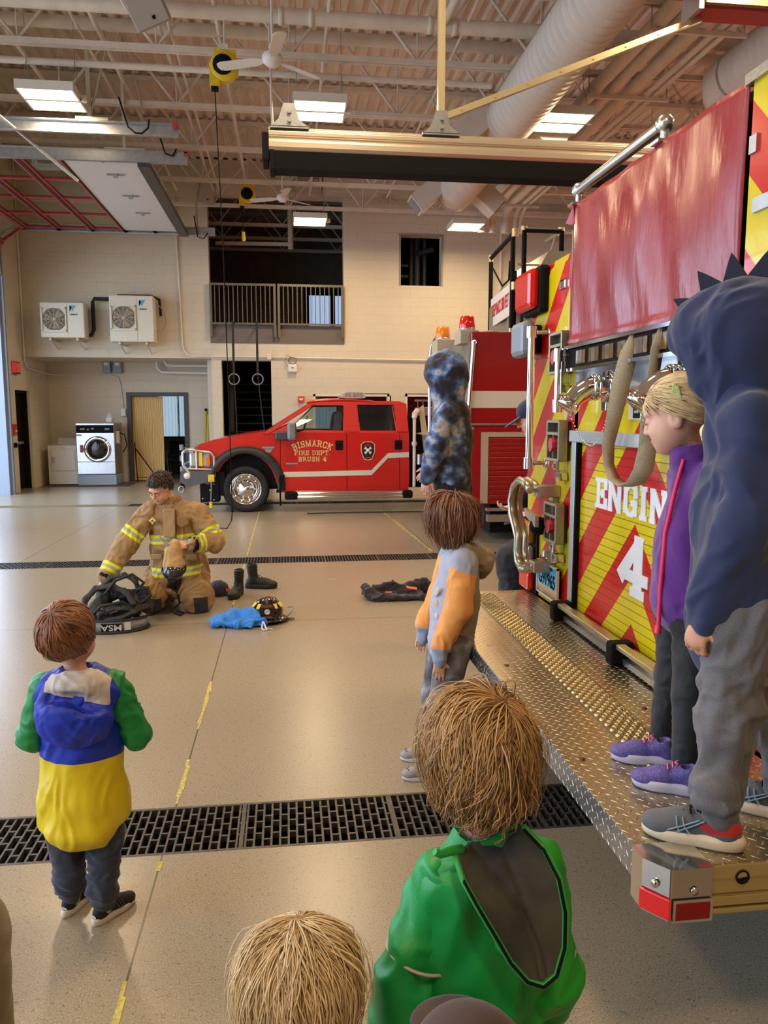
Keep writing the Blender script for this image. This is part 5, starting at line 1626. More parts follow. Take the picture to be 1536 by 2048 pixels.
def tarp_pt(u, v):
 y = 3.565 - 1.365 * u
 z = 2.575 - .64 * v
 bul = math.sin(PI * u) ** .6 * math.sin(PI * min(1, v * .9 + .08)) * .022
 wr = .006 * math.sin(14 * u + 3 * v) * math.sin(PI * v) + .004 * math.sin(31 * u - 5 * v)
 x = EX - .045 - bul - wr
 if v > .93:
  x -= .012 * math.sin((v - .93) / .07 * PI)
 z += -.012 * math.sin(PI * u) * (1 if v > .5 else 0)
 return (x, y, z)

MB().grid(tarp_pt, 48, 30).build('hose_bed_cover', vinyl(), eng, solid=.004)
MB().add([(EX - .05, 3.565, 2.575), (EX - .05, 3.66, 2.52), (EX - .04, 3.60, 2.50), (EX - .04, 3.565, 2.50)], [(0, 1, 2, 3)]).build('cover_flap', mat('red_vinyl_plain', rgb(176, 40, 44), .35), eng, solid=.006)
MB().box(EX - .04, 9.5, 2.27, 3.56, 2.40, 2.565).box(EX - .012, EX + .02, 2.2, 3.6, 1.93, 2.56).build('hose_bed', M_BLACK, eng)
MB().box(EX - .03, EX, 2.18, 2.195, 1.95, 2.57).build('hose_bed_gap_shade', M_BLACK, eng)  # black strip standing in for the shaded gap beside the cover
MB().box(EX - .06, EX + .3, 2.05, 2.20, 2.555, 2.585).build('corner_plate', mat('diamond_rear'), eng)
MB().box(EX - .035, EX - .01, 3.60, 3.615, 1.93, 2.48).build('edge_trim', M_ALU, eng)
hr = MB().cyl((EX - .03, 3.56, 2.645), (EX - .03, 2.74, 2.645), .022, 12)
for y in (3.56, 2.74):
 hr.cyl((EX - .03, y, 2.56), (EX - .03, y, 2.645), .016, 8).ball((EX - .03, y, 2.645), .034, 10).box(EX - .07, EX + .01, y - .035, y + .035, 2.575, 2.585)
hr.build('top_hand_rail', M_ALU, eng)

def grab(y, z0, z1, nm, r=.02):
 b = MB().cyl((EX - .09, y, z0), (EX - .09, y, z1), r, 12)
 for z in (z0, z1):
  b.cyl((EX - .09, y, z - .03), (EX - .09, y, z + .03), r * 1.45, 12).cyl((EX - .09, y, z), (EX, y - .02, z), .012, 8).lathe((EX, y - .02, z), (-1, 0, 0), [(0, .012), (.024, .01), (.026, 0)], 12)
 b.build(nm, M_CHROME, eng)

grab(4.02, 1.36, 2.05, 'grab_rail')
grab(3.60, 1.66, 1.90, 'grab_rail', .017)
# lamps of the left rear corner
bz = MB().box(EX - .06, EX, 4.00, 4.31, 2.155, 2.40).build('lamp_bezel', M_BLACK, eng, bevel=.02)
MB().box(EX - .11, EX - .05, 4.02, 4.30, 2.175, 2.385).build('warning_lamp', M_LENSR, bz, bevel=.03)
fl2 = MB().box(EX - .13, EX - .05, 4.06, 4.29, 1.93, 2.12).build('flood_lamp', mat('flood_grey', rgb(140, 146, 156), .5, .3), eng, bevel=.03)
MB().box(EX - .05, EX, 4.10, 4.26, 1.95, 2.10).build('lamp_mount', M_BLACK, fl2, bevel=.015)
for (z0, z1, m, nm) in ((.90, 1.02, M_AMBER, 'indicator_lamp'), (.745, .885, M_CLEAR, 'reversing_lamp'), (.63, .73, M_LENSR, 'brake_lamp')):
 MB().box(EX - .05, EX - .01, 4.12, 4.29, z0, z1).build(nm, m, eng, bevel=.015)
MB().box(EX - .012, EX, 4.08, 4.295, .62, 1.03).build('lamp_surround', M_BLACK, eng)
for (y, z) in ((3.78, 2.26),):
 lt = MB().box(EX - .02, EX, y - .045, y + .045, z - .025, z + .025).build('door_latch', M_CHROME, eng, bevel=.01)
MB().box(EX - .055, EX - .044, 2.03, 2.14, 2.19, 2.23).build('marker_plate', M_GALV, eng)
MB().box(EX - .052, EX - .044, 2.14, 2.175, 2.36, 2.41).build('marker_plate', M_GALV, eng)

# folding steps
M_CAST = mat('cast_aluminium', rgb(176, 166, 140), .35, .8, bump=(200, .2, .001))
for (y, z) in ((3.73, 1.93), (3.73, 1.50), (3.74, 1.085)):
 s = MB()
 w_, h_ = .085, .085
 th = .045
 for a in (-1, 1):
  s.box(EX - th - .02, EX - .02, y + a * w_ - .009, y + a * w_ + .009, z - h_ - .02, z + h_)
 for zz in (z + h_, z + .025, z - h_ - .02):
  s.box(EX - th - .02, EX - .02, y - w_, y + w_, zz - .008, zz + .008)
 for zz in (z - .005, z - .035, z - .06):
  s.box(EX - th - .005, EX - .03, y - w_, y + w_, zz - .003, zz + .003)
 s.box(EX - th - .018, EX - .03, y - .004, y + .004, z - h_ - .02, z + .02)
 so = s.build('folding_step', M_CAST, eng, bevel=.003)
 MB().prism([(y + .032 * math.cos(t), z - .03 + .036 * math.sin(t)) for t in [PI / 8 + PI * k / 4 for k in range(8)]], 'x', EX - th - .03, EX - .03).build('step_emblem', mat('emblem_red', rgb(206, 60, 66), .4), so)
 MB().box(EX - .028, EX - .004, y - w_, y + w_, z - h_ - .02, z + h_).build('step_backing', mat('step_dark', rgb(50, 48, 46), .6), so)
 MB().box(EX - .06, EX, y - .05, y - .005, z - h_ - .075, z - h_ - .02).prism([(y - .07, z - h_ - .08), (y - .01, z - h_ - .08), (y - .02, z - h_ - .13), (y - .08, z - h_ - .12)], 'x', EX - .05, EX - .01).cyl((EX - .07, y - .03, z - h_ - .05), (EX, y - .03, z - h_ - .05), .012, 10).build('step_hinge', M_CHROME, so, bevel=.004)
# curved cast handle bracket
pts = [(3.80, 1.235), (3.88, 1.265), (3.98, 1.27), (4.08, 1.23), (4.13, 1.15), (4.11, 1.07), (4.04, 1.01), (3.99, .96), (4.00, .89), (3.98, .83), (3.91, .80), (3.84, .82)]
hb = MB()
for (w_, xo) in ((.016, -.15), (.016, -.11)):
 hb.tube([(EX + xo, y, z) for y, z in pts], w_, 8)
for (p, q) in zip(pts[:-1], pts[1:]):
 hb.add([(EX - .15, p[0], p[1]), (EX - .11, p[0], p[1]), (EX - .11, q[0], q[1]), (EX - .15, q[0], q[1])], [(0, 1, 2, 3)])
hb.build('tool_bracket', mat('cast_bracket', rgb(186, 178, 158), .3, .8), eng, solid=.012)
MB().box(EX - .12, EX, 3.76, 3.84, 1.20, 1.26).box(EX - .12, EX, 3.80, 3.88, .80, .86).box(EX - .03, EX, 3.79, 3.83, .85, 1.2).prism([(3.80, 1.10), (4.0, 1.12), (3.96, 1.08), (3.80, 1.04)], 'x', EX - .12, EX - .1).build('bracket_mount', mat('cast_bracket'), eng, bevel=.006)
MB().ball((EX - .08, 3.86, 1.04), (.05, .05, .05), 12).build('rubber_knob', M_BLACK, eng)
# licence plate

def plate_mat():
 m = bpy.data.materials.new('plate_face')
 m.use_nodes = True
 t = NT(m)
 co, xyz = t.pos()
 c = t.ramp(t.math('MULTIPLY', t.math('SUBTRACT', xyz[2], .67), 5.8), [(.0, rgb(120, 84, 50)), (.1, rgb(206, 140, 70)), (.22, rgb(222, 190, 130)), (.32, rgb(110, 200, 226)), (1.0, rgb(74, 176, 222))])
 t.l(c, t.b.inputs['Base Color'])
 t.b.inputs['Roughness'].default_value = .4
 return m

pl = MB().box(EX - .03, EX - .022, 3.70, 4.01, .665, .835).build('licence_plate', plate_mat(), eng, bevel=.003)
MB().box(EX - .034, EX - .02, 3.695, 4.015, .66, .668).box(EX - .034, EX - .02, 3.695, 4.015, .832, .84).box(EX - .034, EX - .02, 3.695, 3.703, .66, .84).box(EX - .034, EX - .02, 4.007, 4.015, .66, .84).build('plate_rim', M_WHITE, pl)
text('G91965', .10, 'plate_number', M_BLACK, pl, (EX - .031, 3.855, .752), ((0, -1, 0), (0, 0, 1)), .0015, sx=.80)
text('NORTH DAKOTA', .021, 'plate_heading', M_BLACK, pl, (EX - .031, 3.855, .818), ((0, -1, 0), (0, 0, 1)), .001)
text('BISMARCK', .012, 'plate_footing', M_WHITE, pl, (EX - .031, 3.93, .68), ((0, -1, 0), (0, 0, 1)), .001)
MB().box(EX - .05, EX, 3.81, 3.89, .84, .88).cyl((EX - .04, 3.85, .88), (EX - .04, 3.85, .91), .025, 10).build('plate_lamp', M_CHROME, eng, bevel=.008)
MB().box(EX - .022, EX, 3.72, 4.0, .68, .82).build('plate_holder', M_BLACK, eng)
# lettering on the shutter
slab('ENGINE', .135, 'shutter_lettering', mat('lettering_white', rgb(232, 232, 234), .35), eng, (EX - .005, 2.90, 1.275), ((0, -1, 0), (0, 0, 1)), .22, .003, sx=1.02, gap=.16, bold=True)
slab('4', .25, 'shutter_number', mat('lettering_white'), eng, (EX - .005, 2.90, 1.015), ((0, -1, 0), (0, 0, 1)), .24, .003, sx=1.05, bold=True)
# pull bar under the shutter
M_BRBAR = mat('warm_bar', rgb(206, 190, 150), .3, .8)
MB().box(EX - .10, EX - .06, 2.15, 3.57, .695, .715).build('pull_bar', M_BRBAR, eng, bevel=.004)
MB().box(EX - .07, EX - .02, 2.15, 3.57, .632, .655).box(EX - .03, EX - .015, 2.15, 3.57, .655, .69).build('lower_rail', M_ALU, eng)
for y in (3.52, 2.85, 2.25):
 MB().box(EX - .12, EX - .02, y - .03, y + .03, .625, .72).build('bar_bracket', M_BLACK, eng, bevel=.012)

# hose inlets with chrome elbows
def inlet(y, z, cap=False):
 b = MB()
 b.lathe((EX, y, z), (-1, 0, 0), [(0, .02), (.072, .02), (.078, .01), (.078, 0)], 28)
 b.tube([(EX - .02, y, z), (EX - .07, y, z + .002), (EX - .11, y, z - .008), (EX - .15, y, z - .035), (EX - .18, y, z - .07)], [.048, .046, .043, .041, .038], 20)
 for d, r in ((-.055, .056), (-.075, .056)):
  b.lathe((EX + d, y, z), (-1, 0, 0), [(r - .01, 0), (r, .003), (r, .010), (r - .01, .013)], 24)
 dr_ = Vector((-.62, 0, -.78))
 b.lathe((EX - .172, y, z - .058), dr_, [(.040, 0), (.050, .004), (.050, .035), (.040, .04), (0, .04)], 8)
 o = b.build('hose_inlet', M_CHROME, eng)
 c = MB()
 n = 34
 p0, p1, p2 = Vector((EX - .17, y + .03, z - .10)), Vector((EX - .06, y - .01, z - .31)), Vector((EX - .03, y - .07, z - .07))
 for k in range(n):
  t = k / (n - 1)
  p = p0 * (1 - t) ** 2 + (p1 - Vector((0, 0, .10))) * 2 * t * (1 - t) + p2 * t * t
  c.ball(p, .0042, 6)
 c.build('bead_chain', M_CHROME, o)
 MB().box(EX - .06, EX - .02, y - .10, y - .05, z - .10, z - .06).cyl((EX - .05, y - .06, z - .07), (EX - .01, y - .05, z - .03), .018, 10).build('drain_valve', M_CHROME, o, bevel=.005)

inlet(3.20, 1.735)
inlet(2.52, 1.735)
wb = MB()
sp2 = [(3.02, 1.925, .035), (3.035, 1.86, .06), (3.06, 1.75, .075), (3.09, 1.62, .085), (3.13, 1.50, .09), (3.12, 1.42, .09), (3.06, 1.365, .09), (2.96, 1.345, .09), (2.87, 1.365, .09), (2.81, 1.42, .09), (2.79, 1.50, .088), (2.80, 1.62, .085), (2.80, 1.75, .075), (2.80, 1.86, .06), (2.79, 1.925, .035)]
vs = []
n = len(sp2)
for i, (y, z, o_) in enumerate(sp2):
 y -= .14
 tw = .018 * math.sin(i * .9)
 vs += [(EX - o_ - .025, y + .012 + tw, z), (EX - o_ + .025, y - .012 - tw, z)]
wb.add(vs, [(2 * i, 2 * i + 1, 2 * i + 3, 2 * i + 2) for i in range(n - 1)], 0, True)
so_ = wb.build('webbing_strap', mat('webbing_tan', rgb(156, 140, 112), .85, bump=(400, .5, .001), noise=(200, .2)), eng, solid=.005)
sg2 = MB().box(EX - .012, EX, 2.875, 2.985, 1.60, 1.685).build('warning_decal', M_WHITE, eng)
MB().box(EX - .014, EX - .012, 2.88, 2.94, 1.605, 1.68).build('decal_field', M_BLACK, sg2)
text('Do not\nclimb', .018, 'decal_text', M_WHITE, sg2, (EX - .015, 2.909, 1.64), ((0, -1, 0), (0, 0, 1)), .0005)
# tailboard
SZ = .62
SX0 = .79
ch_ = .0
MB().prism([(SX0, 1.60), (SX0, 3.98), (SX0 + .16, 4.18), (EX, 4.20), (EX, 1.505), (SX0 + .13, 1.505), (SX0 + .13, 1.60)], 'z', SZ - .012, SZ).build('tailboard', M_DIA_TOP, eng)
MB().box(SX0 - .004, SX0 + .004, 1.60, 3.98, SZ - .075, SZ - .001).build('tailboard_lip', M_DIA_LIP, eng)
MB().add([(SX0, 3.98, SZ - .075), (SX0 + .16, 4.18, SZ - .075), (SX0 + .16, 4.18, SZ), (SX0, 3.98, SZ)], [(0, 1, 2, 3)]).build('tailboard_lip', M_DIA_LIP, eng, solid=.006)
bb = MB()
for y in (3.0, 2.72, 2.3, 3.5):
 MB().lathe((SX0 - .004, y, SZ - .03), (-1, 0, 0), [(.011, 0), (.010, .006), (0, .008)], 8).build('tailboard_screw', mat('rusty_bolt', rgb(90, 50, 40), .5, .5), eng)
for (x, y) in ((.84, 2.05), (.86, 2.9), (1.2, 2.4), (1.22, 1.75), (1.16, 3.2)):
 MB().lathe((x, y, SZ), (0, 0, 1), [(.010, 0), (.009, .003), (0, .004)], 8).build('tailboard_screw', mat('rusty_bolt'), eng)
# serrated grip strip
MB().box(.995, 1.135, 1.92, 4.14, SZ - .002, SZ + .002).build('grip_strip', mat('grip_plate', rgb(150, 136, 106), .4, .9, noise=(30, .2)), eng)
bt = MB()
row = 0
y = 1.94
while y < 4.12:
 for c in range(4):
  x = 1.016 + c * .033 + (.0165 if row % 2 else 0)
  if x > 1.125:
   continue
  bt.lathe((x, y, SZ + .002), (0, 0, 1), [(.0125, 0), (.0115, .003), (.0085, .0075), (.006, .0082), (.005, .003), (0, .003)], 10)
 y += .021
 row += 1
bt.build('grip_studs', mat('grip_stud', rgb(190, 174, 134), .3, .95), eng)
# near end: extrusion and polished corner with reflectors
MB().box(SX0 + .13, EX + .3, 1.50, 1.56, .585, SZ - .001).box(SX0 + .13, EX + .3, 1.508, 1.56, .545, .585).box(SX0 + .13, EX + .3, 1.50, 1.56, .520, .545).box(SX0 + .13, EX + .3, 1.495, 1.56, .505, .518).build('end_extrusion', mat('gold_aluminium', rgb(216, 196, 140), .3, .85), eng, bevel=.003)
MB().lathe((1.0, 1.500, .588), (0, -1, 0), [(.017, .002), (.013, .002), (.010, -.01), (0, -.01)], 16).build('end_lamp', M_BLACK, eng)
cbx = MB().prism([(SX0 - .006, 1.60), (SX0 - .006, 1.545), (SX0 + .035, 1.49), (SX0 + .135, 1.49), (SX0 + .135, 1.60)], 'z', .50, SZ + .003)
cbo = cbx.build('corner_cap', mat('polished_corner', rgb(206, 200, 190), .12, .95), eng, bevel=.003)
MB().bx((SX0 + .012, 1.515, .530), (.075, .006, .050), Matrix.Rotation(-math.atan2(.055, .041), 3, 'Z')).build('side_reflector', mat('reflector_red', rgb(216, 34, 30), .25, emit=(rgb(255, 30, 20), .12)), cbo, bevel=.003)
MB().box(SX0 + .045, SX0 + .128, 1.483, 1.49, .505, .548).build('rear_reflector', mat('reflector_dark_red', rgb(140, 16, 14), .15), cbo, bevel=.003)
MB().box(SX0 + .04, SX0 + .133, 1.484, 1.487, .50, .553).build('reflector_frame', M_CHROME, cbo)
MB().lathe((SX0 + .09, 1.488, .572), (0, -1, 0), [(.009, 0), (.009, .004), (0, .004)], 12).lathe((SX0 + .012, 1.517, .578), (-.8, -.6, 0), [(.009, 0), (.009, .004), (0, .004)], 12).build('screw', M_CHROME, cbo)
MB().box(EX - .02, 9.6, EY0 + .1, EY1 - .1, .36, .62).box(SX0 + .1, EX, 1.62, 4.1, .56, .60).build('underside', M_BLACK, eng)
wheel(4.6, EY0 + .02, .52, .52, eng, M_ALU)
wheel(4.6, EY1 - .26, .52, .52, eng, M_ALU)
wheel(8.6, EY0 + .02, .52, .52, eng, M_ALU)
wheel(8.6, EY1 - .26, .52, .52, eng, M_ALU)

# ---------------------------------------------------------------- organic surfaces: distance fields -> mesh (surface nets)
def V3(*a):
 return np.array(a, dtype=float)

def _hash(ix, iy, iz):
 h = (ix * 374761393 + iy * 668265263 + iz * 2147483647 + 1013904223) & 0xffffffff
 h = ((h ^ (h >> 13)) * 1274126177) & 0xffffffff
 return ((h ^ (h >> 16)) & 0xffff) / 32767.5 - 1.0

def vnoise(p):
 i = np.floor(p).astype(np.int64)
 f = p - i
 f = f * f * (3 - 2 * f)
 r = 0
 for dx in (0, 1):
  for dy in (0, 1):
   for dz in (0, 1):
    w = (f[:, 0] if dx else 1 - f[:, 0]) * (f[:, 1] if dy else 1 - f[:, 1]) * (f[:, 2] if dz else 1 - f[:, 2])
    r = r + w * _hash(i[:, 0] + dx, i[:, 1] + dy, i[:, 2] + dz)
 return r

class Field:
 def __init__(s, res=0.006):
  s.res = res
  s.pr = []

 def _add(s, fn, lo, hi, op, k):
  s.pr.append((fn, np.array(lo), np.array(hi), op, k))
  return s

 def ell(s, c, r, R=None, op='u', k=.012):
  c = np.array(c, float)
  r = np.array(r if hasattr(r, '__len__') else (r, r, r), float)
  m = r.max()

  def fn(P):
   q = P - c
   if R is not None:
    q = q @ R
   k0 = np.sqrt(((q / r) ** 2).sum(-1))
   k1 = np.sqrt(((q / (r * r)) ** 2).sum(-1)) + 1e-9
   return k0 * (k0 - 1) / k1
  return s._add(fn, c - m, c + m, op, k)

 def cap(s, a, b, ra, rb=None, op='u', k=.012, flat=None):
  """tapered capsule; flat=(direction, factor) squashes it across that direction"""
  a = np.array(a, float)
  b = np.array(b, float)
  rb = ra if rb is None else rb
  ab = b - a
  L2 = (ab * ab).sum() + 1e-12
  M = max(ra, rb) * (max(1, flat[1]) if flat else 1)

  def fn(P):
   pa = P - a
   t = np.clip((pa @ ab) / L2, 0, 1)
   v = pa - t[..., None] * ab
   if flat:
    d = np.array(flat[0], float)
    d = d / np.linalg.norm(d)
    c = v @ d
    v = v + (c * (1 / flat[1] - 1))[..., None] * d
   dd = np.sqrt((v * v).sum(-1)) - (ra + (rb - ra) * t)
   return dd * (min(1, flat[1]) if flat else 1)
  return s._add(fn, np.minimum(a, b) - M, np.maximum(a, b) + M, op, k)

 def chain(s, pts, rs, k=.01, flat=None):
  for i in range(len(pts) - 1):
   s.cap(pts[i], pts[i + 1], rs[i], rs[i + 1], k=k, flat=flat)
  return s

 def box(s, c, h, R=None, rnd=.005, op='u', k=.01):
  c = np.array(c, float)
  h = np.array(h, float)
  m = np.linalg.norm(h) + rnd

  def fn(P):
   q = P - c
   if R is not None:
    q = q @ R
   q = np.abs(q) - (h - rnd)
   return np.sqrt((np.maximum(q, 0) ** 2).sum(-1)) + np.minimum(q.max(-1), 0) - rnd
  return s._add(fn, c - m, c + m, op, k)

 def solve(s):
  lo = np.min([p[1] for p in s.pr if p[3] == 'u'], axis=0) - 4 * s.res
  hi = np.max([p[2] for p in s.pr if p[3] == 'u'], axis=0) + 4 * s.res
  n = np.ceil((hi - lo) / s.res).astype(int) + 1
  G = np.full(n, .06, dtype=float)
  for fn, a, b, op, k in s.pr:
   m = k + 3 * s.res + .01
   i0 = np.clip(np.floor((a - m - lo) / s.res).astype(int), 0, n - 1)
   i1 = np.clip(np.ceil((b + m - lo) / s.res).astype(int) + 1, 1, n)
   if (i1 <= i0).any():
    continue
   ax = [lo[d] + s.res * np.arange(i0[d], i1[d]) for d in range(3)]
   P = np.stack(np.meshgrid(*ax, indexing='ij'), -1)
   d = fn(P)
   sl = tuple(slice(i0[q], i1[q]) for q in range(3))
   g = G[sl]
   if op == 'u':
    h = np.maximum(k - np.abs(g - d), 0) / k if k > 0 else 0
    G[sl] = np.minimum(g, d) - (h * h * k * .25 if k > 0 else 0)
   else:
    h = np.maximum(k - np.abs(g + d), 0) / k if k > 0 else 0
    G[sl] = np.maximum(g, -d) + (h * h * k * .25 if k > 0 else 0)
  return G, lo

 def mesh(s, folds=None, relax=1):
  G, lo = s.solve()
  ins = G < 0
  nx, ny, nz = G.shape
  acc = np.zeros((nx - 1, ny - 1, nz - 1, 3))
  cnt = np.zeros((nx - 1, ny - 1, nz - 1))
  C = [(i, j, k) for i in (0, 1) for j in (0, 1) for k in (0, 1)]

  def S(o):
   return tuple(slice(o[d], G.shape[d] - 1 + o[d]) for d in range(3))
  for a in C:
   for d in range(3):
    if a[d]:
     continue
    b = list(a)
    b[d] = 1
    ga, gb = G[S(a)], G[S(b)]
    x = ins[S(a)] != ins[S(b)]
    t = np.where(x, ga / (ga - gb + 1e-20), 0)
    for e in range(3):
     acc[..., e] += np.where(x, a[e] + (t if e == d else 0), 0)
    cnt += x
  act = cnt > 0
  idx = np.full(act.shape, -1, dtype=np.int64)
  idx[act] = np.arange(act.sum())
  base = np.argwhere(act)
  v = lo + s.res * (base + acc[act] / cnt[act][:, None])
  F = []
  for d in range(3):
   u, w = [(1, 2), (2, 0), (0, 1)][d]
   o = [0, 0, 0]
   o[d] = 1
   sa = tuple(slice(0, G.shape[e] - o[e]) for e in range(3))
   sb = tuple(slice(o[e], G.shape[e]) for e in range(3))
   E = np.argwhere(ins[sa] != ins[sb])
   E = E[(E[:, u] > 0) & (E[:, w] > 0) & (E[:, u] < G.shape[u] - 1) & (E[:, w] < G.shape[w] - 1)]
   if len(E) == 0:
    continue
   q = []
   for (du, dw) in ((1, 1), (0, 1), (0, 0), (1, 0)):
    e = E.copy()
    e[:, u] -= du
    e[:, w] -= dw
    q.append(idx[e[:, 0], e[:, 1], e[:, 2]])
   q = np.stack(q, 1)
   fl = ~ins[E[:, 0], E[:, 1], E[:, 2]]
   q[fl] = q[fl][:, ::-1]
   F.append(q)
  F = np.concatenate(F)
  # light smoothing
  for _ in range(relax):
   sm = np.zeros_like(v)
   c = np.zeros(len(v))
   for a in range(4):
    b = (a + 1) % 4
    np.add.at(sm, F[:, a], v[F[:, b]])
    np.add.at(c, F[:, a], 1)
    np.add.at(sm, F[:, b], v[F[:, a]])
    np.add.at(c, F[:, b], 1)
   v = v * .5 + .5 * sm / c[:, None]
  if folds:
   amp, fr, st = folds[:3]
   n = np.zeros_like(v)
   fnm = np.cross(v[F[:, 2]] - v[F[:, 0]], v[F[:, 3]] - v[F[:, 1]])
   for a in range(4):
    np.add.at(n, F[:, a], fnm)
   n /= np.linalg.norm(n, axis=1)[:, None] + 1e-12
   p = v * np.array(st) * fr
   w = np.stack([vnoise(p * .7 + 5.2), vnoise(p * .7 + 17.7), vnoise(p * .7 + 31.1)], 1)
   a1 = vnoise(p + w * 1.3)
   a2 = vnoise(p * 2.3 + w * 1.6 + 9)
   h = (1 - 2.6 * np.sqrt(a1 * a1 + .004)) * .85 + .40 * (1 - 2.6 * np.sqrt(a2 * a2 + .008)) - .1
   v = v + n * (h * amp)[:, None]
  return v, F

def organic(name, F, m, parent, folds=None, masks=(), relax=1, kind=None):
 v, f = F.mesh(folds, relax)
 me = bpy.data.meshes.new(name)
 off = Vector((0, 0, 0))
 q = parent
 while q is not None:
  off += q.location
  q = q.parent
 vl = v - np.array(off)
 me.vertices.add(len(v))
 me.vertices.foreach_set('co', vl.ravel())
 me.loops.add(len(f) * 4)
 me.loops.foreach_set('vertex_index', f.ravel().astype(np.int32))
 me.polygons.add(len(f))
 me.polygons.foreach_set('loop_start', np.arange(0, len(f) * 4, 4, dtype=np.int32))
 me.polygons.foreach_set('loop_total', np.full(len(f), 4, dtype=np.int32))
 me.polygons.foreach_set('use_smooth', np.ones(len(f), dtype=bool))
 me.update()
 me.validate()
 for i, fn in enumerate(masks):
  a = me.attributes.new('m%d' % i, 'FLOAT', 'POINT')
  a.data.foreach_set('value', np.asarray(fn(v), dtype=np.float32))
 me.materials.append(m)
 o = bpy.data.objects.new(name, me)
 COL.objects.link(o)
 if parent is not None:
  o.parent = parent
 return o

def cloth(name, cols, rough=.8, weave=(500, .25), soft=None, sheen=.2, noise=None, metal=0):
 """cols[0] is the base, cols[i] shows where attribute m(i-1) > 0"""
 if name in _mats:
  return _mats[name]
 m = bpy.data.materials.new(name)
 m.use_nodes = True
 t = NT(m)
 c = cols[0]
 if noise:
  f = t.noise(noise[0], 4)
  c = t.ramp(f, noise[1])
 for i, cc in enumerate(cols[1:]):
  a = t.n('ShaderNodeAttribute', attribute_name='m%d' % i)
  f = a.outputs['Fac']
  if soft:
   mr = t.n('ShaderNodeMapRange')
   t.l(f, mr.inputs[0])
   mr.inputs[1].default_value = -soft
   mr.inputs[2].default_value = soft
   f = mr.outputs[0]
  else:
   f = t.math('GREATER_THAN', f, 0.0)
  c = t.mix(f, c, cc)
 if isinstance(c, tuple):
  t.b.inputs['Base Color'].default_value = c
 else:
  t.l(c, t.b.inputs['Base Color'])
 t.b.inputs['Roughness'].default_value = rough
 t.b.inputs['Sheen Weight'].default_value = sheen
 if weave:
  t.bump(t.noise(weave[0], 2), weave[1], .0015)
 _mats[name] = m
 return m

def skin(name, col, lip=rgb(178, 98, 88)):
 m = cloth(name, [col, lip], .5, None, soft=.003, sheen=0)
 b = NT(m).b
 b.inputs['Subsurface Weight'].default_value = .12
 b.inputs['Subsurface Radius'].default_value = (.02, .008, .004)
 b.inputs['Subsurface Scale'].default_value = .5
 return m

SK_FAIR = skin('skin_fair', rgb(222, 168, 140))
SK_PINK = skin('skin_pink', rgb(228, 176, 152))
SK_TAN = skin('skin_tan', rgb(206, 150, 120))

def frame(yaw, pitch=0, roll=0):
 """columns right, forward, up; yaw 0 faces +Y, positive yaw turns left; pitch>0 looks down"""
 M = Matrix.Rotation(math.radians(yaw), 3, 'Z') @ Matrix.Rotation(math.radians(-pitch), 3, 'X') @ Matrix.Rotation(math.radians(roll), 3, 'Y')
 return np.array(M)

def head_field(F, c, R, s, face=True, child=True):
 c = np.array(c, float)

 def W(x, y, z):
  return c + R @ (V3(x, y, z) * s)

 def e(p, r, op='u', k=.012):
  F.ell(W(*p), np.array(r) * s, R, op, k * s)
 e((0, -.012, .03), (.078, .097, .088))
 e((0, .022, -.03), (.065 if not child else .069, .068, .078), k=.02)
 e((0, .060, -.092 if not child else -.082), (.024, .022, .020), k=.035)
 e((.035, .04, -.045), (.03, .035, .035), k=.03)
 e((-.035, .04, -.045), (.03, .035, .035), k=.03)
 if face:
  e((0, .080, .028), (.05, .014, .012), k=.02)
  for sx in (-1, 1):
   e((.030 * sx, .096, .004), (.019, .014, .012), 's', .012)
   e((.030 * sx, .082, .004), (.014, .012, .010), k=.004)
   e((.036 * sx, .068, -.028), (.02, .018, .018), k=.02)
  F.cap(W(0, .088, .012), W(0, .108 if not child else .100, -.024), .007 * s, .0115 * s, k=.008 * s)
  e((.010, .095, -.028), (.007, .008, .006), k=.006)
  e((-.010, .095, -.028), (.007, .008, .006), k=.006)
  e((0, .086, -.058), (.021, .012, .006), k=.006)
  e((0, .084, -.066), (.018, .012, .006), k=.006)
  e((0, .099, -.0625), (.017, .006, .0012), 's', .003)
 for sx in (-1, 1):
  e((.076 * sx, -.004, -.008), (.009, .019, .031), k=.008)
  e((.086 * sx, .002, -.004), (.006, .010, .018), 's', .006)
 return W

def lips_mask(W, R, s):
 c = W(0, .088, -.062)

 def fn(P):
  q = (P - c) @ R / (np.array([.022, .02, .0105]) * s)
  return (1 - np.sqrt((q * q).sum(1))) * .01 * s
 return fn

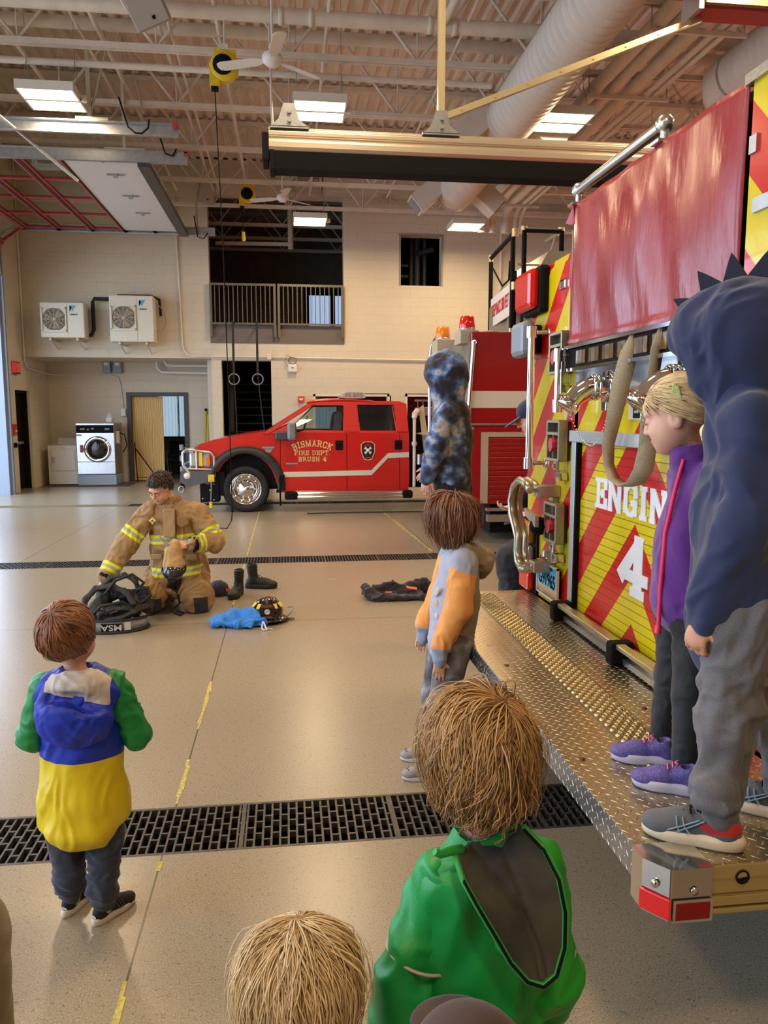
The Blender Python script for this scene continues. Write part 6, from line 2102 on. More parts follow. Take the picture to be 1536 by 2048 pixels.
def hand_field(F, wrist, d, n, s=1.0, curl=(.35, .35, .4, .45), side=1, thumb=.6, spread=.06):
 """hand from the wrist along d; n = palm normal; side=+1 puts the thumb on d x n"""
 d = np.array(d, float)
 d /= np.linalg.norm(d)
 n = np.array(n, float)
 n = n - d * (n @ d)
 n /= np.linalg.norm(n)
 t = np.cross(d, n) * side
 w = np.array(wrist, float)
 F.cap(w, w + d * .03 * s, .024 * s, .026 * s, k=.012 * s, flat=(n, .7))
 R = np.stack([t, d, n], 1)
 F.ell(w + d * .052 * s, (.040 * s, .048 * s, .016 * s), R, k=.012 * s)
 L = (.072, .080, .074, .058)
 for i in range(4):
  off = (.029 - .0195 * i) * s
  b = w + d * (.082 - abs(i - 1.2) * .004) * s + t * off
  c = curl[i]
  p = [b - d * .02 * s]
  dd = d + t * spread * (1.5 - i)
  ang = 0
  pos = b
  pts = [b - d * .02 * s, b]
  for j, f in enumerate((.45, .32, .23)):
   ang += c * (1.0 if j else .8)
   v = dd / np.linalg.norm(dd) * math.cos(ang) + n * math.sin(ang)
   pos = pos + v * L[i] * f * s
   pts.append(pos)
  r = [.0105, .0095, .009, .0082, .0068] if i < 3 else [.0095, .0085, .0078, .007, .006]
  F.chain(pts, [q * s for q in r], k=.003 * s)
 tb = w + d * .028 * s + t * .026 * s
 v1 = d * .55 + t * .75 + n * .25 * thumb
 v2 = d * .85 + t * .25 + n * .5 * thumb
 v1 /= np.linalg.norm(v1)
 v2 /= np.linalg.norm(v2)
 F.chain([tb, tb + v1 * .036 * s, tb + v1 * .036 * s + v2 * .028 * s, tb + v1 * .036 * s + v2 * .05 * s], [.014 * s, .0115 * s, .010 * s, .0075 * s], k=.006 * s)
 return w + d * .1 * s

# ---------------------------------------------------------------- hair: strand tubes combed over an ellipsoid
def hair_mat(name, dark, light, root=None):
 if name in _mats:
  return _mats[name]
 m = bpy.data.materials.new(name)
 m.use_nodes = True
 t = NT(m)
 a = t.n('ShaderNodeAttribute', attribute_name='tone')
 t.l(t.ramp(a.outputs['Fac'], [(0.0, dark), (1.0, light)]), t.b.inputs['Base Color'])
 t.b.inputs['Roughness'].default_value = .42
 t.b.inputs['Specular IOR Level'].default_value = .55
 _mats[name] = m
 return m

def hair(name, m, parent, c, R, r, crown, region, length, n=1800, width=.0022, gravity=.25, stick=.8, lift=.05, curl=0, curl_f=3.0, seed=1, part=None, steps=9, toneb=(.25, .9), clump=.55, shell=True, under=.12, fall=None, cutz=None):
 """c,R: head frame; r: ellipsoid radii; crown: local direction of the whorl; region(u)->bool for unit root directions (local);
 length: metres or function(u)"""
 rg = np.random.RandomState(seed)
 r = np.array(r, float)
 c = np.array(c, float)
 u = rg.normal(size=(n * 6, 3))
 u /= np.linalg.norm(u, axis=1)[:, None]
 u = u[region(u)][:n]
 n = len(u)
 L = (length(u) if callable(length) else np.full(n, length)) * rg.uniform(.75, 1.1, n)
 cr = np.array(crown, float)
 cr /= np.linalg.norm(cr)
 p = u * r
 down = np.array([0, 0, -1.0])
 tw = rg.uniform(-1, 1, n)
 lf = lift * rg.uniform(.3, 1.0, n) * np.where(rg.uniform(size=n) < .05, 1.9, 1.0)
 ph = rg.uniform(0, 6.28, n)
 ca = curl * rg.uniform(.5, 1.2, n)
 path = [p * (1.0)]
 nrm0 = u / r
 st = L / steps
 d = None
 gfix = R.T @ down
 wv = vnoise(u * 3.1 + seed) * 1.0
 wv2 = vnoise(u * 7.3 + seed * 2)
 for k in range(steps):
  q = p / r
  ql = np.linalg.norm(q, axis=1)[:, None]
  nr = (q / ql) / r
  nr /= np.linalg.norm(nr, axis=1)[:, None]
  away = (q / ql) - cr
  if part is not None:
   away = part(q / ql, away)
  away = away - nr * (away * nr).sum(1)[:, None]
  away /= np.linalg.norm(away, axis=1)[:, None] + 1e-6
  swirl = np.cross(nr, away)
  fr = (k + 1) / steps
  g = gfix - nr * (gfix @ nr.T)[:, None] * stick
  dn = away * (1 - fr * .5) + swirl * (tw * .22 + .15 + clump * (wv * np.sin(1.2 + k * .35) + .7 * wv2))[:, None] + g * gravity * (0.5 + 1.6 * fr)
  if fall is not None:
   dn = dn + fall(q / ql, fr)
  if curl:
   dn = dn + (swirl * np.sin(ph + k * curl_f)[:, None] + nr * np.cos(ph + k * curl_f * 1.1)[:, None]) * (ca * fr)[:, None]
  dn /= np.linalg.norm(dn, axis=1)[:, None]
  d = dn if d is None else d * .35 + dn * .65
  d /= np.linalg.norm(d, axis=1)[:, None]
  p = p + d * st[:, None]
  q = p / r
  ql = np.linalg.norm(q, axis=1)
  tgt = 1 + lf * min(1, fr * 2.2) + .012
  ns = np.where(ql < tgt, tgt, ql * (1 - stick * .6) + tgt * stick * .6)
  p = q / ql[:, None] * ns[:, None] * r
  path.append(p.copy())
 P = np.stack(path, 1)                      # n, steps+1, 3
 if cutz is not None:
  P[..., 2] = np.maximum(P[..., 2], cutz + .01 * rg.uniform(-1, 1, n)[:, None])
 Wd = c + P @ R.T
 K = steps + 1
 T = np.gradient(Wd, axis=1)
 T /= np.linalg.norm(T, axis=2)[..., None] + 1e-9
 out = Wd - c
 A = np.cross(T, out)
 A /= np.linalg.norm(A, axis=2)[..., None] + 1e-9
 B = np.cross(A, T)
 tt = np.linspace(0, 1, K)
 wd = width * (0.65 + .6 * np.sin(np.minimum(tt * 1.6 + .2, PI / 2) * 1.0)) * (1 - tt ** 4 * .9)
 ww = wd[None, :] * rg.uniform(.6, 1.5, n)[:, None]
 off = Vector((0, 0, 0))
 q_ = parent
 while q_ is not None:
  off += q_.location
  q_ = q_.parent
 Wd = Wd - np.array(off)
 ring = []
 for (a, b) in ((-1.5, -.2), (0, .75), (1.5, -.2)):
  ring.append(Wd + A * (ww * a)[..., None] + B * (ww * b)[..., None])
 vv = np.stack(ring, 2)                     # n,K,3,3
 verts = vv.reshape(-1, 3)
 i = np.arange(n)[:, None, None] * (K * 3)
 k = np.arange(K - 1)[None, :, None] * 3
 j = np.arange(3)[None, None, :]
 j2 = (j + 1) % 3
 f = np.stack([i + k + j, i + k + j2, i + k + 3 + j2, i + k + 3 + j], -1).reshape(-1, 4)
 tone = np.clip((toneb[0] + toneb[1]) / 2 + (toneb[1] - toneb[0]) / 2 * (1.5 * vnoise(u * 5.5 + 3) + .5 * rg.normal(0, 1, n)), 0, 1)
 tn = np.repeat(tone[:, None] * np.ones((1, K)) + (tt * .12)[None, :], 3, axis=1).reshape(-1)
 vs, fs, ts = verts, f, tn
 if shell:
  m1, m2 = 20, 14
  sv, sf = [], []
  for a in range(m2 + 1):
   for b in range(m1):
    th, ps = PI * a / m2, 2 * PI * b / m1
    sv.append((math.sin(th) * math.cos(ps), math.sin(th) * math.sin(ps), math.cos(th)))
  sv = np.array(sv)
  keep = region(sv)
  for a in range(m2):
   for b in range(m1):
    q = [a * m1 + b, (a + 1) * m1 + b, (a + 1) * m1 + (b + 1) % m1, a * m1 + (b + 1) % m1]
    if all(keep[z] for z in q):
     sf.append(q)
  if sf:
   sw = c + (sv * r * 1.015) @ R.T - np.array(off)
   k0 = len(vs)
   vs = np.concatenate([vs, sw])
   fs = np.concatenate([fs, np.array(sf) + k0])
   ts = np.concatenate([ts, np.full(len(sw), under)])
 me = bpy.data.meshes.new(name)
 me.vertices.add(len(vs))
 me.vertices.foreach_set('co', vs.ravel())
 me.loops.add(len(fs) * 4)
 me.loops.foreach_set('vertex_index', fs.ravel().astype(np.int32))
 me.polygons.add(len(fs))
 me.polygons.foreach_set('loop_start', np.arange(0, len(fs) * 4, 4, dtype=np.int32))
 me.polygons.foreach_set('loop_total', np.full(len(fs), 4, dtype=np.int32))
 me.polygons.foreach_set('use_smooth', np.ones(len(fs), dtype=bool))
 me.update()
 a = me.attributes.new('tone', 'FLOAT', 'POINT')
 a.data.foreach_set('value', np.clip(ts, 0, 1).astype(np.float32))
 me.materials.append(m)
 o = bpy.data.objects.new(name, me)
 COL.objects.link(o)
 o.parent = parent
 return o

# ---------------------------------------------------------------- footwear
def shoe(parent, pos, yaw, L, mats, high=False, clog=False, chunky=False, pitch=0, name='shoe', tall=0, stripes=False, heelred=None, lacecol=None):
 """pos: point under the ankle centre on the ground; toe towards yaw (0 = +Y)"""
 up_m, sole_m = mats
 Rz = np.array(Matrix.Rotation(math.radians(yaw), 3, 'Z') @ Matrix.Rotation(math.radians(pitch), 3, 'X'))
 o = np.array(pos, float)
 W = lambda x, y, z: o + Rz @ V3(x * L, y * L, z * L)
 out = []
 for t in np.linspace(0, 2 * PI, 36, endpoint=False):
  y = math.cos(t)
  w = .165 + .03 * math.cos(t) - .035 * math.exp(-((y + .1) / .35) ** 2)
  out.append((w * (abs(math.sin(t)) ** .8) * (1 if math.sin(t) > 0 else -1), .26 + .5 * y))
 sh = .15 if chunky else (.13 if not clog else .10)
 b = MB()
 n = len(out)
 vs = []
 for (z, k) in ((0, .94), (.02, 1.0), (sh * .6, 1.03), (sh, .98)):
  for (x, y) in out:
   zz = z + (.03 * max(0, (y - .45)) ** 1 if z < .03 else 0) + (.03 if z > .05 and y < 0 else 0)
   kk = k + (.02 * math.sin(y * 40) if chunky and 0.01 < z < .08 else 0)
   vs.append(W(x * kk, .26 + (y - .26) * kk, zz))
 fs = [(i + r_ * n, (i + 1) % n + r_ * n, (i + 1) % n + (r_ + 1) * n, i + (r_ + 1) * n) for r_ in range(3) for i in range(n)]
 b.add(vs, fs + [tuple(range(n - 1, -1, -1)), tuple(range(3 * n, 4 * n))], 0, True)
 F = Field(.0035 if L > .2 else .003)
 e = lambda p, r, op='u', k=.03: F.ell(W(*p), np.array(r) * L, Rz, op, k * L)
 e((0, .56, .135), (.160, .22, .13))
 e((0, .35, .19), (.138, .25, .155), k=.06)
 e((0, -.02, .20), (.130, .19, .20), k=.06)
 F.cap(W(0, .14, .24), W(0, .0, .34), .118 * L, .112 * L, k=.05 * L)
 if high or tall:
  F.cap(W(0, .02, .25), W(0, -.02, .25 + max(tall, .25)), .125 * L, .15 * L, k=.04 * L, flat=(Rz[:, 1], 1.1))
  F.cap(W(0, -.02, .30 + max(tall, .25)), W(0, -.02, .42 + max(tall, .25)), .13 * L, .14 * L, 's', .01 * L)
 else:
  F.cap(W(0, .03, .38), W(0, -.02, .55), .085 * L, .10 * L, 's', .01 * L)
 F.box(W(0, .3, -.07), (L, L, .12 * L), Rz, .001, 's', .002)
 masks = []
 if heelred:
  def hm(P):
   q = (P - o) @ Rz / L
   a = np.minimum(.20 - q[:, 1] - 1.4 * np.abs(q[:, 2] - .235), .055 - np.abs(q[:, 2] - .235 + .12 * q[:, 1]))
   b = np.minimum(q[:, 2] - .345, .24 - q[:, 1])
   return np.maximum(a, b) * .1
  masks.append(hm)
 u = organic(name, F, up_m, parent, masks=masks)
 so = b.build('sole', sole_m, None)
 so.parent = u
 _q, _off = u, Vector()
 while _q is not None:
  _off += _q.location
  _q = _q.parent
 for vtx in so.data.vertices:
  vtx.co -= _off
 if clog:
  h = MB()
  for (x, y) in ((-.07, .62), (0, .66), (.07, .62), (-.09, .52), (-.03, .54), (.03, .54), (.09, .52), (-.05, .44), (.05, .44)):
   zt = .125 + .13 * math.sqrt(max(0, 1 - (x / .155) ** 2 - ((y - .56) / .24) ** 2)) + .0
   h.lathe(W(x, y, zt + .012), Rz @ V3(0, 0, 1), [(.016 * L, 0), (.014 * L, .002), (0, .002)], 8)
  q = h.build('vent_holes', M_BLACK, None)
  q.parent = u
  for vtx in q.data.vertices:
   vtx.co -= _off
 elif lacecol is not None:
  l = MB()
  for k in range(5):
   y = .22 + k * .065
   z = .40 - k * .036
   l.tube([W(-.075, y, z - .03), W(-.03, y + .01, z + .005), (W(.03, y + .01, z + .005)), W(.075, y, z - .03)], .011 * L, 6)
  l.tube([W(0, .2, .41), W(.05, .16, .43), W(.10, .2, .38)], .009 * L, 6).tube([W(0, .2, .41), W(-.05, .16, .43), W(-.10, .2, .37)], .009 * L, 6)
  q = l.build('laces', lacecol, None)
  q.parent = u
  for vtx in q.data.vertices:
   vtx.co -= _off
 if stripes:
  l = MB()
  for sx in (-1, 1):
   for k in range(3):
    y = .30 + k * .06
    l.tube([W(sx * .155, y, .14), W(sx * .145, y - .03, .22), W(sx * .112, y - .06, .30)], .012 * L, 5)
  q = l.build('side_stripes', stripes, None)
  q.parent = u
  for vtx in q.data.vertices:
   vtx.co -= _off
 return u

# ---------------------------------------------------------------- people
def person(label, loc, group=None):
 """returns a lazy root: the body mesh itself becomes the top-level object"""
 return dict(label=label, loc=Vector(loc), group=group)

def body(P, F, m, masks=()):
 o = organic('person', F, m, None, masks=masks)
 o.location = P['loc']
 me = o.data
 n = len(me.vertices)
 co = np.empty(n * 3)
 me.vertices.foreach_get('co', co)
 co = co.reshape(-1, 3) - np.array(P['loc'])
 me.vertices.foreach_set('co', co.ravel())
 me.update()
 tag(o, P['label'], 'person', P['group'])
 return o

def limbs(F, J, s=1.0, arms=True, legs=True):
 """bare body under the clothes, slimmer than them"""
 F.cap(J['pelvis'], J['chest'], .075 * s, .085 * s, k=.03, flat=(J['fwd'], .75))
 F.cap(J['sh'][0] * .85 + J['sh'][1] * .15, J['sh'][1] * .85 + J['sh'][0] * .15, .035 * s, k=.03)
 F.cap(J['chest'], J['neck'], .05 * s, .036 * s, k=.03)
 F.cap(J['neck'], J['head'], .036 * s, .04 * s, k=.02)
 for i in (0, 1):
  if arms:
   F.cap(J['sh'][i], J['el'][i], .030 * s, .024 * s, k=.02)
   F.cap(J['el'][i], J['wr'][i], .024 * s, .018 * s, k=.01)
  if legs:
   F.cap(J['hip'][i], J['kn'][i], .05 * s, .035 * s, k=.02)
   F.cap(J['kn'][i], J['an'][i], .035 * s, .022 * s, k=.01)
   F.cap(J['an'][i], J['an'][i] - V3(0, 0, .025 * s), .020 * s, .018 * s, k=.01)

def stand(x, y, z0, h, yaw, lean=0):
 R = frame(yaw)
 f, r = R[:, 1], R[:, 0]
 o = V3(x, y, z0)

 def L(a, b, c):
  return o + r * a + f * b + V3(0, 0, c)
 J = dict(R=R, fwd=f, rt=r, L=L, h=h)
 J['pelvis'] = L(0, 0, .50 * h)
 J['chest'] = L(0, 0, .72 * h)
 J['neck'] = L(0, -.005, .815 * h)
 J['head'] = L(0, .012, h - .105)
 J['sh'] = [L(s * .115 * h, 0, .785 * h) for s in (-1, 1)]
 J['hip'] = [L(s * .055 * h, 0, .48 * h) for s in (-1, 1)]
 J['kn'] = [L(s * .06 * h, .01, .26 * h) for s in (-1, 1)]
 J['an'] = [L(s * .065 * h, -.01, .055 * h) for s in (-1, 1)]
 J['el'] = [L(s * .15 * h, -.01, .61 * h) for s in (-1, 1)]
 J['wr'] = [L(s * .16 * h, .03, .46 * h) for s in (-1, 1)]
 return J

# ================================================================= child in yellow, blue and green windbreaker
def kid_yellow():
 P = person('child seen from behind in a yellow, blue and green windbreaker and navy sweatpants', (-.67, 2.46, 0))
 J = stand(-.67, 2.46, 0, 1.045, 0)
 L = J['L']
 hc = L(-.025, 0, .925)
 J['head'] = hc
 J['neck'] = L(-.01, 0, .83)
 J['el'] = [L(-.152, .01, .60), L(.168, .01, .59)]
 J['wr'] = [L(-.08, .13, .63), L(.10, .13, .63)]
 J['sh'] = [L(-.100, 0, .765), L(.105, 0, .765)]
 J['an'] = [L(-.06, -.0, .06), L(.055, -.06, .06)]
 J['kn'] = [L(-.07, .01, .27), L(.06, 0, .27)]
 R = frame(-12, -4, -4)
 F = Field(.005)
 limbs(F, J, .72)
 W = head_field(F, hc, R, .88)
 for i in (0, 1):
  hand_field(F, J['wr'][i], V3(.4 - .8 * i, .9, .1), V3(0, 0, -1), .62, side=1 - 2 * i)
 o = body(P, F, SK_FAIR, [lips_mask(W, R, .88)])

 def reg(u):
  return (u[:, 2] > -.55) & ~((u[:, 1] > .45) & (u[:, 2] < .35)) & ~((np.abs(u[:, 0]) > .8) & (u[:, 2] < -.12) & (u[:, 1] > -.15)) & ~((u[:, 2] < -.35) & (u[:, 1] > -.1))
 hair('hair', hair_mat('hair_auburn', rgb(66, 36, 22), rgb(160, 104, 66)), o, hc + R @ V3(0, -.012, .024), R, (.079, .094, .090), (-.15, -.5, .85), reg, lambda u: .055 + .03 * (u[:, 2] > .1), n=3000, width=.0019, gravity=.22, stick=.97, lift=.07, seed=4, steps=8, clump=.8, toneb=(.2, .75))
 # jacket body (blue above, yellow below) and green sleeves
 G = Field(.0055)
 fl = (J['fwd'], .72)
 G.cap(L(0, -.005, .40), L(0, 0, .60), .132, .118, k=.03, flat=fl)
 G.cap(L(0, 0, .60), L(0, -.005, .715), .118, .108, k=.04, flat=fl)
 G.cap(L(-.085, 0, .755), L(.085, 0, .755), .050, k=.05)
 G.cap(L(0, 0, .77), L(0, 0, .80), .062, .055, k=.03)
 G.ell(L(0, -.01, .31), (.135, .11, .055), k=.03)
 G.cap(L(0, -.01, .37), L(0, -.01, .34), .132, k=.03, flat=fl)
 G.ell(L(0, 0, .22), (.12, .10, .055), None, 's', .01)
 G.ell(L(0, 0, .835), (.048, .048, .06), None, 's', .01)
 G.box(L(-.2, 0, .22), (.09, .3, .06), None, .01, 's', .05)
 G.box(L(.2, 0, .24), (.09, .3, .06), None, .01, 's', .05)

 def blue(Pt):
  q = Pt[:, 2] - .545
  return q
 jk = organic('jacket', G, cloth('windbreaker', [rgb(226, 200, 22), rgb(14, 46, 176)], .45, (260, .2), sheen=0), o, folds=(.0065, 13, (1, 1, .5)), masks=[blue])
 for i in (0, 1):
  S = Field(.0055)
  S.chain([J['sh'][i] + V3(0, 0, -.005), J['el'][i], J['wr'][i]], [.050, .046, .034], k=.02)
  organic('sleeve', S, cloth('windbreaker_green', [rgb(12, 132, 62)], .45, (260, .2), sheen=0), jk, folds=(.0055, 19, (1, 1, .8)))
  Sh = Field(.0055)
 # hood lying on the back with its grey lining open upwards
 H = Field(.005)
 H.ell(L(.0, -.082, .665), (.108, .050, .075), frame(0, -10, 8), k=.03)
 H.ell(L(.0, -.070, .710), (.118, .062, .052), frame(0, -6, 12), k=.04)
 H.cap(L(-.07, -.02, .765), L(.09, -.03, .750), .045, k=.03)
 H.ell(L(.012, -.035, .775), (.088, .062, .060), k=.03)
 H.ell(L(.0, .0, .845), (.046, .050, .06), None, 's', .012)
 H.cap(L(-.065, -.098, .768), L(.09, -.110, .735), .022, .026, 's', .01)

 def lining(Pt):
  q = Pt - L(0, 0, 0)
  return np.minimum(q[:, 2] - (.752 - .25 * q[:, 0]), np.minimum(.098 - np.abs(q[:, 0] - .012), .02 - q[:, 1]))
 organic('hood', H, cloth('hood_blue', [rgb(14, 46, 176), rgb(190, 180, 172)], .5, (260, .2), sheen=0), jk, folds=(.004, 20, (1, 1, 1)), masks=[lining])
 # pants
 Q = Field(.0055)
 Q.cap(L(-.04, 0, .42), L(.04, 0, .42), .064, k=.03, flat=(J['fwd'], .8))
 for i in (0, 1):
  Q.chain([J['hip'][i] + V3(0, 0, -.07), J['kn'][i], J['an'][i] + V3(0, 0, .05)], [.070, .056, .046], k=.015)
  Q.cap(J['an'][i] + V3(0, 0, .045), J['an'][i] + V3(0, 0, .0), .050, .036, k=.02)
 organic('pants', Q, cloth('sweat_navy', [rgb(44, 50, 66)], .9, (400, .4)), o, folds=(.0065, 15, (.7, .7, 1.7)))
 up = mat('sneaker_black', rgb(22, 22, 24), .7, bump=(300, .3, .002))
 sl = mat('sole_white', rgb(214, 204, 192), .55)
 for i, (q, yw) in enumerate(((J['an'][0], -22), (J['an'][1], -38))):
  u = shoe(o, (q[0], q[1] - .01, 0), yw, .165, (up, sl), lacecol=up, stripes=M_DKFRAME)
  Rz = np.array(Matrix.Rotation(math.radians(yw), 3, 'Z'))
  text('adidas', .011, 'heel_mark', M_WHITE, u, Vector(V3(q[0], q[1] - .01, 0) + Rz @ V3(0, -.0365, .036)), (Rz[:, 0], (0, .3, 1)), .001)
 for i in (0, 1):
  S = Field(.004)
  S.cap(J['an'][i] + V3(0, 0, -.02), J['an'][i] + V3(0, 0, .03), .029, .031)
  organic('sock', S, cloth('sock_yellow', [rgb(176, 190, 40)], .9), o)
 return o

# ================================================================= child with orange sleeves
def kid_orange():
 P = person('child with wavy brown hair, grey hoodie, orange sleeves and grey clogs, beside the tailboard', (.70, 3.30, 0))
 x, y = .72, 3.30
 J = stand(x, y, 0, 1.29, 82)
 L = J['L']                     # forward = -X, right = +Y
 hc = V3(.712, 3.31, 1.165)
 J['head'] = hc
 J['neck'] = V3(.735, 3.30, 1.04)
 J['sh'] = [V3(.745, 3.19, .985), V3(.75, 3.42, .985)]
 J['el'] = [V3(.715, 3.155, .79), V3(.70, 3.46, .79)]
 J['wr'] = [V3(.645, 3.17, .60), V3(.62, 3.44, .62)]
 J['hip'] = [V3(.715, 3.24, .62), V3(.715, 3.37, .62)]
 J['kn'] = [V3(.665, 3.235, .34), V3(.665, 3.38, .34)]
 J['an'] = [V3(.665, 3.23, .075), V3(.66, 3.40, .075)]
 J['pelvis'] = V3(.72, 3.305, .62)
 J['chest'] = V3(.75, 3.305, .90)
 R = frame(28, 6, 0)
 F = Field(.005)
 limbs(F, J, .95)
 W = head_field(F, hc, R, .93)
 hand_field(F, J['wr'][0] + V3(-.003, 0, -.03), V3(-.1, .0, -1), V3(.15, 1, 0), .68, curl=(.15, .2, .25, .3), side=1)
 hand_field(F, J['wr'][1], V3(-.3, 0, -1), V3(0, -1, 0), .68, side=-1)
 o = body(P, F, SK_FAIR, [lips_mask(W, R, .93)])

 def reg(u):
  return (u[:, 2] > -.7) & ~((u[:, 1] > .62) & (u[:, 2] < .2))
 hair('hair', hair_mat('hair_brown', rgb(52, 28, 18), rgb(150, 98, 62)), o, hc + R @ V3(0, -.012, .024), R, (.084, .100, .092), (.1, -.25, .95), reg, lambda u: .20 - .03 * (u[:, 1] > .4), n=4200, width=.0016, gravity=2.4, stick=.22, lift=.30, curl=1.5, curl_f=1.4, seed=9, steps=14, clump=.9, toneb=(.15, .8))
 G = Field(.0055)
 ff = V3(-1, .12, 0)
 G.cap(V3(.715, 3.305, .615), V3(.735, 3.305, .78), .128, .126, k=.03, flat=(ff, .80))
 G.cap(V3(.735, 3.305, .78), V3(.752, 3.305, .93), .126, .110, k=.04, flat=(ff, .80))
 G.cap(V3(.75, 3.22, .975), V3(.752, 3.39, .975), .052, k=.05)
 G.cap(V3(.745, 3.305, .99), V3(.735, 3.305, 1.035), .060, .052, k=.03)
 G.cap(V3(.72, 3.30, .60), V3(.72, 3.30, .585), .118, .112, k=.01, flat=(ff, .82))

 def light(Pt):
  return .705 - Pt[:, 0] + .1 * (Pt[:, 2] - .9) + .004 * np.sin(Pt[:, 2] * 40)
 jk = organic('hoodie', G, cloth('hoodie_grey', [rgb(150, 134, 118), rgb(176, 180, 200)], .9, (420, .45)), o, folds=(.0035, 14, (1, 1, .8)), masks=[light])
 for i in (0, 1):
  S = Field(.0055)
  e = J['el'][i]
  S.chain([J['sh'][i], e, J['wr'][i] + V3(0, 0, .03)], [.062, .058, .046], k=.02)
  S.cap(J['wr'][i] + V3(0, 0, .02), J['wr'][i] + V3(-.004, 0, -.035), .036, .033, k=.004)

  def mk(Pt):
   return Pt[:, 2] - .955 + (Pt[:, 0] - .74) * .35

  def cuff(Pt, w=J['wr'][i]):
   return (w[2] + .022) - Pt[:, 2]
  organic('sleeve', S, cloth('sleeve_orange', [rgb(240, 164, 88), rgb(168, 172, 190), rgb(150, 158, 184)], .85, (420, .4)), jk, folds=(.0045, 17, (1, 1, .7)), masks=[mk, cuff])
 H = Field(.005)
 H.ell(V3(.800, 3.30, .995), (.055, .105, .050), frame(90, 0, 0) * 1.0, k=.02)
 H.cap(V3(.765, 3.23, 1.03), V3(.86, 3.27, .955), .035, .028, k=.03)
 H.cap(V3(.86, 3.27, .955), V3(.885, 3.31, .985), .03, .012, k=.03)
 H.cap(V3(.765, 3.38, 1.03), V3(.86, 3.34, .955), .035, .028, k=.03)
 H.cap(V3(.80, 3.30, 1.0), V3(.85, 3.30, .92), .05, .03, k=.03)
 H.cap(V3(.83, 3.26, 1.02), V3(.905, 3.28, .985), .022, .010, k=.02)
 organic('hood', H, cloth('hoodie_grey_hood', [rgb(146, 130, 114)], .9, (420, .45)), jk, folds=(.004, 20, (1, 1, 1)))
 # faded print on the chest: loose pale shapes, no character
 pr = MB()
 for (yy, zz, ry, rz, k) in ((3.24, .85, .016, .03, 0), (3.25, .79, .02, .024, 1), (3.24, .74, .014, .02, 0)):
  pr.lathe((.636, yy, zz), (-.95, -.3, 0), [(ry, 0), (ry * .9, .0015), (0, .002)], 14, mi=k, sc=(1, rz / ry))
 pr.build('print_patch', [mat('print_cream', rgb(204, 196, 180), .8), mat('print_orange', rgb(206, 170, 140), .8)], jk)
 Q = Field(.0055)
 Q.cap(V3(.72, 3.25, .60), V3(.72, 3.36, .60), .085, k=.03, flat=(ff, .95))
 for i in (0, 1):
  Q.chain([J['hip'][i], J['kn'][i], J['an'][i] + V3(0, 0, .03)], [.080, .064, .052], k=.02)

 organic('pants', Q, cloth('acid_wash_grey', [rgb(110, 108, 112)], .9, (400, .3), noise=(9, [(.38, rgb(78, 76, 80)), (.5, rgb(112, 110, 114)), (.64, rgb(160, 160, 166))])), o, folds=(.005, 15, (1, 1, 1.2)))
 cm = mat('clog_grey', rgb(146, 142, 142), .55)
 cs = mat('clog_sole', rgb(200, 196, 192), .6)
 for (px, py, yw) in ((.635, 3.215, 84), (.655, 3.40, 80)):
  shoe(o, (px, py, 0), yw, .195, (cm, cs), clog=True)
 return o

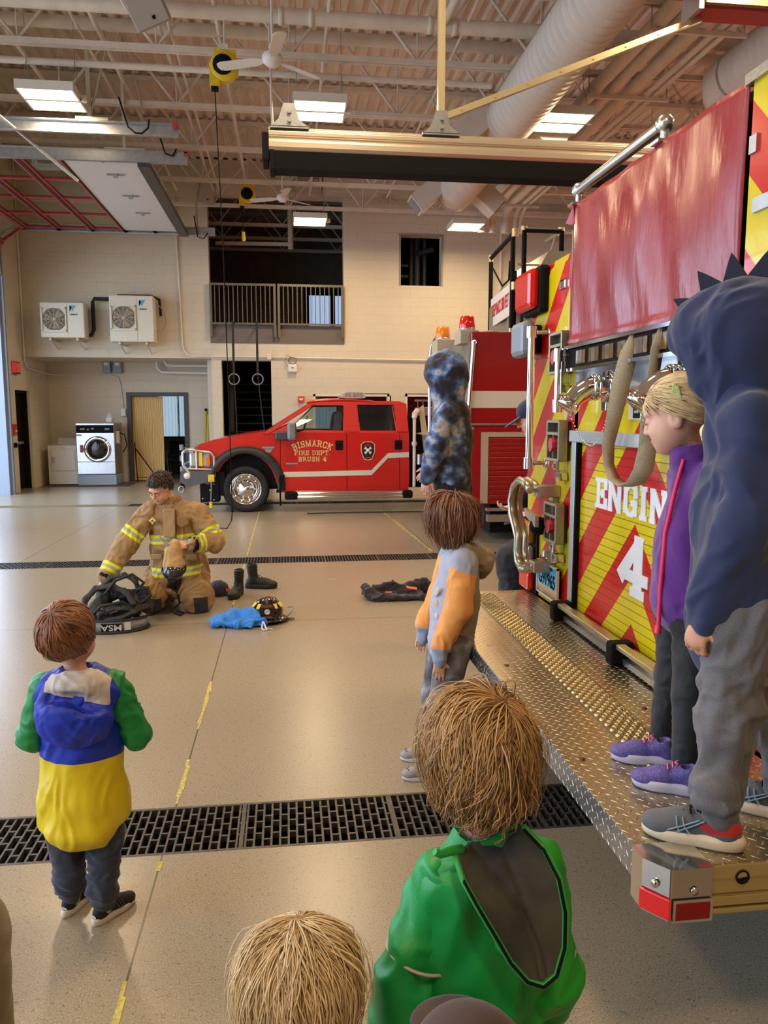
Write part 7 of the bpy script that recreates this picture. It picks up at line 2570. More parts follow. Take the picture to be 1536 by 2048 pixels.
# ================================================================= tie-dye hoodie teen at the far end of the tailboard
def kid_tiedye():
 z0 = .62
 P = person('child in blue and black tie-dye hoodie, hood up, at the tailboard\'s far end', (.87, 3.96, z0))
 J = stand(.87, 3.96, z0, 1.30, 62)
 L = J['L']
 hc = V3(.815, 3.98, 1.81)
 J['head'] = hc
 J['neck'] = V3(.84, 3.965, 1.70)
 J['chest'] = V3(.85, 3.96, 1.52)
 J['pelvis'] = V3(.85, 3.96, 1.24)
 J['sh'] = [V3(.805, 3.87, 1.625), V3(.905, 4.04, 1.63)]
 J['el'] = [V3(.745, 3.84, 1.46), V3(.86, 4.08, 1.46)]
 J['wr'] = [V3(.705, 3.86, 1.30), V3(.76, 4.08, 1.33)]
 J['hip'] = [V3(.835, 3.92, 1.22), V3(.875, 4.0, 1.22)]
 J['kn'] = [V3(.83, 3.86, .92), V3(.90, 4.02, .92)]
 J['an'] = [V3(.83, 3.84, .69), V3(.92, 4.03, .69)]
 R = frame(55, 14)
 F = Field(.006)
 limbs(F, J, .9)
 W = head_field(F, hc, R, .93)
 hand_field(F, J['wr'][0], V3(-.2, 0, -1), V3(.5, .8, 0), .65, side=1)
 hand_field(F, J['wr'][1], V3(-.6, 0, -.6), V3(.5, .8, 0), .65, side=-1)
 o = body(P, F, SK_FAIR, [lips_mask(W, R, .93)])
 tie = cloth('tie_dye', [rgb(60, 70, 96)], .85, (380, .3), noise=(11, [(.30, rgb(24, 22, 28)), (.43, rgb(44, 40, 50)), (.50, rgb(58, 74, 112)), (.56, rgb(92, 126, 172)), (.63, rgb(186, 182, 180)), (.75, rgb(96, 90, 96))]))
 G = Field(.006)
 ff = J['fwd']
 G.cap(V3(.85, 3.96, 1.30), V3(.85, 3.96, 1.50), .128, .122, k=.03, flat=(ff, .85))
 G.cap(V3(.85, 3.96, 1.50), V3(.848, 3.96, 1.585), .122, .105, k=.04, flat=(ff, .85))
 G.cap(V3(.82, 3.90, 1.62), V3(.89, 4.01, 1.62), .052, k=.05)
 G.cap(V3(.85, 3.965, 1.62), V3(.835, 3.97, 1.70), .085, .062, k=.04)
 G.ell(V3(.822, 3.975, 1.825), (.104, .122, .128), R, k=.05)
 G.cap(V3(.835, 3.97, 1.73), V3(.822, 3.975, 1.79), .082, .09, k=.04)
 G.ell(hc + R @ V3(0, .10, -.01), (.070, .07, .092), R, 's', .012)
 G.cap(V3(.85, 3.96, 1.285), V3(.85, 3.96, 1.27), .118, .112, k=.01, flat=(ff, .85))
 for i in (0, 1):
  G.chain([J['sh'][i], J['el'][i], J['wr'][i]], [.058, .056, .040], k=.025)
 organic('hoodie', G, tie, o, folds=(.0055, 13, (1, 1, .8)))
 Q = Field(.006)
 Q.cap(V3(.84, 3.93, 1.22), V3(.87, 3.99, 1.22), .10, k=.03)
 for i in (0, 1):
  Q.chain([J['hip'][i], J['kn'][i], J['an'][i] + V3(0, 0, .02)], [.086, .062, .044], k=.02)
 organic('pants', Q, cloth('black_pants', [rgb(22, 22, 30)], .85, (400, .3)), o, folds=(.004, 15, (1, 1, 1)))
 up = mat('sneaker_dark', rgb(60, 54, 60), .6)
 sl = mat('sole_white', rgb(214, 204, 192), .55)
 shoe(o, (.855, 3.72, z0), 72, .19, (up, sl), lacecol=M_GREYP, high=True)
 shoe(o, (.93, 4.03, z0), 60, .19, (up, sl), lacecol=M_GREYP, high=True)
 return o

# ================================================================= navy hoodie with felt spikes, in front on the tailboard
def kid_navy():
 z0 = .62
 P = person('child in navy hoodie with felt spikes on the hood and grey sweatpants, on the tailboard', (1.05, 1.68, z0))
 J = dict(fwd=V3(-.94, .34, 0))
 ff = J['fwd']
 hc = V3(1.085, 1.80, 1.79)
 J['head'] = hc
 J['neck'] = V3(1.10, 1.77, 1.70)
 J['chest'] = V3(1.13, 1.76, 1.50)
 J['pelvis'] = V3(1.10, 1.72, 1.20)
 J['sh'] = [V3(1.07, 1.665, 1.60), V3(1.15, 1.86, 1.60)]
 J['el'] = [V3(1.035, 1.625, 1.37), V3(1.20, 1.90, 1.38)]
 J['wr'] = [V3(.965, 1.645, 1.165), V3(1.16, 1.92, 1.18)]
 J['hip'] = [V3(1.065, 1.66, 1.14), V3(1.14, 1.80, 1.14)]
 J['kn'] = [V3(1.02, 1.62, .88), V3(1.19, 1.74, .88)]
 J['an'] = [V3(.985, 1.59, .70), V3(1.215, 1.68, .70)]
 R = frame(38, 24)
 F = Field(.0055)
 limbs(F, J, .98)
 W = head_field(F, hc, R, .95)
 hand_field(F, J['wr'][0] + V3(-.012, 0, -.02), V3(-.28, -.05, -1), V3(.75, .5, -.25), .72, curl=(.75, .85, .9, .9), side=1, thumb=1.2)
 hand_field(F, J['wr'][1], V3(-.28, .1, -1), V3(.5, -.8, 0), .72, curl=(.6, .6, .6, .6), side=-1)
 o = body(P, F, SK_TAN, [lips_mask(W, R, .95)])
 nv = cloth('navy_fleece', [rgb(28, 42, 82)], .85, (520, .35), sheen=.3)
 G = Field(.006)
 G.cap(V3(1.09, 1.71, 1.15), V3(1.11, 1.73, 1.38), .142, .140, k=.03, flat=(ff, .85))
 G.cap(V3(1.11, 1.73, 1.38), V3(1.12, 1.76, 1.535), .140, .118, k=.04, flat=(ff, .85))
 G.cap(V3(1.085, 1.695, 1.595), V3(1.145, 1.83, 1.595), .058, k=.05)
 G.cap(V3(1.125, 1.77, 1.58), V3(1.10, 1.775, 1.67), .095, .080, k=.05)
 G.cap(V3(1.085, 1.71, 1.125), V3(1.085, 1.71, 1.085), .136, .130, k=.008, flat=(ff, .85))
 G.chain([J['sh'][0], J['el'][0], J['wr'][0] + V3(.005, 0, .02)], [.066, .060, .050], k=.035)
 G.chain([J['sh'][1], J['el'][1], J['wr'][1]], [.066, .060, .046], k=.035)
 G.cap(J['wr'][0] + V3(.004, 0, .01), J['wr'][0] + V3(-.008, 0, -.028), .038, .034, k=.004)

 def hem(Pt):
  return np.where(np.abs(Pt[:, 2] - 1.128) < .003, .01, -.01) * np.where(Pt[:, 0] > .9, 1, 1)
 jk = organic('hoodie', G, nv, o, folds=(.0095, 10, (1, 1, .6)))
 H = Field(.005)
 H.ell(hc + R @ V3(0, -.025, .028), (.108, .128, .118), R, k=.03)
 H.cap(hc + R @ V3(0, -.03, .0), V3(1.11, 1.775, 1.665), .105, .088, k=.06)
 H.cap(hc + R @ V3(0, .055, .06), hc + R @ V3(0, .062, -.05), .082, .082, k=.05)
 H.cap(hc + R @ V3(0, .10, -.01), hc + R @ V3(0, .17, -.02), .072, .09, 's', .008)
 H.ell(hc + R @ V3(0, .05, -.005), (.074, .085, .095), R, 's', .01)
 H.ell(hc + R @ V3(0, .13, -.10), (.06, .06, .05), R, 's', .02)
 hd = organic('hood', H, nv, jk, folds=(.006, 11, (1, 1, .7)))
 sk = cloth('spike_felt', [rgb(28, 34, 52)], .95, (500, .3))
 for k in range(5):
  a = math.radians(55 + k * 26)
  rad = .128
  # spikes run along the mid-line from the brow to the back of the hood
  c0 = hc + R @ V3(0, -.025 + math.cos(a) * .135, .028 + math.sin(a) * .125)
  n_ = R @ V3(0, math.cos(a), math.sin(a))
  t_ = R @ V3(0, -math.sin(a), math.cos(a))
  s_ = R @ V3(1, 0, 0)
  b = MB()
  tip = c0 + n_ * .068 + t_ * -.006
  base = [c0 + t_ * .033 + s_ * .006, c0 - t_ * .033 + s_ * .006, c0 - t_ * .033 - s_ * .006, c0 + t_ * .033 - s_ * .006]
  base = [q - n_ * .014 for q in base]
  b.add(base + [tip], [(0, 1, 4), (1, 2, 4), (2, 3, 4), (3, 0, 4), (3, 2, 1, 0)])
  q = b.build('spike', sk, hd, bevel=.003)
 Q = Field(.0055)
 Q.cap(V3(1.07, 1.67, 1.13), V3(1.13, 1.78, 1.13), .105, k=.03)
 for i in (0, 1):
  Q.chain([J['hip'][i], J['kn'][i], J['an'][i] + V3(0, 0, .07)], [.094, .066, .050], k=.03)
  Q.cap(J['an'][i] + V3(0, 0, .06), J['an'][i] + V3(0, 0, -.005), .054, .042, k=.02)
  Q.ell(J['an'][i] + V3(-.01, -.01, .035), (.056, .056, .018), None, k=.012)
 organic('pants', Q, cloth('heather_grey', [rgb(96, 94, 98)], .92, (500, .3), noise=(400, [(.3, rgb(88, 86, 90)), (.7, rgb(112, 110, 114))])), o, folds=(.012, 9, (1.3, 1.3, .9)))
 up = cloth('runner_grey', [rgb(92, 94, 100), rgb(190, 30, 26)], .75, (900, .6))
 sl = mat('runner_sole', rgb(224, 206, 178), .5, bump=(60, .2, .002))
 for (q, yw) in ((V3(.985, 1.572, 0), 58), (V3(1.225, 1.66, 0), 44)):
  u = shoe(o, (q[0], q[1], z0), yw, .225, (up, sl), heelred=True, lacecol=M_BLACK)
  Rz = np.array(Matrix.Rotation(math.radians(yw), 3, 'Z'))
  W2 = lambda a, b, c: V3(q[0], q[1], z0) + Rz @ V3(a, b, c) * .225
  l = MB()
  for sx in (-1, 1):
   for k in range(2):
    l.tube([W2(sx * .165, .50 - .09 * k, .15), W2(sx * .158, .36 - .07 * k, .22), W2(sx * .13, .20 - .05 * k, .30)], .0022, 5)
    l.tube([W2(sx * .165, .28 + .1 * k, .15), W2(sx * .155, .34 + .07 * k, .22), W2(sx * .12, .36 + .06 * k, .30)], .0022, 5)
  a = l.build('side_lines', mat('shoe_line_blue', rgb(120, 150, 168), .5), None)
  a.parent = u
  off = Vector(o.location) + u.location
  for vtx in a.data.vertices:
   vtx.co -= off
 return o

# ================================================================= girl in purple between them
def girl():
 z0 = .62
 P = person('blonde girl in a purple fleece jacket behind the navy hoodie child, on the tailboard', (1.12, 2.02, z0))
 ff = V3(-.95, .3, 0)
 J = dict(fwd=ff)
 hc = V3(1.075, 2.03, 1.615)
 J['head'] = hc
 J['neck'] = V3(1.12, 2.01, 1.505)
 J['chest'] = V3(1.14, 2.0, 1.36)
 J['pelvis'] = V3(1.13, 2.0, 1.12)
 J['sh'] = [V3(1.12, 1.90, 1.44), V3(1.15, 2.10, 1.44)]
 J['el'] = [V3(1.14, 1.88, 1.26), V3(1.19, 2.15, 1.26)]
 J['wr'] = [V3(1.10, 1.90, 1.08), V3(1.15, 2.16, 1.08)]
 J['hip'] = [V3(1.12, 1.95, 1.09), V3(1.13, 2.06, 1.09)]
 J['kn'] = [V3(1.10, 1.93, .86), V3(1.12, 2.07, .86)]
 J['an'] = [V3(1.075, 1.90, .68), V3(1.10, 2.08, .68)]
 R = frame(54, 16)
 F = Field(.0045)
 limbs(F, J, .85)
 W = head_field(F, hc, R, .90)
 for i in (0, 1):
  hand_field(F, J['wr'][i], V3(-.2, 0, -1), V3(.5, .8 - 1.6 * i, 0), .62, side=1 - 2 * i)
 o = body(P, F, SK_PINK, [lips_mask(W, R, .90)])
 eye = MB().ball(W(.030, .082, .003), .0085, 12).ball(W(-.030, .082, .003), .0085, 12)
 eye.build('eyes', mat('eye_white', rgb(200, 196, 190), .2), o)
 MB().tube([W(.018, .094, .001), W(.030, .096, -.002), W(.042, .088, .001)], .0014, 5).tube([W(-.018, .094, .001), W(-.030, .096, -.002), W(-.042, .088, .001)], .0014, 5).build('eyelashes', mat('lash_brown', rgb(90, 60, 44), .7), o)
 bl = hair_mat('hair_blonde', rgb(150, 108, 62), rgb(236, 208, 156))
 hcc = hc + R @ V3(0, -.012, .024)

 def reg(u):
  return (u[:, 2] > -.35) & ~((u[:, 1] > .50) & (u[:, 2] < .45)) & ~((u[:, 2] < .05) & (u[:, 1] > -.05))

 def pull(q, fr):
  t = np.array([.0, -.75, -.5]) - q
  return t * 1.1
 hair('hair', bl, o, hcc, R, (.079, .093, .089), (0, .75, .6), reg, .115, n=2600, width=.0016, gravity=.05, stick=.97, lift=.05, seed=21, steps=9, clump=.2, fall=pull, toneb=(.4, 1.0), under=.4)
 hair('ponytail', bl, o, hcc + R @ V3(0, -.105, -.05), R, (.030, .026, .030), (0, .9, .3), lambda u: u[:, 1] < .4, .12, n=500, width=.0016, gravity=.7, stick=.25, lift=.3, curl=.3, seed=22, toneb=(.4, 1.0))
 cp = MB().bx(hcc + R @ V3(-.078, -.015, .030), (.008, .010, .045), Matrix(R.tolist())).bx(hcc + R @ V3(-.075, -.005, .045), (.006, .010, .035), Matrix(R.tolist()) @ Matrix.Rotation(.4, 3, 'X'))
 cp.build('hair_clip', mat('clip_green', rgb(186, 206, 130), .4), o, bevel=.002)
 G = Field(.0055)
 G.cap(V3(1.12, 2.0, 1.12), V3(1.13, 2.0, 1.26), .125, .118, k=.03, flat=(ff, .85))
 G.cap(V3(1.13, 2.0, 1.26), V3(1.14, 2.0, 1.385), .118, .104, k=.04, flat=(ff, .85))
 G.cap(V3(1.125, 1.93, 1.43), V3(1.145, 2.07, 1.43), .05, k=.04)
 G.cap(V3(1.13, 2.0, 1.44), V3(1.105, 2.0, 1.505), .066, .060, k=.02)
 G.ell(V3(1.10, 2.005, 1.55), (.046, .046, .045), None, 's', .008)
 for i in (0, 1):
  G.chain([J['sh'][i], J['el'][i], J['wr'][i]], [.055, .050, .038], k=.025)
 jk = organic('jacket', G, cloth('purple_fleece', [rgb(92, 34, 124)], .9, (300, .6), sheen=.4), o, folds=(.004, 13, (1, 1, .8)))
 z = MB().tube([(1.062, 1.962, 1.50), (1.045, 1.968, 1.42), (1.020, 1.965, 1.30), (1.012, 1.962, 1.15), (1.010, 1.96, 1.04)], .006, 6)
 z.build('zip', mat('zip_pink', rgb(226, 40, 96), .5), jk)
 MB().tube([(1.010, 1.96, 1.04), (1.005, 1.955, 1.02)], .009, 6).build('zip_pull', mat('zip_pink'), jk)
 Q = Field(.0055)
 Q.cap(V3(1.12, 1.96, 1.08), V3(1.13, 2.05, 1.08), .088, k=.03)
 for i in (0, 1):
  Q.chain([J['hip'][i], J['kn'][i], J['an'][i]], [.072, .050, .036], k=.02)
 organic('leggings', Q, cloth('black_sparkle', [rgb(20, 20, 24)], .7, (400, .3)), o, folds=(.002, 20, (1, 1, 1)))
 up = mat('sneaker_purple', rgb(96, 84, 150), .6, noise=(220, .45), bump=(400, .5, .002))
 sl = mat('sole_lilac', rgb(206, 196, 212), .5)
 pk = mat('lace_pink', rgb(226, 110, 170), .6)
 shoe(o, (1.060, 1.99, z0), 66, .19, (up, sl), chunky=True, lacecol=pk)
 shoe(o, (1.045, 1.82, z0), 60, .19, (up, sl), chunky=True, lacecol=pk)
 return o

# ================================================================= green jacket child close in front
def kid_green():
 P = person('child seen from behind in bright green jacket with dark lined hood, close in front', (.34, 1.23, 0))
 ff = V3(-.05, 1, 0)
 J = dict(fwd=ff)
 hc = V3(.315, 1.225, 1.045)
 J['head'] = hc
 J['neck'] = V3(.325, 1.225, .93)
 J['chest'] = V3(.335, 1.22, .78)
 J['pelvis'] = V3(.325, 1.23, .55)
 J['sh'] = [V3(.250, 1.215, .825), V3(.415, 1.215, .84)]
 J['el'] = [V3(.190, 1.20, .62), V3(.435, 1.20, .64)]
 J['wr'] = [V3(.175, 1.26, .46), V3(.44, 1.27, .48)]
 J['hip'] = [V3(.275, 1.23, .53), V3(.375, 1.23, .53)]
 J['kn'] = [V3(.27, 1.24, .29), V3(.38, 1.24, .29)]
 J['an'] = [V3(.27, 1.22, .06), V3(.38, 1.22, .06)]
 R = frame(4, 6, 3)
 F = Field(.005)
 limbs(F, J, .85)
 W = head_field(F, hc, R, .93, face=False)
 for i in (0, 1):
  hand_field(F, J['wr'][i], V3(0, .2, -1), V3(1 - 2 * i, 0, 0), .65, side=1 - 2 * i)
 o = body(P, F, SK_FAIR)

 def reg(u):
  return (u[:, 2] > -.72) & ~((u[:, 1] > .55) & (u[:, 2] < .3)) & ~((u[:, 2] < -.2) & (u[:, 1] > .2))
 hm = hair_mat('hair_golden_brown', rgb(72, 46, 28), rgb(206, 162, 102))
 hcc = hc + R @ V3(0, -.014, .012)
 rr = (.083, .097, .100)
 cw = (.34, -.28, .82)
 hair('hair', hm, o, hcc, R, rr, cw, reg, lambda u: .10 + .035 * (u[:, 2] > 0), n=10500, width=.00072, gravity=.30, stick=.78, lift=.20, curl=.34, curl_f=.9, seed=31, steps=12, clump=1.0, toneb=(.15, 1.0), under=.12)
 hair('hair_ends', hm, o, hcc, R, rr, cw, lambda u: (u[:, 2] > -.85) & (u[:, 2] < -.2) & (u[:, 1] < .25), .07, n=1800, width=.0008, gravity=.2, stick=.4, lift=.24, curl=1.5, curl_f=1.2, seed=33, steps=10, toneb=(.1, .7), shell=False)
 gm = cloth('jacket_green', [rgb(14, 150, 72), rgb(34, 166, 44)], .42, (240, .25), soft=.08, sheen=0)
 G = Field(.005)
 G.cap(V3(.330, 1.23, .52), V3(.332, 1.225, .68), .128, .122, k=.03, flat=(ff, .78))
 G.cap(V3(.332, 1.225, .68), V3(.335, 1.22, .79), .122, .100, k=.04, flat=(ff, .80))
 G.cap(V3(.262, 1.215, .822), V3(.405, 1.215, .835), .046, k=.05)
 G.cap(V3(.33, 1.22, .82), V3(.325, 1.225, .885), .076, .056, k=.03)
 G.ell(V3(.325, 1.235, .925), (.045, .05, .05), None, 's', .008)

 def rightside(Pt):
  return (Pt[:, 0] - .36)
 jk = organic('jacket', G, gm, o, folds=(.009, 11, (1, 1, .6)), masks=[rightside])
 for i in (0, 1):
  S = Field(.005)
  S.chain([J['sh'][i] + V3(0, 0, -.005), J['el'][i], J['wr'][i]], [.050, .058, .044], k=.03)
  s_ = organic('sleeve', S, gm, jk, folds=(.0095, 13, (1, 1, .8)), masks=[rightside])
  e, a = J['el'][i], J['sh'][i]
  d = e - a
  d /= np.linalg.norm(d)
  c = a + d * (.135 + .02 * i)
  u_ = np.cross(d, V3(0, 1, 0))
  u_ /= np.linalg.norm(u_)
  w_ = np.cross(d, u_)
  MB().tube([c + (u_ * math.cos(t) + w_ * math.sin(t)) * .0575 for t in [2 * PI * k / 28 for k in range(28)]], .0030, 6, closed=True).build('reflective_piping', mat('piping_grey', rgb(186, 176, 166), .4), s_)
 # hood hanging down the back: a thin pointed pouch, its dark lining facing out, green edge around
 oc, rows = V3(.0, .0, .0), []
 edge = [(.262, 1.165, .905), (.268, 1.125, .880), (.288, 1.105, .845), (.312, 1.092, .805), (.335, 1.080, .765), (.360, 1.070, .738), (.385, 1.066, .730),
   (.408, 1.072, .742), (.425, 1.085, .780), (.430, 1.100, .830), (.425, 1.120, .875), (.408, 1.150, .912), (.385, 1.185, .930)]
 E_ = [Vector(p) for p in edge]
 top = [Vector((.262 + .123 * k / 12, 1.165 + .02 * k / 12 + .028 * math.sin(PI * k / 12), .905 + .025 * k / 12 - .004 * math.sin(PI * k / 12))) for k in range(13)]
 n_e = len(E_)
 half = n_e // 2

 def hood_pt(u, v):
  # u across left-right, v from the collar down to the tip
  a = v * half
  i0 = min(int(a), half - 1)
  f = a - i0
  Lp = E_[i0].lerp(E_[i0 + 1], f)
  Rp = E_[n_e - 1 - i0].lerp(E_[n_e - 2 - i0], f)
  p = Lp.lerp(Rp, u)
  bow = math.sin(PI * u)
  p.y += .014 * bow * (1 - v) ** .7 - .010 * bow * math.sin(PI * v)
  p.z -= .010 * bow * (1 - v)
  crease = math.exp(-((u - .62 + .25 * v) / .05) ** 2) * .007 + math.exp(-((u - .25 - .5 * v) / .06) ** 2) * .009
  p.y += crease
  return p
 HB = MB().grid(hood_pt, 40, 40)
 hd = HB.build('hood', cloth('hood_lining', [rgb(64, 62, 54)], .8, (400, .3), noise=(9, [(.4, rgb(42, 42, 40)), (.6, rgb(70, 68, 56))])), jk, solid=.005)
 BK = Field(.0045)
 for k in range(0, n_e):
  p = np.array(E_[k])
  q = V3(.345, 1.165, min(.86, max(.78, p[2])))
  BK.cap(p * .80 + q * .20 + V3(0, .034, -.014), q + V3(0, .02, -.02), .012, .018, k=.02)
 organic('hood_shell', BK, gm, hd, folds=(.002, 14, (1, 1, 1)), masks=[rightside])
 MB().tube([p + Vector((0, -.002, 0)) for p in E_], .0055, 8).build('hood_edge', cloth('edge_green', [rgb(26, 160, 56)], .5, None), hd)
 MB().tube([p * .985 + Vector((.345, 1.15, .84)) * .015 + Vector((0, -.008, 0)) for p in E_], .0028, 6).build('hood_zip', M_BLACK, hd)
 MB().tube([(.275, 1.17, .905), (.252, 1.155, .912), (.235, 1.148, .912), (.226, 1.146, .918)], [.009, .008, .007, .006], 8).build('collar_tab', cloth('edge_green', None), hd)
 Q = Field(.006)
 Q.cap(V3(.29, 1.23, .52), V3(.36, 1.23, .52), .085, k=.03)
 for i in (0, 1):
  Q.chain([J['hip'][i], J['kn'][i], J['an'][i]], [.078, .06, .045], k=.02)
 organic('pants', Q, cloth('sweat_navy', None), o, folds=(.005, 15, (1, 1, 1)))
 for i in (0, 1):
  shoe(o, (J['an'][i][0], J['an'][i][1], 0), 0, .19, (_mats['sneaker_black'], _mats['sole_white']))
 return o

# ================================================================= small blonde child at the bottom edge
def kid_blonde():
 P = person('small child with messy blonde hair seen from above at the bottom edge', (.0, 1.13, 0))
 c0 = V3(.0, 1.13, 0)
 J = dict(fwd=V3(0, 1, 0))
 hc = V3(.003, 1.150, .700)
 J['head'] = hc
 J['neck'] = V3(.0, 1.13, .59)
 J['chest'] = V3(.0, 1.13, .48)
 J['pelvis'] = V3(.0, 1.13, .34)
 J['sh'] = [V3(-.085, 1.13, .55), V3(.085, 1.13, .55)]
 J['el'] = [V3(-.12, 1.13, .43), V3(.12, 1.13, .43)]
 J['wr'] = [V3(-.12, 1.17, .33), V3(.12, 1.17, .33)]
 J['hip'] = [V3(-.04, 1.13, .32), V3(.04, 1.13, .32)]
 J['kn'] = [V3(-.045, 1.14, .18), V3(.045, 1.14, .18)]
 J['an'] = [V3(-.045, 1.12, .05), V3(.045, 1.12, .05)]
 R = frame(0, 0, 0)
 F = Field(.005)
 limbs(F, J, .68)
 head_field(F, hc, R, .86, face=False)
 for i in (0, 1):
  hand_field(F, J['wr'][i], V3(0, .2, -1), V3(1 - 2 * i, 0, 0), .5, side=1 - 2 * i)
 o = body(P, F, SK_PINK)

 def reg(u):
  return (u[:, 2] > -.6) & ~((u[:, 1] > .6) & (u[:, 2] < .2))
 hair('hair', hair_mat('hair_light_blonde', rgb(140, 98, 56), rgb(246, 218, 168)), o, hc + V3(0, -.01, .022), R, (.086, .094, .088), (.05, .35, .95), reg, .17, n=7000, width=.00075, gravity=.9, stick=.4, lift=.22, curl=.5, curl_f=.8, seed=44, clump=1.1, steps=11, toneb=(.15, 1.0), under=.12)
 G = Field(.006)
 G.cap(V3(0, 1.13, .33), V3(0, 1.13, .50), .105, .092, k=.03, flat=(V3(0, 1, 0), .75))
 G.cap(V3(-.06, 1.13, .545), V3(.06, 1.13, .545), .042, k=.04)
 for i in (0, 1):
  G.chain([J['sh'][i], J['el'][i], J['wr'][i]], [.045, .042, .034], k=.02)
 organic('shirt', G, cloth('shirt_grey_blue', [rgb(96, 100, 120)], .9), o, folds=(.003, 16, (1, 1, 1)))
 Q = Field(.006)
 Q.cap(V3(-.03, 1.13, .31), V3(.03, 1.13, .31), .07, k=.02)
 for i in (0, 1):
  Q.chain([J['hip'][i], J['kn'][i], J['an'][i]], [.062, .05, .04], k=.02)
 organic('pants', Q, cloth('sweat_navy', None), o)
 for i in (0, 1):
  shoe(o, (J['an'][i][0], J['an'][i][1], 0), 0, .13, (_mats['sneaker_black'], _mats['sole_white']))
 return o

# ================================================================= person with a dark brown cap, only its top in frame
def dome():
 P = person('person below the frame edge, only the top of a dark brown cap showing', (.20, .85, 0))
 J = stand(.205, .83, 0, 1.0, 0)
 F = Field(.007)
 J['head'] = V3(.215, .845, .755)
 J['neck'] = V3(.205, .83, .67)
 J['sh'] = [V3(.12, .83, .65), V3(.29, .83, .65)]
 J['chest'] = V3(.205, .83, .55)
 limbs(F, J, .75)
 head_field(F, J['head'], frame(0), .80, face=False)
 o = body(P, F, SK_FAIR)
 C = Field(.004)
 C.ell(V3(.215, .835, .80), (.083, .097, .083), k=.01)
 C.box(V3(.215, .835, .725), (.12, .13, .06), None, .01, 's', .01)
 C.ell(V3(.215, .95, .785), (.062, .05, .008), None, k=.01)
 organic('cap', C, cloth('cap_brown', [rgb(62, 40, 38)], .7, (300, .2)), o)
 G = Field(.007)
 G.cap(V3(.205, .83, .38), V3(.205, .83, .56), .12, .11, k=.03, flat=(V3(0, 1, 0), .75))
 G.cap(V3(.14, .83, .62), V3(.27, .83, .62), .05, k=.04)
 for i in (0, 1):
  J['el'][i] = V3(.075 + .26 * i, .83, .50)
  G.chain([J['sh'][i], J['el'][i], J['el'][i] + V3(0, .03, -.12)], [.05, .045, .04], k=.02)
 organic('jacket', G, cloth('jacket_dark', [rgb(60, 44, 44)], .8), o)
 Q = Field(.007)
 for i in (0, 1):
  Q.chain([J['hip'][i] + V3(0, 0, -.06), J['kn'][i], J['an'][i] - V3(0, 0, .01)], [.08, .06, .05], k=.02)
 organic('pants', Q, cloth('sweat_navy', None), o)

# ================================================================= adult at the left edge, khaki sleeve only
def edge_adult():
 P = person('adult at the left frame edge, only an olive khaki sleeve showing', (-.50, .80, 0))
 J = stand(-.52, .78, 0, 1.62, 0)
 F = Field(.009)
 J['sh'] = [V3(-.70, .78, 1.27), V3(-.36, .78, 1.27)]
 J['el'] = [V3(-.72, .76, 1.0), V3(-.385, .86, 1.02)]
 J['wr'] = [V3(-.70, .86, .8), V3(-.40, .93, .80)]
 J['sh'][1] = V3(-.42, .74, 1.25)
 limbs(F, J, 1.15)
 head_field(F, J['head'], frame(0), 1.0)
 o = body(P, F, SK_FAIR)
 G = Field(.008)
 G.cap(V3(-.56, .72, .85), V3(-.56, .72, 1.18), .14, .15, k=.03, flat=(V3(0, 1, 0), .7))
 G.cap(V3(-.66, .74, 1.25), V3(-.47, .74, 1.25), .06, k=.04)
 G.chain([J['sh'][1], J['el'][1], J['wr'][1]], [.058, .055, .042], k=.02)
 G.chain([J['sh'][0], J['el'][0], J['wr'][0]], [.058, .055, .042], k=.02)
 organic('jacket', G, cloth('khaki', [rgb(132, 116, 78)], .85), o, folds=(.004, 14, (1, 1, 1)))
 Q = Field(.009)
 Q.cap(V3(-.58, .76, .85), V3(-.46, .76, .85), .12, k=.02)
 for i in (0, 1):
  Q.chain([J['hip'][i], J['kn'][i], J['an'][i] - V3(0, 0, .05)], [.105, .08, .06], k=.02)
 organic('pants', Q, cloth('khaki_dark', [rgb(80, 74, 60)], .9), o)
 hair('hair', _mats['hair_brown'], o, J['head'] + V3(0, -.01, .03), frame(0), (.084, .10, .094), (0, -.2, .9), lambda u: (u[:, 2] > -.4) & (u[:, 1] < .5), .05, n=500, width=.003, seed=3, steps=6)

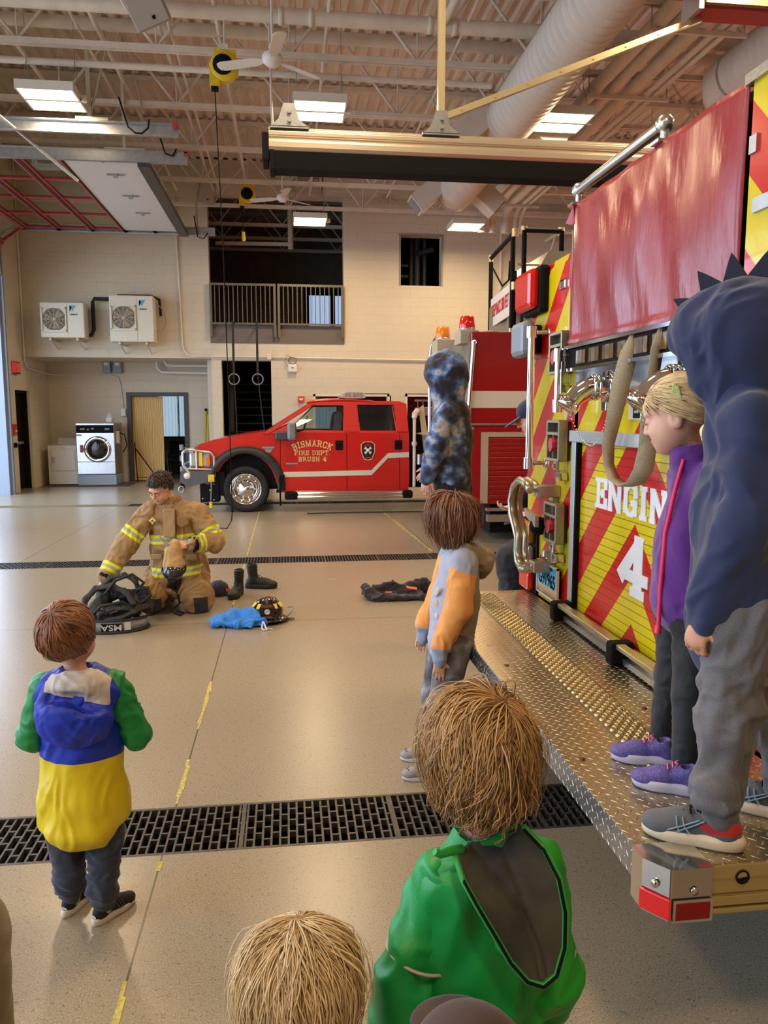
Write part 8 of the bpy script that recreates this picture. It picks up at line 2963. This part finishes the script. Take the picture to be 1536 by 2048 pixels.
# ================================================================= adult with a phone behind the engine corner
def phone_adult():
 P = person('adult in black trousers behind the engine corner, holding a phone, cap brim just visible', (1.66, 4.80, 0))
 ff = V3(-1, -.1, 0)
 J = dict(fwd=ff)
 hc = V3(1.60, 4.92, 1.60)
 J['head'] = hc
 J['neck'] = V3(1.66, 4.92, 1.46)
 J['chest'] = V3(1.74, 4.92, 1.25)
 J['pelvis'] = V3(1.78, 4.90, .90)
 J['sh'] = [V3(1.73, 4.74, 1.38), V3(1.76, 5.10, 1.38)]
 J['el'] = [V3(1.72, 4.68, 1.10), V3(1.66, 5.10, 1.10)]
 J['wr'] = [V3(1.56, 4.72, .985), V3(1.50, 4.98, 1.0)]
 J['hip'] = [V3(1.74, 4.80, .90), V3(1.78, 5.0, .90)]
 J['kn'] = [V3(1.42, 4.72, .70), V3(1.60, 5.02, .50)]
 J['an'] = [V3(1.42, 4.70, .26), V3(1.66, 5.0, .08)]
 R = frame(80, 20)
 F = Field(.0065)
 limbs(F, J, 1.1)
 W = head_field(F, hc, R, 1.0, child=False)
 hand_field(F, J['wr'][0], V3(-.9, -.1, .0), V3(.1, .2, -1), .95, curl=(.6, .65, .7, .7), side=-1)
 hand_field(F, J['wr'][1], V3(-.9, -.3, .0), V3(0, 0, 1), .95, curl=(.4, .4, .5, .5), side=-1)
 o = body(P, F, SK_PINK, [lips_mask(W, R, 1)])
 navy = cloth('navy_shirt', [rgb(34, 38, 70)], .85)
 G = Field(.007)
 G.cap(V3(1.78, 4.92, .95), V3(1.74, 4.92, 1.25), .16, .165, k=.04, flat=(ff, .75))
 G.cap(V3(1.73, 4.80, 1.36), V3(1.75, 5.04, 1.36), .07, k=.05)
 G.chain([J['sh'][0], J['el'][0], J['el'][0] * .4 + J['wr'][0] * .6], [.075, .065, .05], k=.02)
 G.chain([J['sh'][1], J['el'][1], J['wr'][1]], [.075, .065, .045], k=.02)
 organic('shirt', G, navy, o, folds=(.005, 9, (1, 1, 1)))
 Q = Field(.007)
 Q.cap(V3(1.76, 4.82, .90), V3(1.78, 4.98, .90), .12, k=.04)
 for i in (0, 1):
  Q.chain([J['hip'][i], J['kn'][i], J['an'][i]], [.115, .10, .075], k=.03)
 organic('trousers', Q, cloth('black_trousers', [rgb(22, 22, 26)], .8, (400, .3)), o, folds=(.007, 8, (1, 1, 1)))
 C = Field(.005)
 C.ell(hc + R @ V3(0, -.012, .05), (.090, .108, .080), R)
 C.box(hc + R @ V3(0, 0, -.06), (.14, .14, .07), R, .005, 's', .005)
 C.ell(hc + R @ V3(0, .125, .018), (.07, .075, .008), frame(80, 34), k=.01)
 organic('cap', C, navy, o)
 shoe(o, (1.42, 4.70, .20), 85, .28, (_mats['sneaker_black'], M_BLACK))
 shoe(o, (1.68, 5.0, 0), 85, .28, (_mats['sneaker_black'], M_BLACK))
 ph_ = thing('mobile_phone', 'dark mobile phone held out over the floor by the adult behind the engine', 'phone', (1.43, 4.70, .96))
 Rp = Matrix(frame(80, 18, 14).tolist())
 MB().bx((1.440, 4.715, .952), (.078, .16, .009), Rp).build('case', mat('phone_case', rgb(70, 76, 92), .3), ph_, bevel=.003)
 MB().bx(Vector((1.440, 4.715, .952)) + Rp @ Vector((0, 0, .005)), (.070, .148, .002), Rp).build('screen', mat('phone_glass', rgb(90, 96, 112), .1), ph_)
 cr_ = MB().box(1.28, 1.62, 4.58, 4.84, 0, .20)
 tag(cr_.build('step_block', M_BLACK, bevel=.01), 'low black step block under the phone holder\'s raised foot, behind the tailboard', 'step')

kid_yellow()
kid_orange()
kid_tiedye()
kid_navy()
girl()
kid_green()
kid_blonde()
dome()
edge_adult()
phone_adult()

# ================================================================= firefighter kneeling, facing the camera
def bands(sf, cs, hw=.036, gap=.013):
 """grey strip with two yellow edges at the positions cs of the coordinate sf"""
 def grey(P):
  s = sf(P)
  return np.max([hw - np.abs(s - c) for c in cs], axis=0)

 def yel(P):
  s = sf(P)
  return np.max([np.minimum(hw - np.abs(s - c), np.abs(s - c) - gap) for c in cs], axis=0)
 return [grey, yel]

def firefighter():
 P = person('kneeling firefighter with short dark curly hair in tan turnout coat and trousers with yellow bands', (-.94, 6.5, 0))
 ff = V3(-.08, -1, 0)
 J = dict(fwd=ff)
 hc = V3(-1.022, 6.345, 1.030)
 R = frame(150, 32, -6)
 J['head'] = hc
 J['neck'] = V3(-.965, 6.42, .91)
 J['chest'] = V3(-.935, 6.45, .72)
 J['pelvis'] = V3(-.93, 6.56, .36)
 J['sh'] = [V3(-1.125, 6.43, .815), V3(-.745, 6.43, .815)]
 J['el'] = [V3(-1.315, 6.36, .575), V3(-.605, 6.36, .585)]
 J['wr'] = [V3(-1.465, 6.22, .315), V3(-.785, 6.17, .590)]
 J['hip'] = [V3(-1.03, 6.58, .33), V3(-.84, 6.58, .33)]
 J['kn'] = [V3(-1.135, 6.33, .105), V3(-.755, 6.33, .105)]
 J['an'] = [V3(-1.06, 6.78, .09), V3(-.82, 6.78, .09)]
 F = Field(.005)
 limbs(F, J, 1.25)
 W = head_field(F, hc, R, 1.0, child=False)
 F.cap(hc + R @ V3(0, -.02, -.05), J['neck'], .052, .058, k=.02)
 hand_field(F, J['wr'][0] + V3(-.01, -.01, -.02), V3(-.25, -.25, -1), V3(.8, -.2, -.3), 1.0, curl=(.35, .4, .45, .5), side=1)
 hand_field(F, J['wr'][1] + V3(-.01, -.01, .0), V3(-1, -.25, .05), V3(-.1, .55, -.8), 1.0, curl=(.7, .8, .85, .9), side=-1, thumb=1.3)
 o = body(P, F, SK_FAIR, [lips_mask(W, R, 1.0)])
 eb = MB()
 for sx in (-1, 1):
  eb.tube([W(.014 * sx, .100, .022), W(.030 * sx, .099, .027), W(.046 * sx, .088, .022)], [.0035, .004, .0025], 6)
 eb.build('eyebrows', mat('brow_dark', rgb(52, 34, 26), .7), o)
 el = MB()
 for sx in (-1, 1):
  el.tube([W(.018 * sx, .0955, -.001), W(.030 * sx, .0985, -.004), W(.042 * sx, .091, -.001)], .0014, 5)
 el.build('eyelashes', mat('brow_dark'), o)
 hcc = hc + R @ V3(0, -.012, .028)

 def reg(u):
  return (u[:, 2] > -.25) & ~((u[:, 1] > .45) & (u[:, 2] < .62)) & ~((u[:, 2] < .15) & (u[:, 1] > .12)) | ((u[:, 2] > -.6) & (u[:, 1] < -.2))
 hair('hair', hair_mat('hair_dark', rgb(26, 17, 13), rgb(84, 58, 42)), o, hcc, R, (.082, .102, .092), (0, -.4, .9), reg, lambda u: .016 + .024 * (u[:, 2] > .35), n=2600, width=.0020, gravity=.05, stick=.7, lift=.22, curl=1.5, curl_f=1.3, seed=51, steps=8, toneb=(.1, .8), under=.1)
 tan, grey, yel = rgb(158, 126, 82), rgb(166, 158, 142), rgb(214, 226, 24)
 tm = cloth('turnout_tan', [tan, grey, yel], .8, (300, .4), sheen=.1)
 G = Field(.006)
 G.cap(V3(-.93, 6.50, .36), V3(-.935, 6.46, .55), .205, .195, k=.04, flat=(ff, .74))
 G.cap(V3(-.935, 6.46, .55), V3(-.94, 6.45, .74), .195, .185, k=.05, flat=(ff, .70))
 G.cap(V3(-1.09, 6.44, .805), V3(-.78, 6.44, .805), .088, k=.06)
 G.cap(V3(-.945, 6.44, .84), V3(-.965, 6.42, .90), .10, .082, k=.03)
 G.cap(V3(-.97, 6.42, .93), V3(-.985, 6.40, 1.02), .064, .066, 's', .006)
 G.cap(V3(-.93, 6.47, .345), V3(-.93, 6.46, .30), .205, .215, k=.02, flat=(ff, .8))
 G.box(V3(-.925, 6.32, .25), (.05, .16, .07), np.array(Matrix.Rotation(.5, 3, 'Y')), .01, 's', .02)
 ms = bands(lambda p: p[:, 2] - .05 * (p[:, 0] + .93), (.615, .345))
 ct = organic('turnout_coat', G, tm, o, folds=(.012, 9, (1, 1, .8)), masks=ms)
 dk = mat('coat_seam', rgb(70, 54, 38), .9)
 # placket, throat flap, pockets, badge
 pm = cloth('placket_tan', [rgb(160, 132, 92)], .8, (300, .4))
 PL = Field(.005)
 PL.box(V3(-.955, 6.300, .75), (.048, .010, .115), np.array((Matrix.Rotation(-.12, 3, 'X')).to_3x3()), .008, k=.01)
 PL.box(V3(-.950, 6.306, .52), (.040, .010, .09), None, .008, k=.01)
 organic('front_flap', PL, pm, ct, folds=(.003, 9, (1, 1, 1)))
 CL = Field(.005)
 for k in range(14):
  a = -1.2 + k * (2 * PI - 1.3) / 13 + .4
  CL.ell(V3(-.968 + .085 * math.sin(a), 6.425 - .078 * -math.cos(a) * -1 * -1, .925), (.018, .018, .038), None, k=.012)
 organic('collar', CL, cloth('collar_tan', [rgb(140, 108, 66)], .85, (300, .4)), ct, folds=(.003, 15, (1, 1, 1)))
 MB().tube([(-.902, 6.283, .86), (-.900, 6.287, .74), (-.905, 6.292, .62), (-.915, 6.305, .50)], .004, 5).build('zip_seam', dk, ct)
 bd = MB().lathe((-1.085, 6.295, .775), (0, -1, .1), [(.020, 0), (.018, .006), (0, .008)], 8).bx((-1.085, 6.29, .775), (.055, .006, .012)).bx((-1.085, 6.29, .775), (.012, .006, .055))
 bd.build('brass_badge', M_GOLD, ct)
 for (x, z, w) in ((-1.07, .475, .045), (-.79, .465, .045)):
  MB().bx((x, 6.325 - .0, z), (w * 2, .02, .045), Matrix.Rotation(-.1, 3, 'X')).build('pocket_flap', pm, ct, bevel=.008)
 MB().prism([(-.89, .80), (-.815, .80), (-.80, .75), (-.86, .72), (-.89, .74)], 'y', 6.285, 6.30).build('chest_flap', cloth('collar_tan', None), ct, bevel=.004)

 def arm(i, cs, name):
  a, b, c = J['sh'][i], J['el'][i], J['wr'][i]
  L1, L2 = np.linalg.norm(b - a), np.linalg.norm(c - b)

  def s(Pt):
   d1 = (b - a) / L1
   d2 = (c - b) / L2
   t1 = (Pt - a) @ d1
   t2 = (Pt - b) @ d2
   q1 = np.linalg.norm(Pt - a - np.clip(t1, 0, L1)[:, None] * d1, axis=1)
   q2 = np.linalg.norm(Pt - b - np.clip(t2, 0, L2)[:, None] * d2, axis=1)
   return np.where(q1 < q2, t1, L1 + t2)
  S = Field(.006)
  S.chain([a, b, c - (c - b) / L2 * .03], [.095, .082, .064], k=.04)
  sl = organic('sleeve', S, tm, ct, folds=(.014, 11, (1, 1, .9)), masks=bands(s, cs))
  d = (c - b) / L2
  MB().tube([c - d * .045, c - d * .015], [.066, .063], 16).build('cuff_edge', M_BLACK, sl)
  MB().tube([c - d * .03, c + d * .005, c + d * .02], [.048, .044, .040], 16).build('knit_wristlet', cloth('wristlet', [rgb(166, 156, 140)], .95), sl)
 arm(0, (.21, .54), 'sleeve')
 arm(1, (.20, .44), 'sleeve')
 Q = Field(.006)
 Q.cap(V3(-1.0, 6.58, .33), V3(-.86, 6.58, .33), .17, k=.04)
 for i in (0, 1):
  Q.cap(J['hip'][i] + V3(0, .02, .0), J['kn'][i] + V3(0, .03, .035), .145, .120, k=.04)
  Q.ell(J['kn'][i] + V3(0, .02, .03), (.120, .11, .125), k=.05)
  Q.cap(J['kn'][i] + V3(0, .03, .0), J['an'][i] + V3(0, 0, .0), .105, .09, k=.05)
 Q.box(V3(-.94, 6.5, -.15), (.6, .6, .15), None, .001, 's', .01)

 def knee(Pt):
  r = np.full(len(Pt), -.1)
  for i in (0, 1):
   k = J['kn'][i]
   cx = k[0] + (.035 if i else .045) * (1 if i else 1)
   r = np.maximum(r, np.minimum(np.minimum(.055 - np.abs(Pt[:, 0] - cx), .145 - Pt[:, 2]), 6.40 - Pt[:, 1]))
  return r
 organic('turnout_trousers', Q, cloth('trouser_tan', [rgb(152, 118, 74), rgb(44, 42, 44)], .8, (300, .4), sheen=.1), o, folds=(.014, 9, (1, 1, 1)), masks=[knee])
 for (x, yw) in ((-1.06, 185), (-.82, 175)):
  shoe(o, (x, 6.86, .0), yw - 180 + 0, .28, (_mats['sneaker_black'], M_BLACK))
 sp = MB().tube([(-.98, 6.36, .28), (-.955, 6.34, .2), (-.98, 6.33, .1), (-.94, 6.28, .02), (-.88, 6.22, .012), (-.86, 6.28, .012), (-.92, 6.34, .014)], .010, 6).tube([(-.90, 6.36, .28), (-.92, 6.34, .18), (-.90, 6.34, .08), (-.96, 6.33, .03)], .010, 6)
 sp.build('hanging_strap', M_STRAP, o)
 # what he holds: air mask with a tan cloth hood
 mk = thing('breathing_mask', 'black breathing mask wrapped in a tan cloth hood, held up by the kneeling firefighter', 'mask', (-.88, 6.1, .5))
 Hd = Field(.005)
 Hd.cap(V3(-.885, 6.10, .615), V3(-.905, 6.10, .56), .035, .055, k=.02)
 Hd.cap(V3(-.905, 6.10, .56), V3(-.900, 6.09, .455), .055, .082, k=.03, flat=(V3(0, 1, 0), .8))
 organic('cloth_hood', Hd, cloth('hood_cloth', [rgb(186, 150, 96)], .9, (350, .4)), mk, folds=(.006, 13, (1, 1, .6)))
 fr = frame(175, 40)
 mm = MB().lathe((-.90, 6.085, .420), fr @ V3(0, .2, -1), [(.088, -.012), (.098, .0), (.095, .014), (.080, .03)], 28)
 mm.build('mask_rim', M_RUBBER, mk)
 MB().ball((-.903, 6.06, .395), (.080, .062, .066), 20).build('mask_lens', mat('mask_lens', rgb(46, 44, 42), .08, coat=.6), mk)
 MB().ball((-.908, 6.03, .355), (.034, .03, .03), 14).cyl((-.908, 6.02, .36), (-.912, 5.985, .345), .026, 14).build('regulator_port', M_RUBBER, mk)
 MB().tube([(-.93, 6.08, .60), (-.965, 6.06, .645), (-.985, 6.05, .67), (-1.0, 6.06, .69)], [.009, .010, .012, .008], 8).bx((-.95, 6.06, .625), (.035, .015, .03)).build('mask_strap', M_GREYP, mk)

firefighter()

# ---------------------------------------------------------------- breathing apparatus harness on the floor
M_PAD = mat('harness_black', rgb(26, 26, 27), .65, bump=(150, .5, .003))
hs = thing('breathing_apparatus', 'black breathing apparatus harness with MSA belt lying on the floor beside the firefighter', 'harness', (-1.33, 5.95, 0))

def ribbon(pts, w, name, m, parent, th=.006, up=(0, 0, 1)):
 b = MB()
 U = Vector(up)
 vs = []
 for p in pts:
  vs += [Vector(p) - U * w / 2, Vector(p) + U * w / 2]
 b.add(vs, [(2 * i, 2 * i + 2, 2 * i + 3, 2 * i + 1) for i in range(len(pts) - 1)], 0, True)
 return b.build(name, m, parent, solid=th)

CX, CY = -1.34, 5.93
arcp = [(CX + .25 * math.cos(t), CY + .165 * math.sin(t), .052) for t in [PI * 1.0 + PI * k / 24 for k in range(-6, 31)]]
bel = ribbon(arcp, .085, 'waist_belt', mat('belt_grey', rgb(126, 128, 132), .6, noise=(30, .2)), hs, .012)
ribbon([(p[0] * 1 + (p[0] - CX) * .04, p[1] + (p[1] - CY) * .04, .006 + .004) for p in arcp], .016, 'belt_edge', M_PAD, hs, .02)
ribbon([(p[0] + (p[0] - CX) * .02, p[1] + (p[1] - CY) * .02, .100) for p in arcp], .012, 'belt_edge', M_PAD, hs, .02)
MB().bx((-1.315, 5.757, .052), (.150, .005, .056), Matrix.Rotation(.03, 3, 'Z')).build('belt_label', M_BLACK, bel)
text('MSA', .062, 'belt_lettering', mat('label_silver', rgb(190, 188, 180), .4), bel, (-1.315, 5.752, .052), ((-1, -.03, 0), (0, 0, -1)), .001, sx=1.3)
MB().bx((-1.205, 5.775, .055), (.045, .006, .06), Matrix.Rotation(.35, 3, 'Z')).build('reflective_tab', mat('label_silver'), bel)
B_ = Field(.006)
B_.box(V3(-1.33, 5.98, .11), (.16, .12, .05), np.array(Matrix.Rotation(.5, 3, 'Z')), .02, k=.03)
B_.cap(V3(-1.50, 5.95, .08), V3(-1.42, 6.10, .24), .06, .055, k=.04)
B_.cap(V3(-1.42, 6.10, .24), V3(-1.22, 6.08, .22), .055, .04, k=.04)
B_.cap(V3(-1.2, 5.93, .10), V3(-1.10, 6.0, .14), .06, .05, k=.04)
B_.cap(V3(-1.10, 6.0, .14), V3(-1.14, 6.1, .24), .04, .035, k=.04)
organic('back_pad', B_, M_PAD, hs, folds=(.012, 11, (1, 1, 1)))
for k, (pts, w) in enumerate((
  ([(-1.56, 5.90, .12), (-1.55, 5.98, .22), (-1.48, 6.04, .29), (-1.36, 6.02, .31), (-1.24, 5.96, .27), (-1.18, 5.90, .20)], .055),
  ([(-1.46, 6.06, .28), (-1.38, 6.08, .36), (-1.28, 6.08, .385), (-1.19, 6.06, .34), (-1.16, 6.02, .26), (-1.18, 5.96, .2)], .045),
  ([(-1.42, 5.84, .10), (-1.34, 5.83, .17), (-1.24, 5.84, .18), (-1.14, 5.88, .13)], .05),
  ([(-1.36, 5.80, .10), (-1.25, 5.79, .12), (-1.16, 5.83, .15), (-1.09, 5.92, .16)], .04))):
 p = Field(.006)
 for a, c in zip(pts[:-1], pts[1:]):
  p.cap(V3(*a), V3(*c), w * .45, k=.01, flat=(V3(.2, -.6, .8), .45))
 organic('shoulder_strap', p, M_PAD, hs, folds=(.003, 20, (1, 1, 1)))
for pts in ([(-1.20, 6.0, .22), (-1.12, 6.02, .33), (-1.20, 6.0, .40), (-1.32, 5.98, .36), (-1.40, 5.96, .26)], [(-1.14, 5.95, .18), (-1.06, 5.95, .24), (-1.08, 5.98, .30), (-1.18, 5.98, .28)], [(-1.5, 5.86, .1), (-1.4, 5.82, .2), (-1.25, 5.86, .22), (-1.15, 5.88, .12)]):
 MB().tube(pts, .012, 8).build('air_hose', M_RUBBER, hs)
for (c, s_, r_) in (((-1.41, 5.87, .165), (.06, .012, .012), .5), ((-1.40, 5.86, .19), (.02, .02, .02), .3), ((-1.33, 5.84, .155), (.09, .012, .03), -.3), ((-1.30, 5.88, .215), (.05, .012, .03), -.4), ((-1.12, 5.90, .11), (.06, .02, .03), .6), ((-1.17, 5.86, .085), (.05, .02, .02), .3)):
 MB().bx(c, s_, Matrix.Rotation(r_, 3, 'Y')).build('buckle', mat('label_silver'), hs, bevel=.003)

# ---------------------------------------------------------------- helmet
hm_ = thing('fire_helmet', 'glossy black fire helmet with yellow reflective tabs and leather front shield on the floor', 'helmet', (-.18, 6.02, 0))
hx, hy = -.175, 6.02
M_HEL = mat('helmet_black', rgb(16, 14, 13), .1, coat=.8)
MB().lathe((hx, hy, .035), (0, -.05, 1), [(.118, 0), (.120, .03), (.112, .075), (.090, .115), (.055, .143), (.02, .153), (0, .154)], 36, sc=(1, 1.15)).build('shell', M_HEL, hm_)
MB().lathe((hx, hy + .01, .022), (0, .1, 1), [(.112, .018), (.135, .010), (.160, -.006), (.166, -.012), (.160, -.016), (.115, .004)], 36, sc=(1, 1.2)).build('brim', M_HEL, hm_)
for k in range(6):
 a = 2 * PI * k / 6 + .26
 MB().tube([(hx + .121 * math.cos(a), hy + .138 * math.sin(a), .06), (hx + .110 * math.cos(a), hy + .125 * math.sin(a), .115), (hx + .06 * math.cos(a), hy + .07 * math.sin(a), .172), (hx, hy, .190)], .006, 6).build('rib', M_HEL, hm_)
for a in (-2.15, -1.05, -.35, -2.9):
 p = Vector((hx + .106 * math.cos(a), hy + .122 * math.sin(a), .135))
 Rz = Matrix.Rotation(a + PI / 2, 3, 'Z') @ Matrix.Rotation(-.75, 3, 'X')
 MB().bx(p, (.052, .006, .046), Rz).build('reflective_tab', mat('tab_yellow', rgb(236, 200, 30), .4), hm_, bevel=.003)
MB().prism([(hx - .055, .045), (hx + .055, .045), (hx + .062, .13), (hx + .045, .165), (hx - .045, .165), (hx - .062, .13)], 'y', hy - .158, hy - .150).build('front_shield', mat('shield_leather', rgb(30, 18, 16), .4), hm_, bevel=.004)
MB().bx((hx, hy - .160, .150), (.085, .004, .020)).bx((hx, hy - .160, .062), (.075, .004, .018)).build('shield_banner', mat('shield_rust', rgb(120, 62, 56), .5), hm_, bevel=.002)
MB().lathe((hx, hy - .158, .106), (0, -1, 0), [(.022, 0), (.022, .005), (.014, .005), (.012, .003), (0, .003)], 16).build('shield_medallion', mat('label_silver'), hm_)
MB().tube([(hx, hy - .135, .165), (hx, hy - .14, .20), (hx + .006, hy - .12, .225)], [.012, .009, .005], 8).build('shield_holder', mat('shield_rust'), hm_)
MB().tube([(hx + .15, hy - .02, .03), (hx + .19, hy - .03, .07), (hx + .20, hy + .02, .10), (hx + .16, hy + .04, .09)], .006, 6).bx((hx + .175, hy, .012), (.07, .03, .016)).build('chin_strap', M_GREYP, hm_)
MB().box(hx - .1, hx + .1, hy - .08, hy + .1, 0, .02).build('suspension', M_BLACK, hm_)

# ---------------------------------------------------------------- blue drawstring bag
bg = thing('drawstring_bag', 'crumpled bright blue drawstring bag with a white cord in front of the helmet', 'bag', (-.40, 5.87, 0))
Bf = Field(.005)
Bf.box(V3(-.42, 5.90, .035), (.17, .11, .022), np.array(Matrix.Rotation(-.15, 3, 'Z')), .02, k=.03)
Bf.cap(V3(-.60, 5.93, .03), V3(-.45, 5.94, .05), .02, .05, k=.05, flat=(V3(0, 0, 1), .6))
Bf.cap(V3(-.42, 5.97, .05), V3(-.28, 5.90, .08), .055, .05, k=.05)
Bf.cap(V3(-.30, 5.90, .06), V3(-.21, 5.82, .035), .045, .028, k=.04)
Bf.cap(V3(-.42, 5.82, .03), V3(-.30, 5.76, .025), .03, .022, k=.03)
Bf.box(V3(-.4, 5.9, -.1), (.5, .5, .1), None, .001, 's', .005)
organic('sack', Bf, cloth('bag_blue', [rgb(30, 124, 214)], .65, (300, .3)), bg, folds=(.016, 12, (1, 1, 1)))
MB().tube([(-.215, 5.82, .04), (-.20, 5.77, .05), (-.185, 5.73, .02), (-.175, 5.71, .008), (-.20, 5.70, .008), (-.215, 5.74, .012), (-.21, 5.79, .04)], .006, 6).tube([(-.19, 5.74, .02), (-.15, 5.73, .008), (-.13, 5.72, .008)], .003, 5).build('drawstring', M_WHITE, bg)

# ---------------------------------------------------------------- boots, cap, dark hoodie on the floor
M_BOOT = mat('boot_black', rgb(30, 29, 30), .55, bump=(140, .5, .003))
M_BSOLE = mat('boot_sole', rgb(24, 23, 23), .7)
for (nm, x, y, yw, lab) in (('boot', -.455, 6.93, 165, 'left black lace-up boot, toe toward the camera, nearer of the pair'), ('boot', -.345, 7.18, -98, 'right black lace-up boot, toe pointing right, farther of the pair')):
 r = thing(nm, lab, 'boot', (x, y, 0), 0, 'pair of black boots')
 shoe(r, (x, y, 0), yw, .30, (M_BOOT, M_BSOLE), tall=.46, lacecol=M_STRAP, name='upper')
 for c in r.children:
  c.name = 'upper'
 Rz = np.array(Matrix.Rotation(math.radians(yw), 3, 'Z'))
 lc = MB()
 for k in range(5):
  z = .13 + k * .022
  q = [V3(x, y, 0) + Rz @ V3(a, .035 + .008, z) for a in (-.03, 0, .03)]
  lc.tube(q, .004, 5)
 lc.build('shaft_laces', M_STRAP, r)
cp_ = thing('baseball_cap', 'navy baseball cap with an orange emblem lying behind the firefighter', 'cap', (-.64, 6.95, 0))
cc = Field(.004)
cc.ell(V3(-.64, 6.95, .03), (.10, .095, .105), k=.01)
cc.box(V3(-.64, 6.95, -.1), (.3, .3, .1), None, .001, 's', .005)
organic('crown', cc, cloth('cap_navy', [rgb(34, 34, 56)], .8), cp_, folds=(.002, 14, (1, 1, 1)))
MB().prism([(-.575, 6.89), (-.50, 6.87), (-.47, 6.92), (-.48, 6.98), (-.56, 7.0)], 'z', .006, .014).build('brim', cloth('cap_navy', None), cp_, bevel=.003)
MB().lathe((-.555, 6.915, .055), (.8, -.5, .45), [(.03, 0), (.026, .006), (0, .007)], 14).build('emblem', mat('emblem_orange', rgb(216, 96, 60), .6), cp_)
dh = thing('dark_hoodie', 'crumpled black hooded sweatshirt with a small orange print lying on the floor', 'sweatshirt', (.98, 6.7, 0))
df = Field(.006)
df.box(V3(.93, 6.62, .03), (.24, .13, .02), np.array(Matrix.Rotation(.06, 3, 'Z')), .02, k=.04)
df.cap(V3(.70, 6.60, .05), V3(.66, 6.72, .08), .05, .035, k=.04)
df.cap(V3(.70, 6.55, .03), V3(1.16, 6.50, .02), .028, .02, k=.04)
df.cap(V3(.78, 6.72, .06), V3(.92, 6.74, .07), .05, .05, k=.05)
df.cap(V3(.92, 6.80, .05), V3(.93, 6.78, .12), .022, .015, k=.03)
df.cap(V3(1.02, 6.75, .05), V3(1.22, 6.78, .09), .045, .055, k=.05)
df.cap(V3(1.22, 6.78, .06), V3(1.42, 6.70, .04), .05, .04, k=.05)
df.box(V3(1.0, 6.6, -.1), (.8, .5, .1), None, .001, 's', .005)
organic('fabric', df, cloth('hoodie_black', [rgb(34, 30, 36)], .9, (350, .4)), dh, folds=(.015, 10, (1, 1, 1)))
MB().bx((1.08, 6.645, .083), (.10, .05, .006), Matrix.Rotation(.25, 3, 'X') @ Matrix.Rotation(.2, 3, 'Y')).bx((.86, 6.56, .07), (.06, .02, .006), Matrix.Rotation(.5, 3, 'X')).build('print', mat('print_rust', rgb(206, 104, 72), .7, noise=(60, .5)), dh, bevel=.002)
sc = MB().box(.38, .45, 7.45, 7.48, 0, .004)
tag(sc.build('tape_scrap', M_TAPE), 'tiny yellow scrap of tape on the floor behind the helmet', 'scrap')
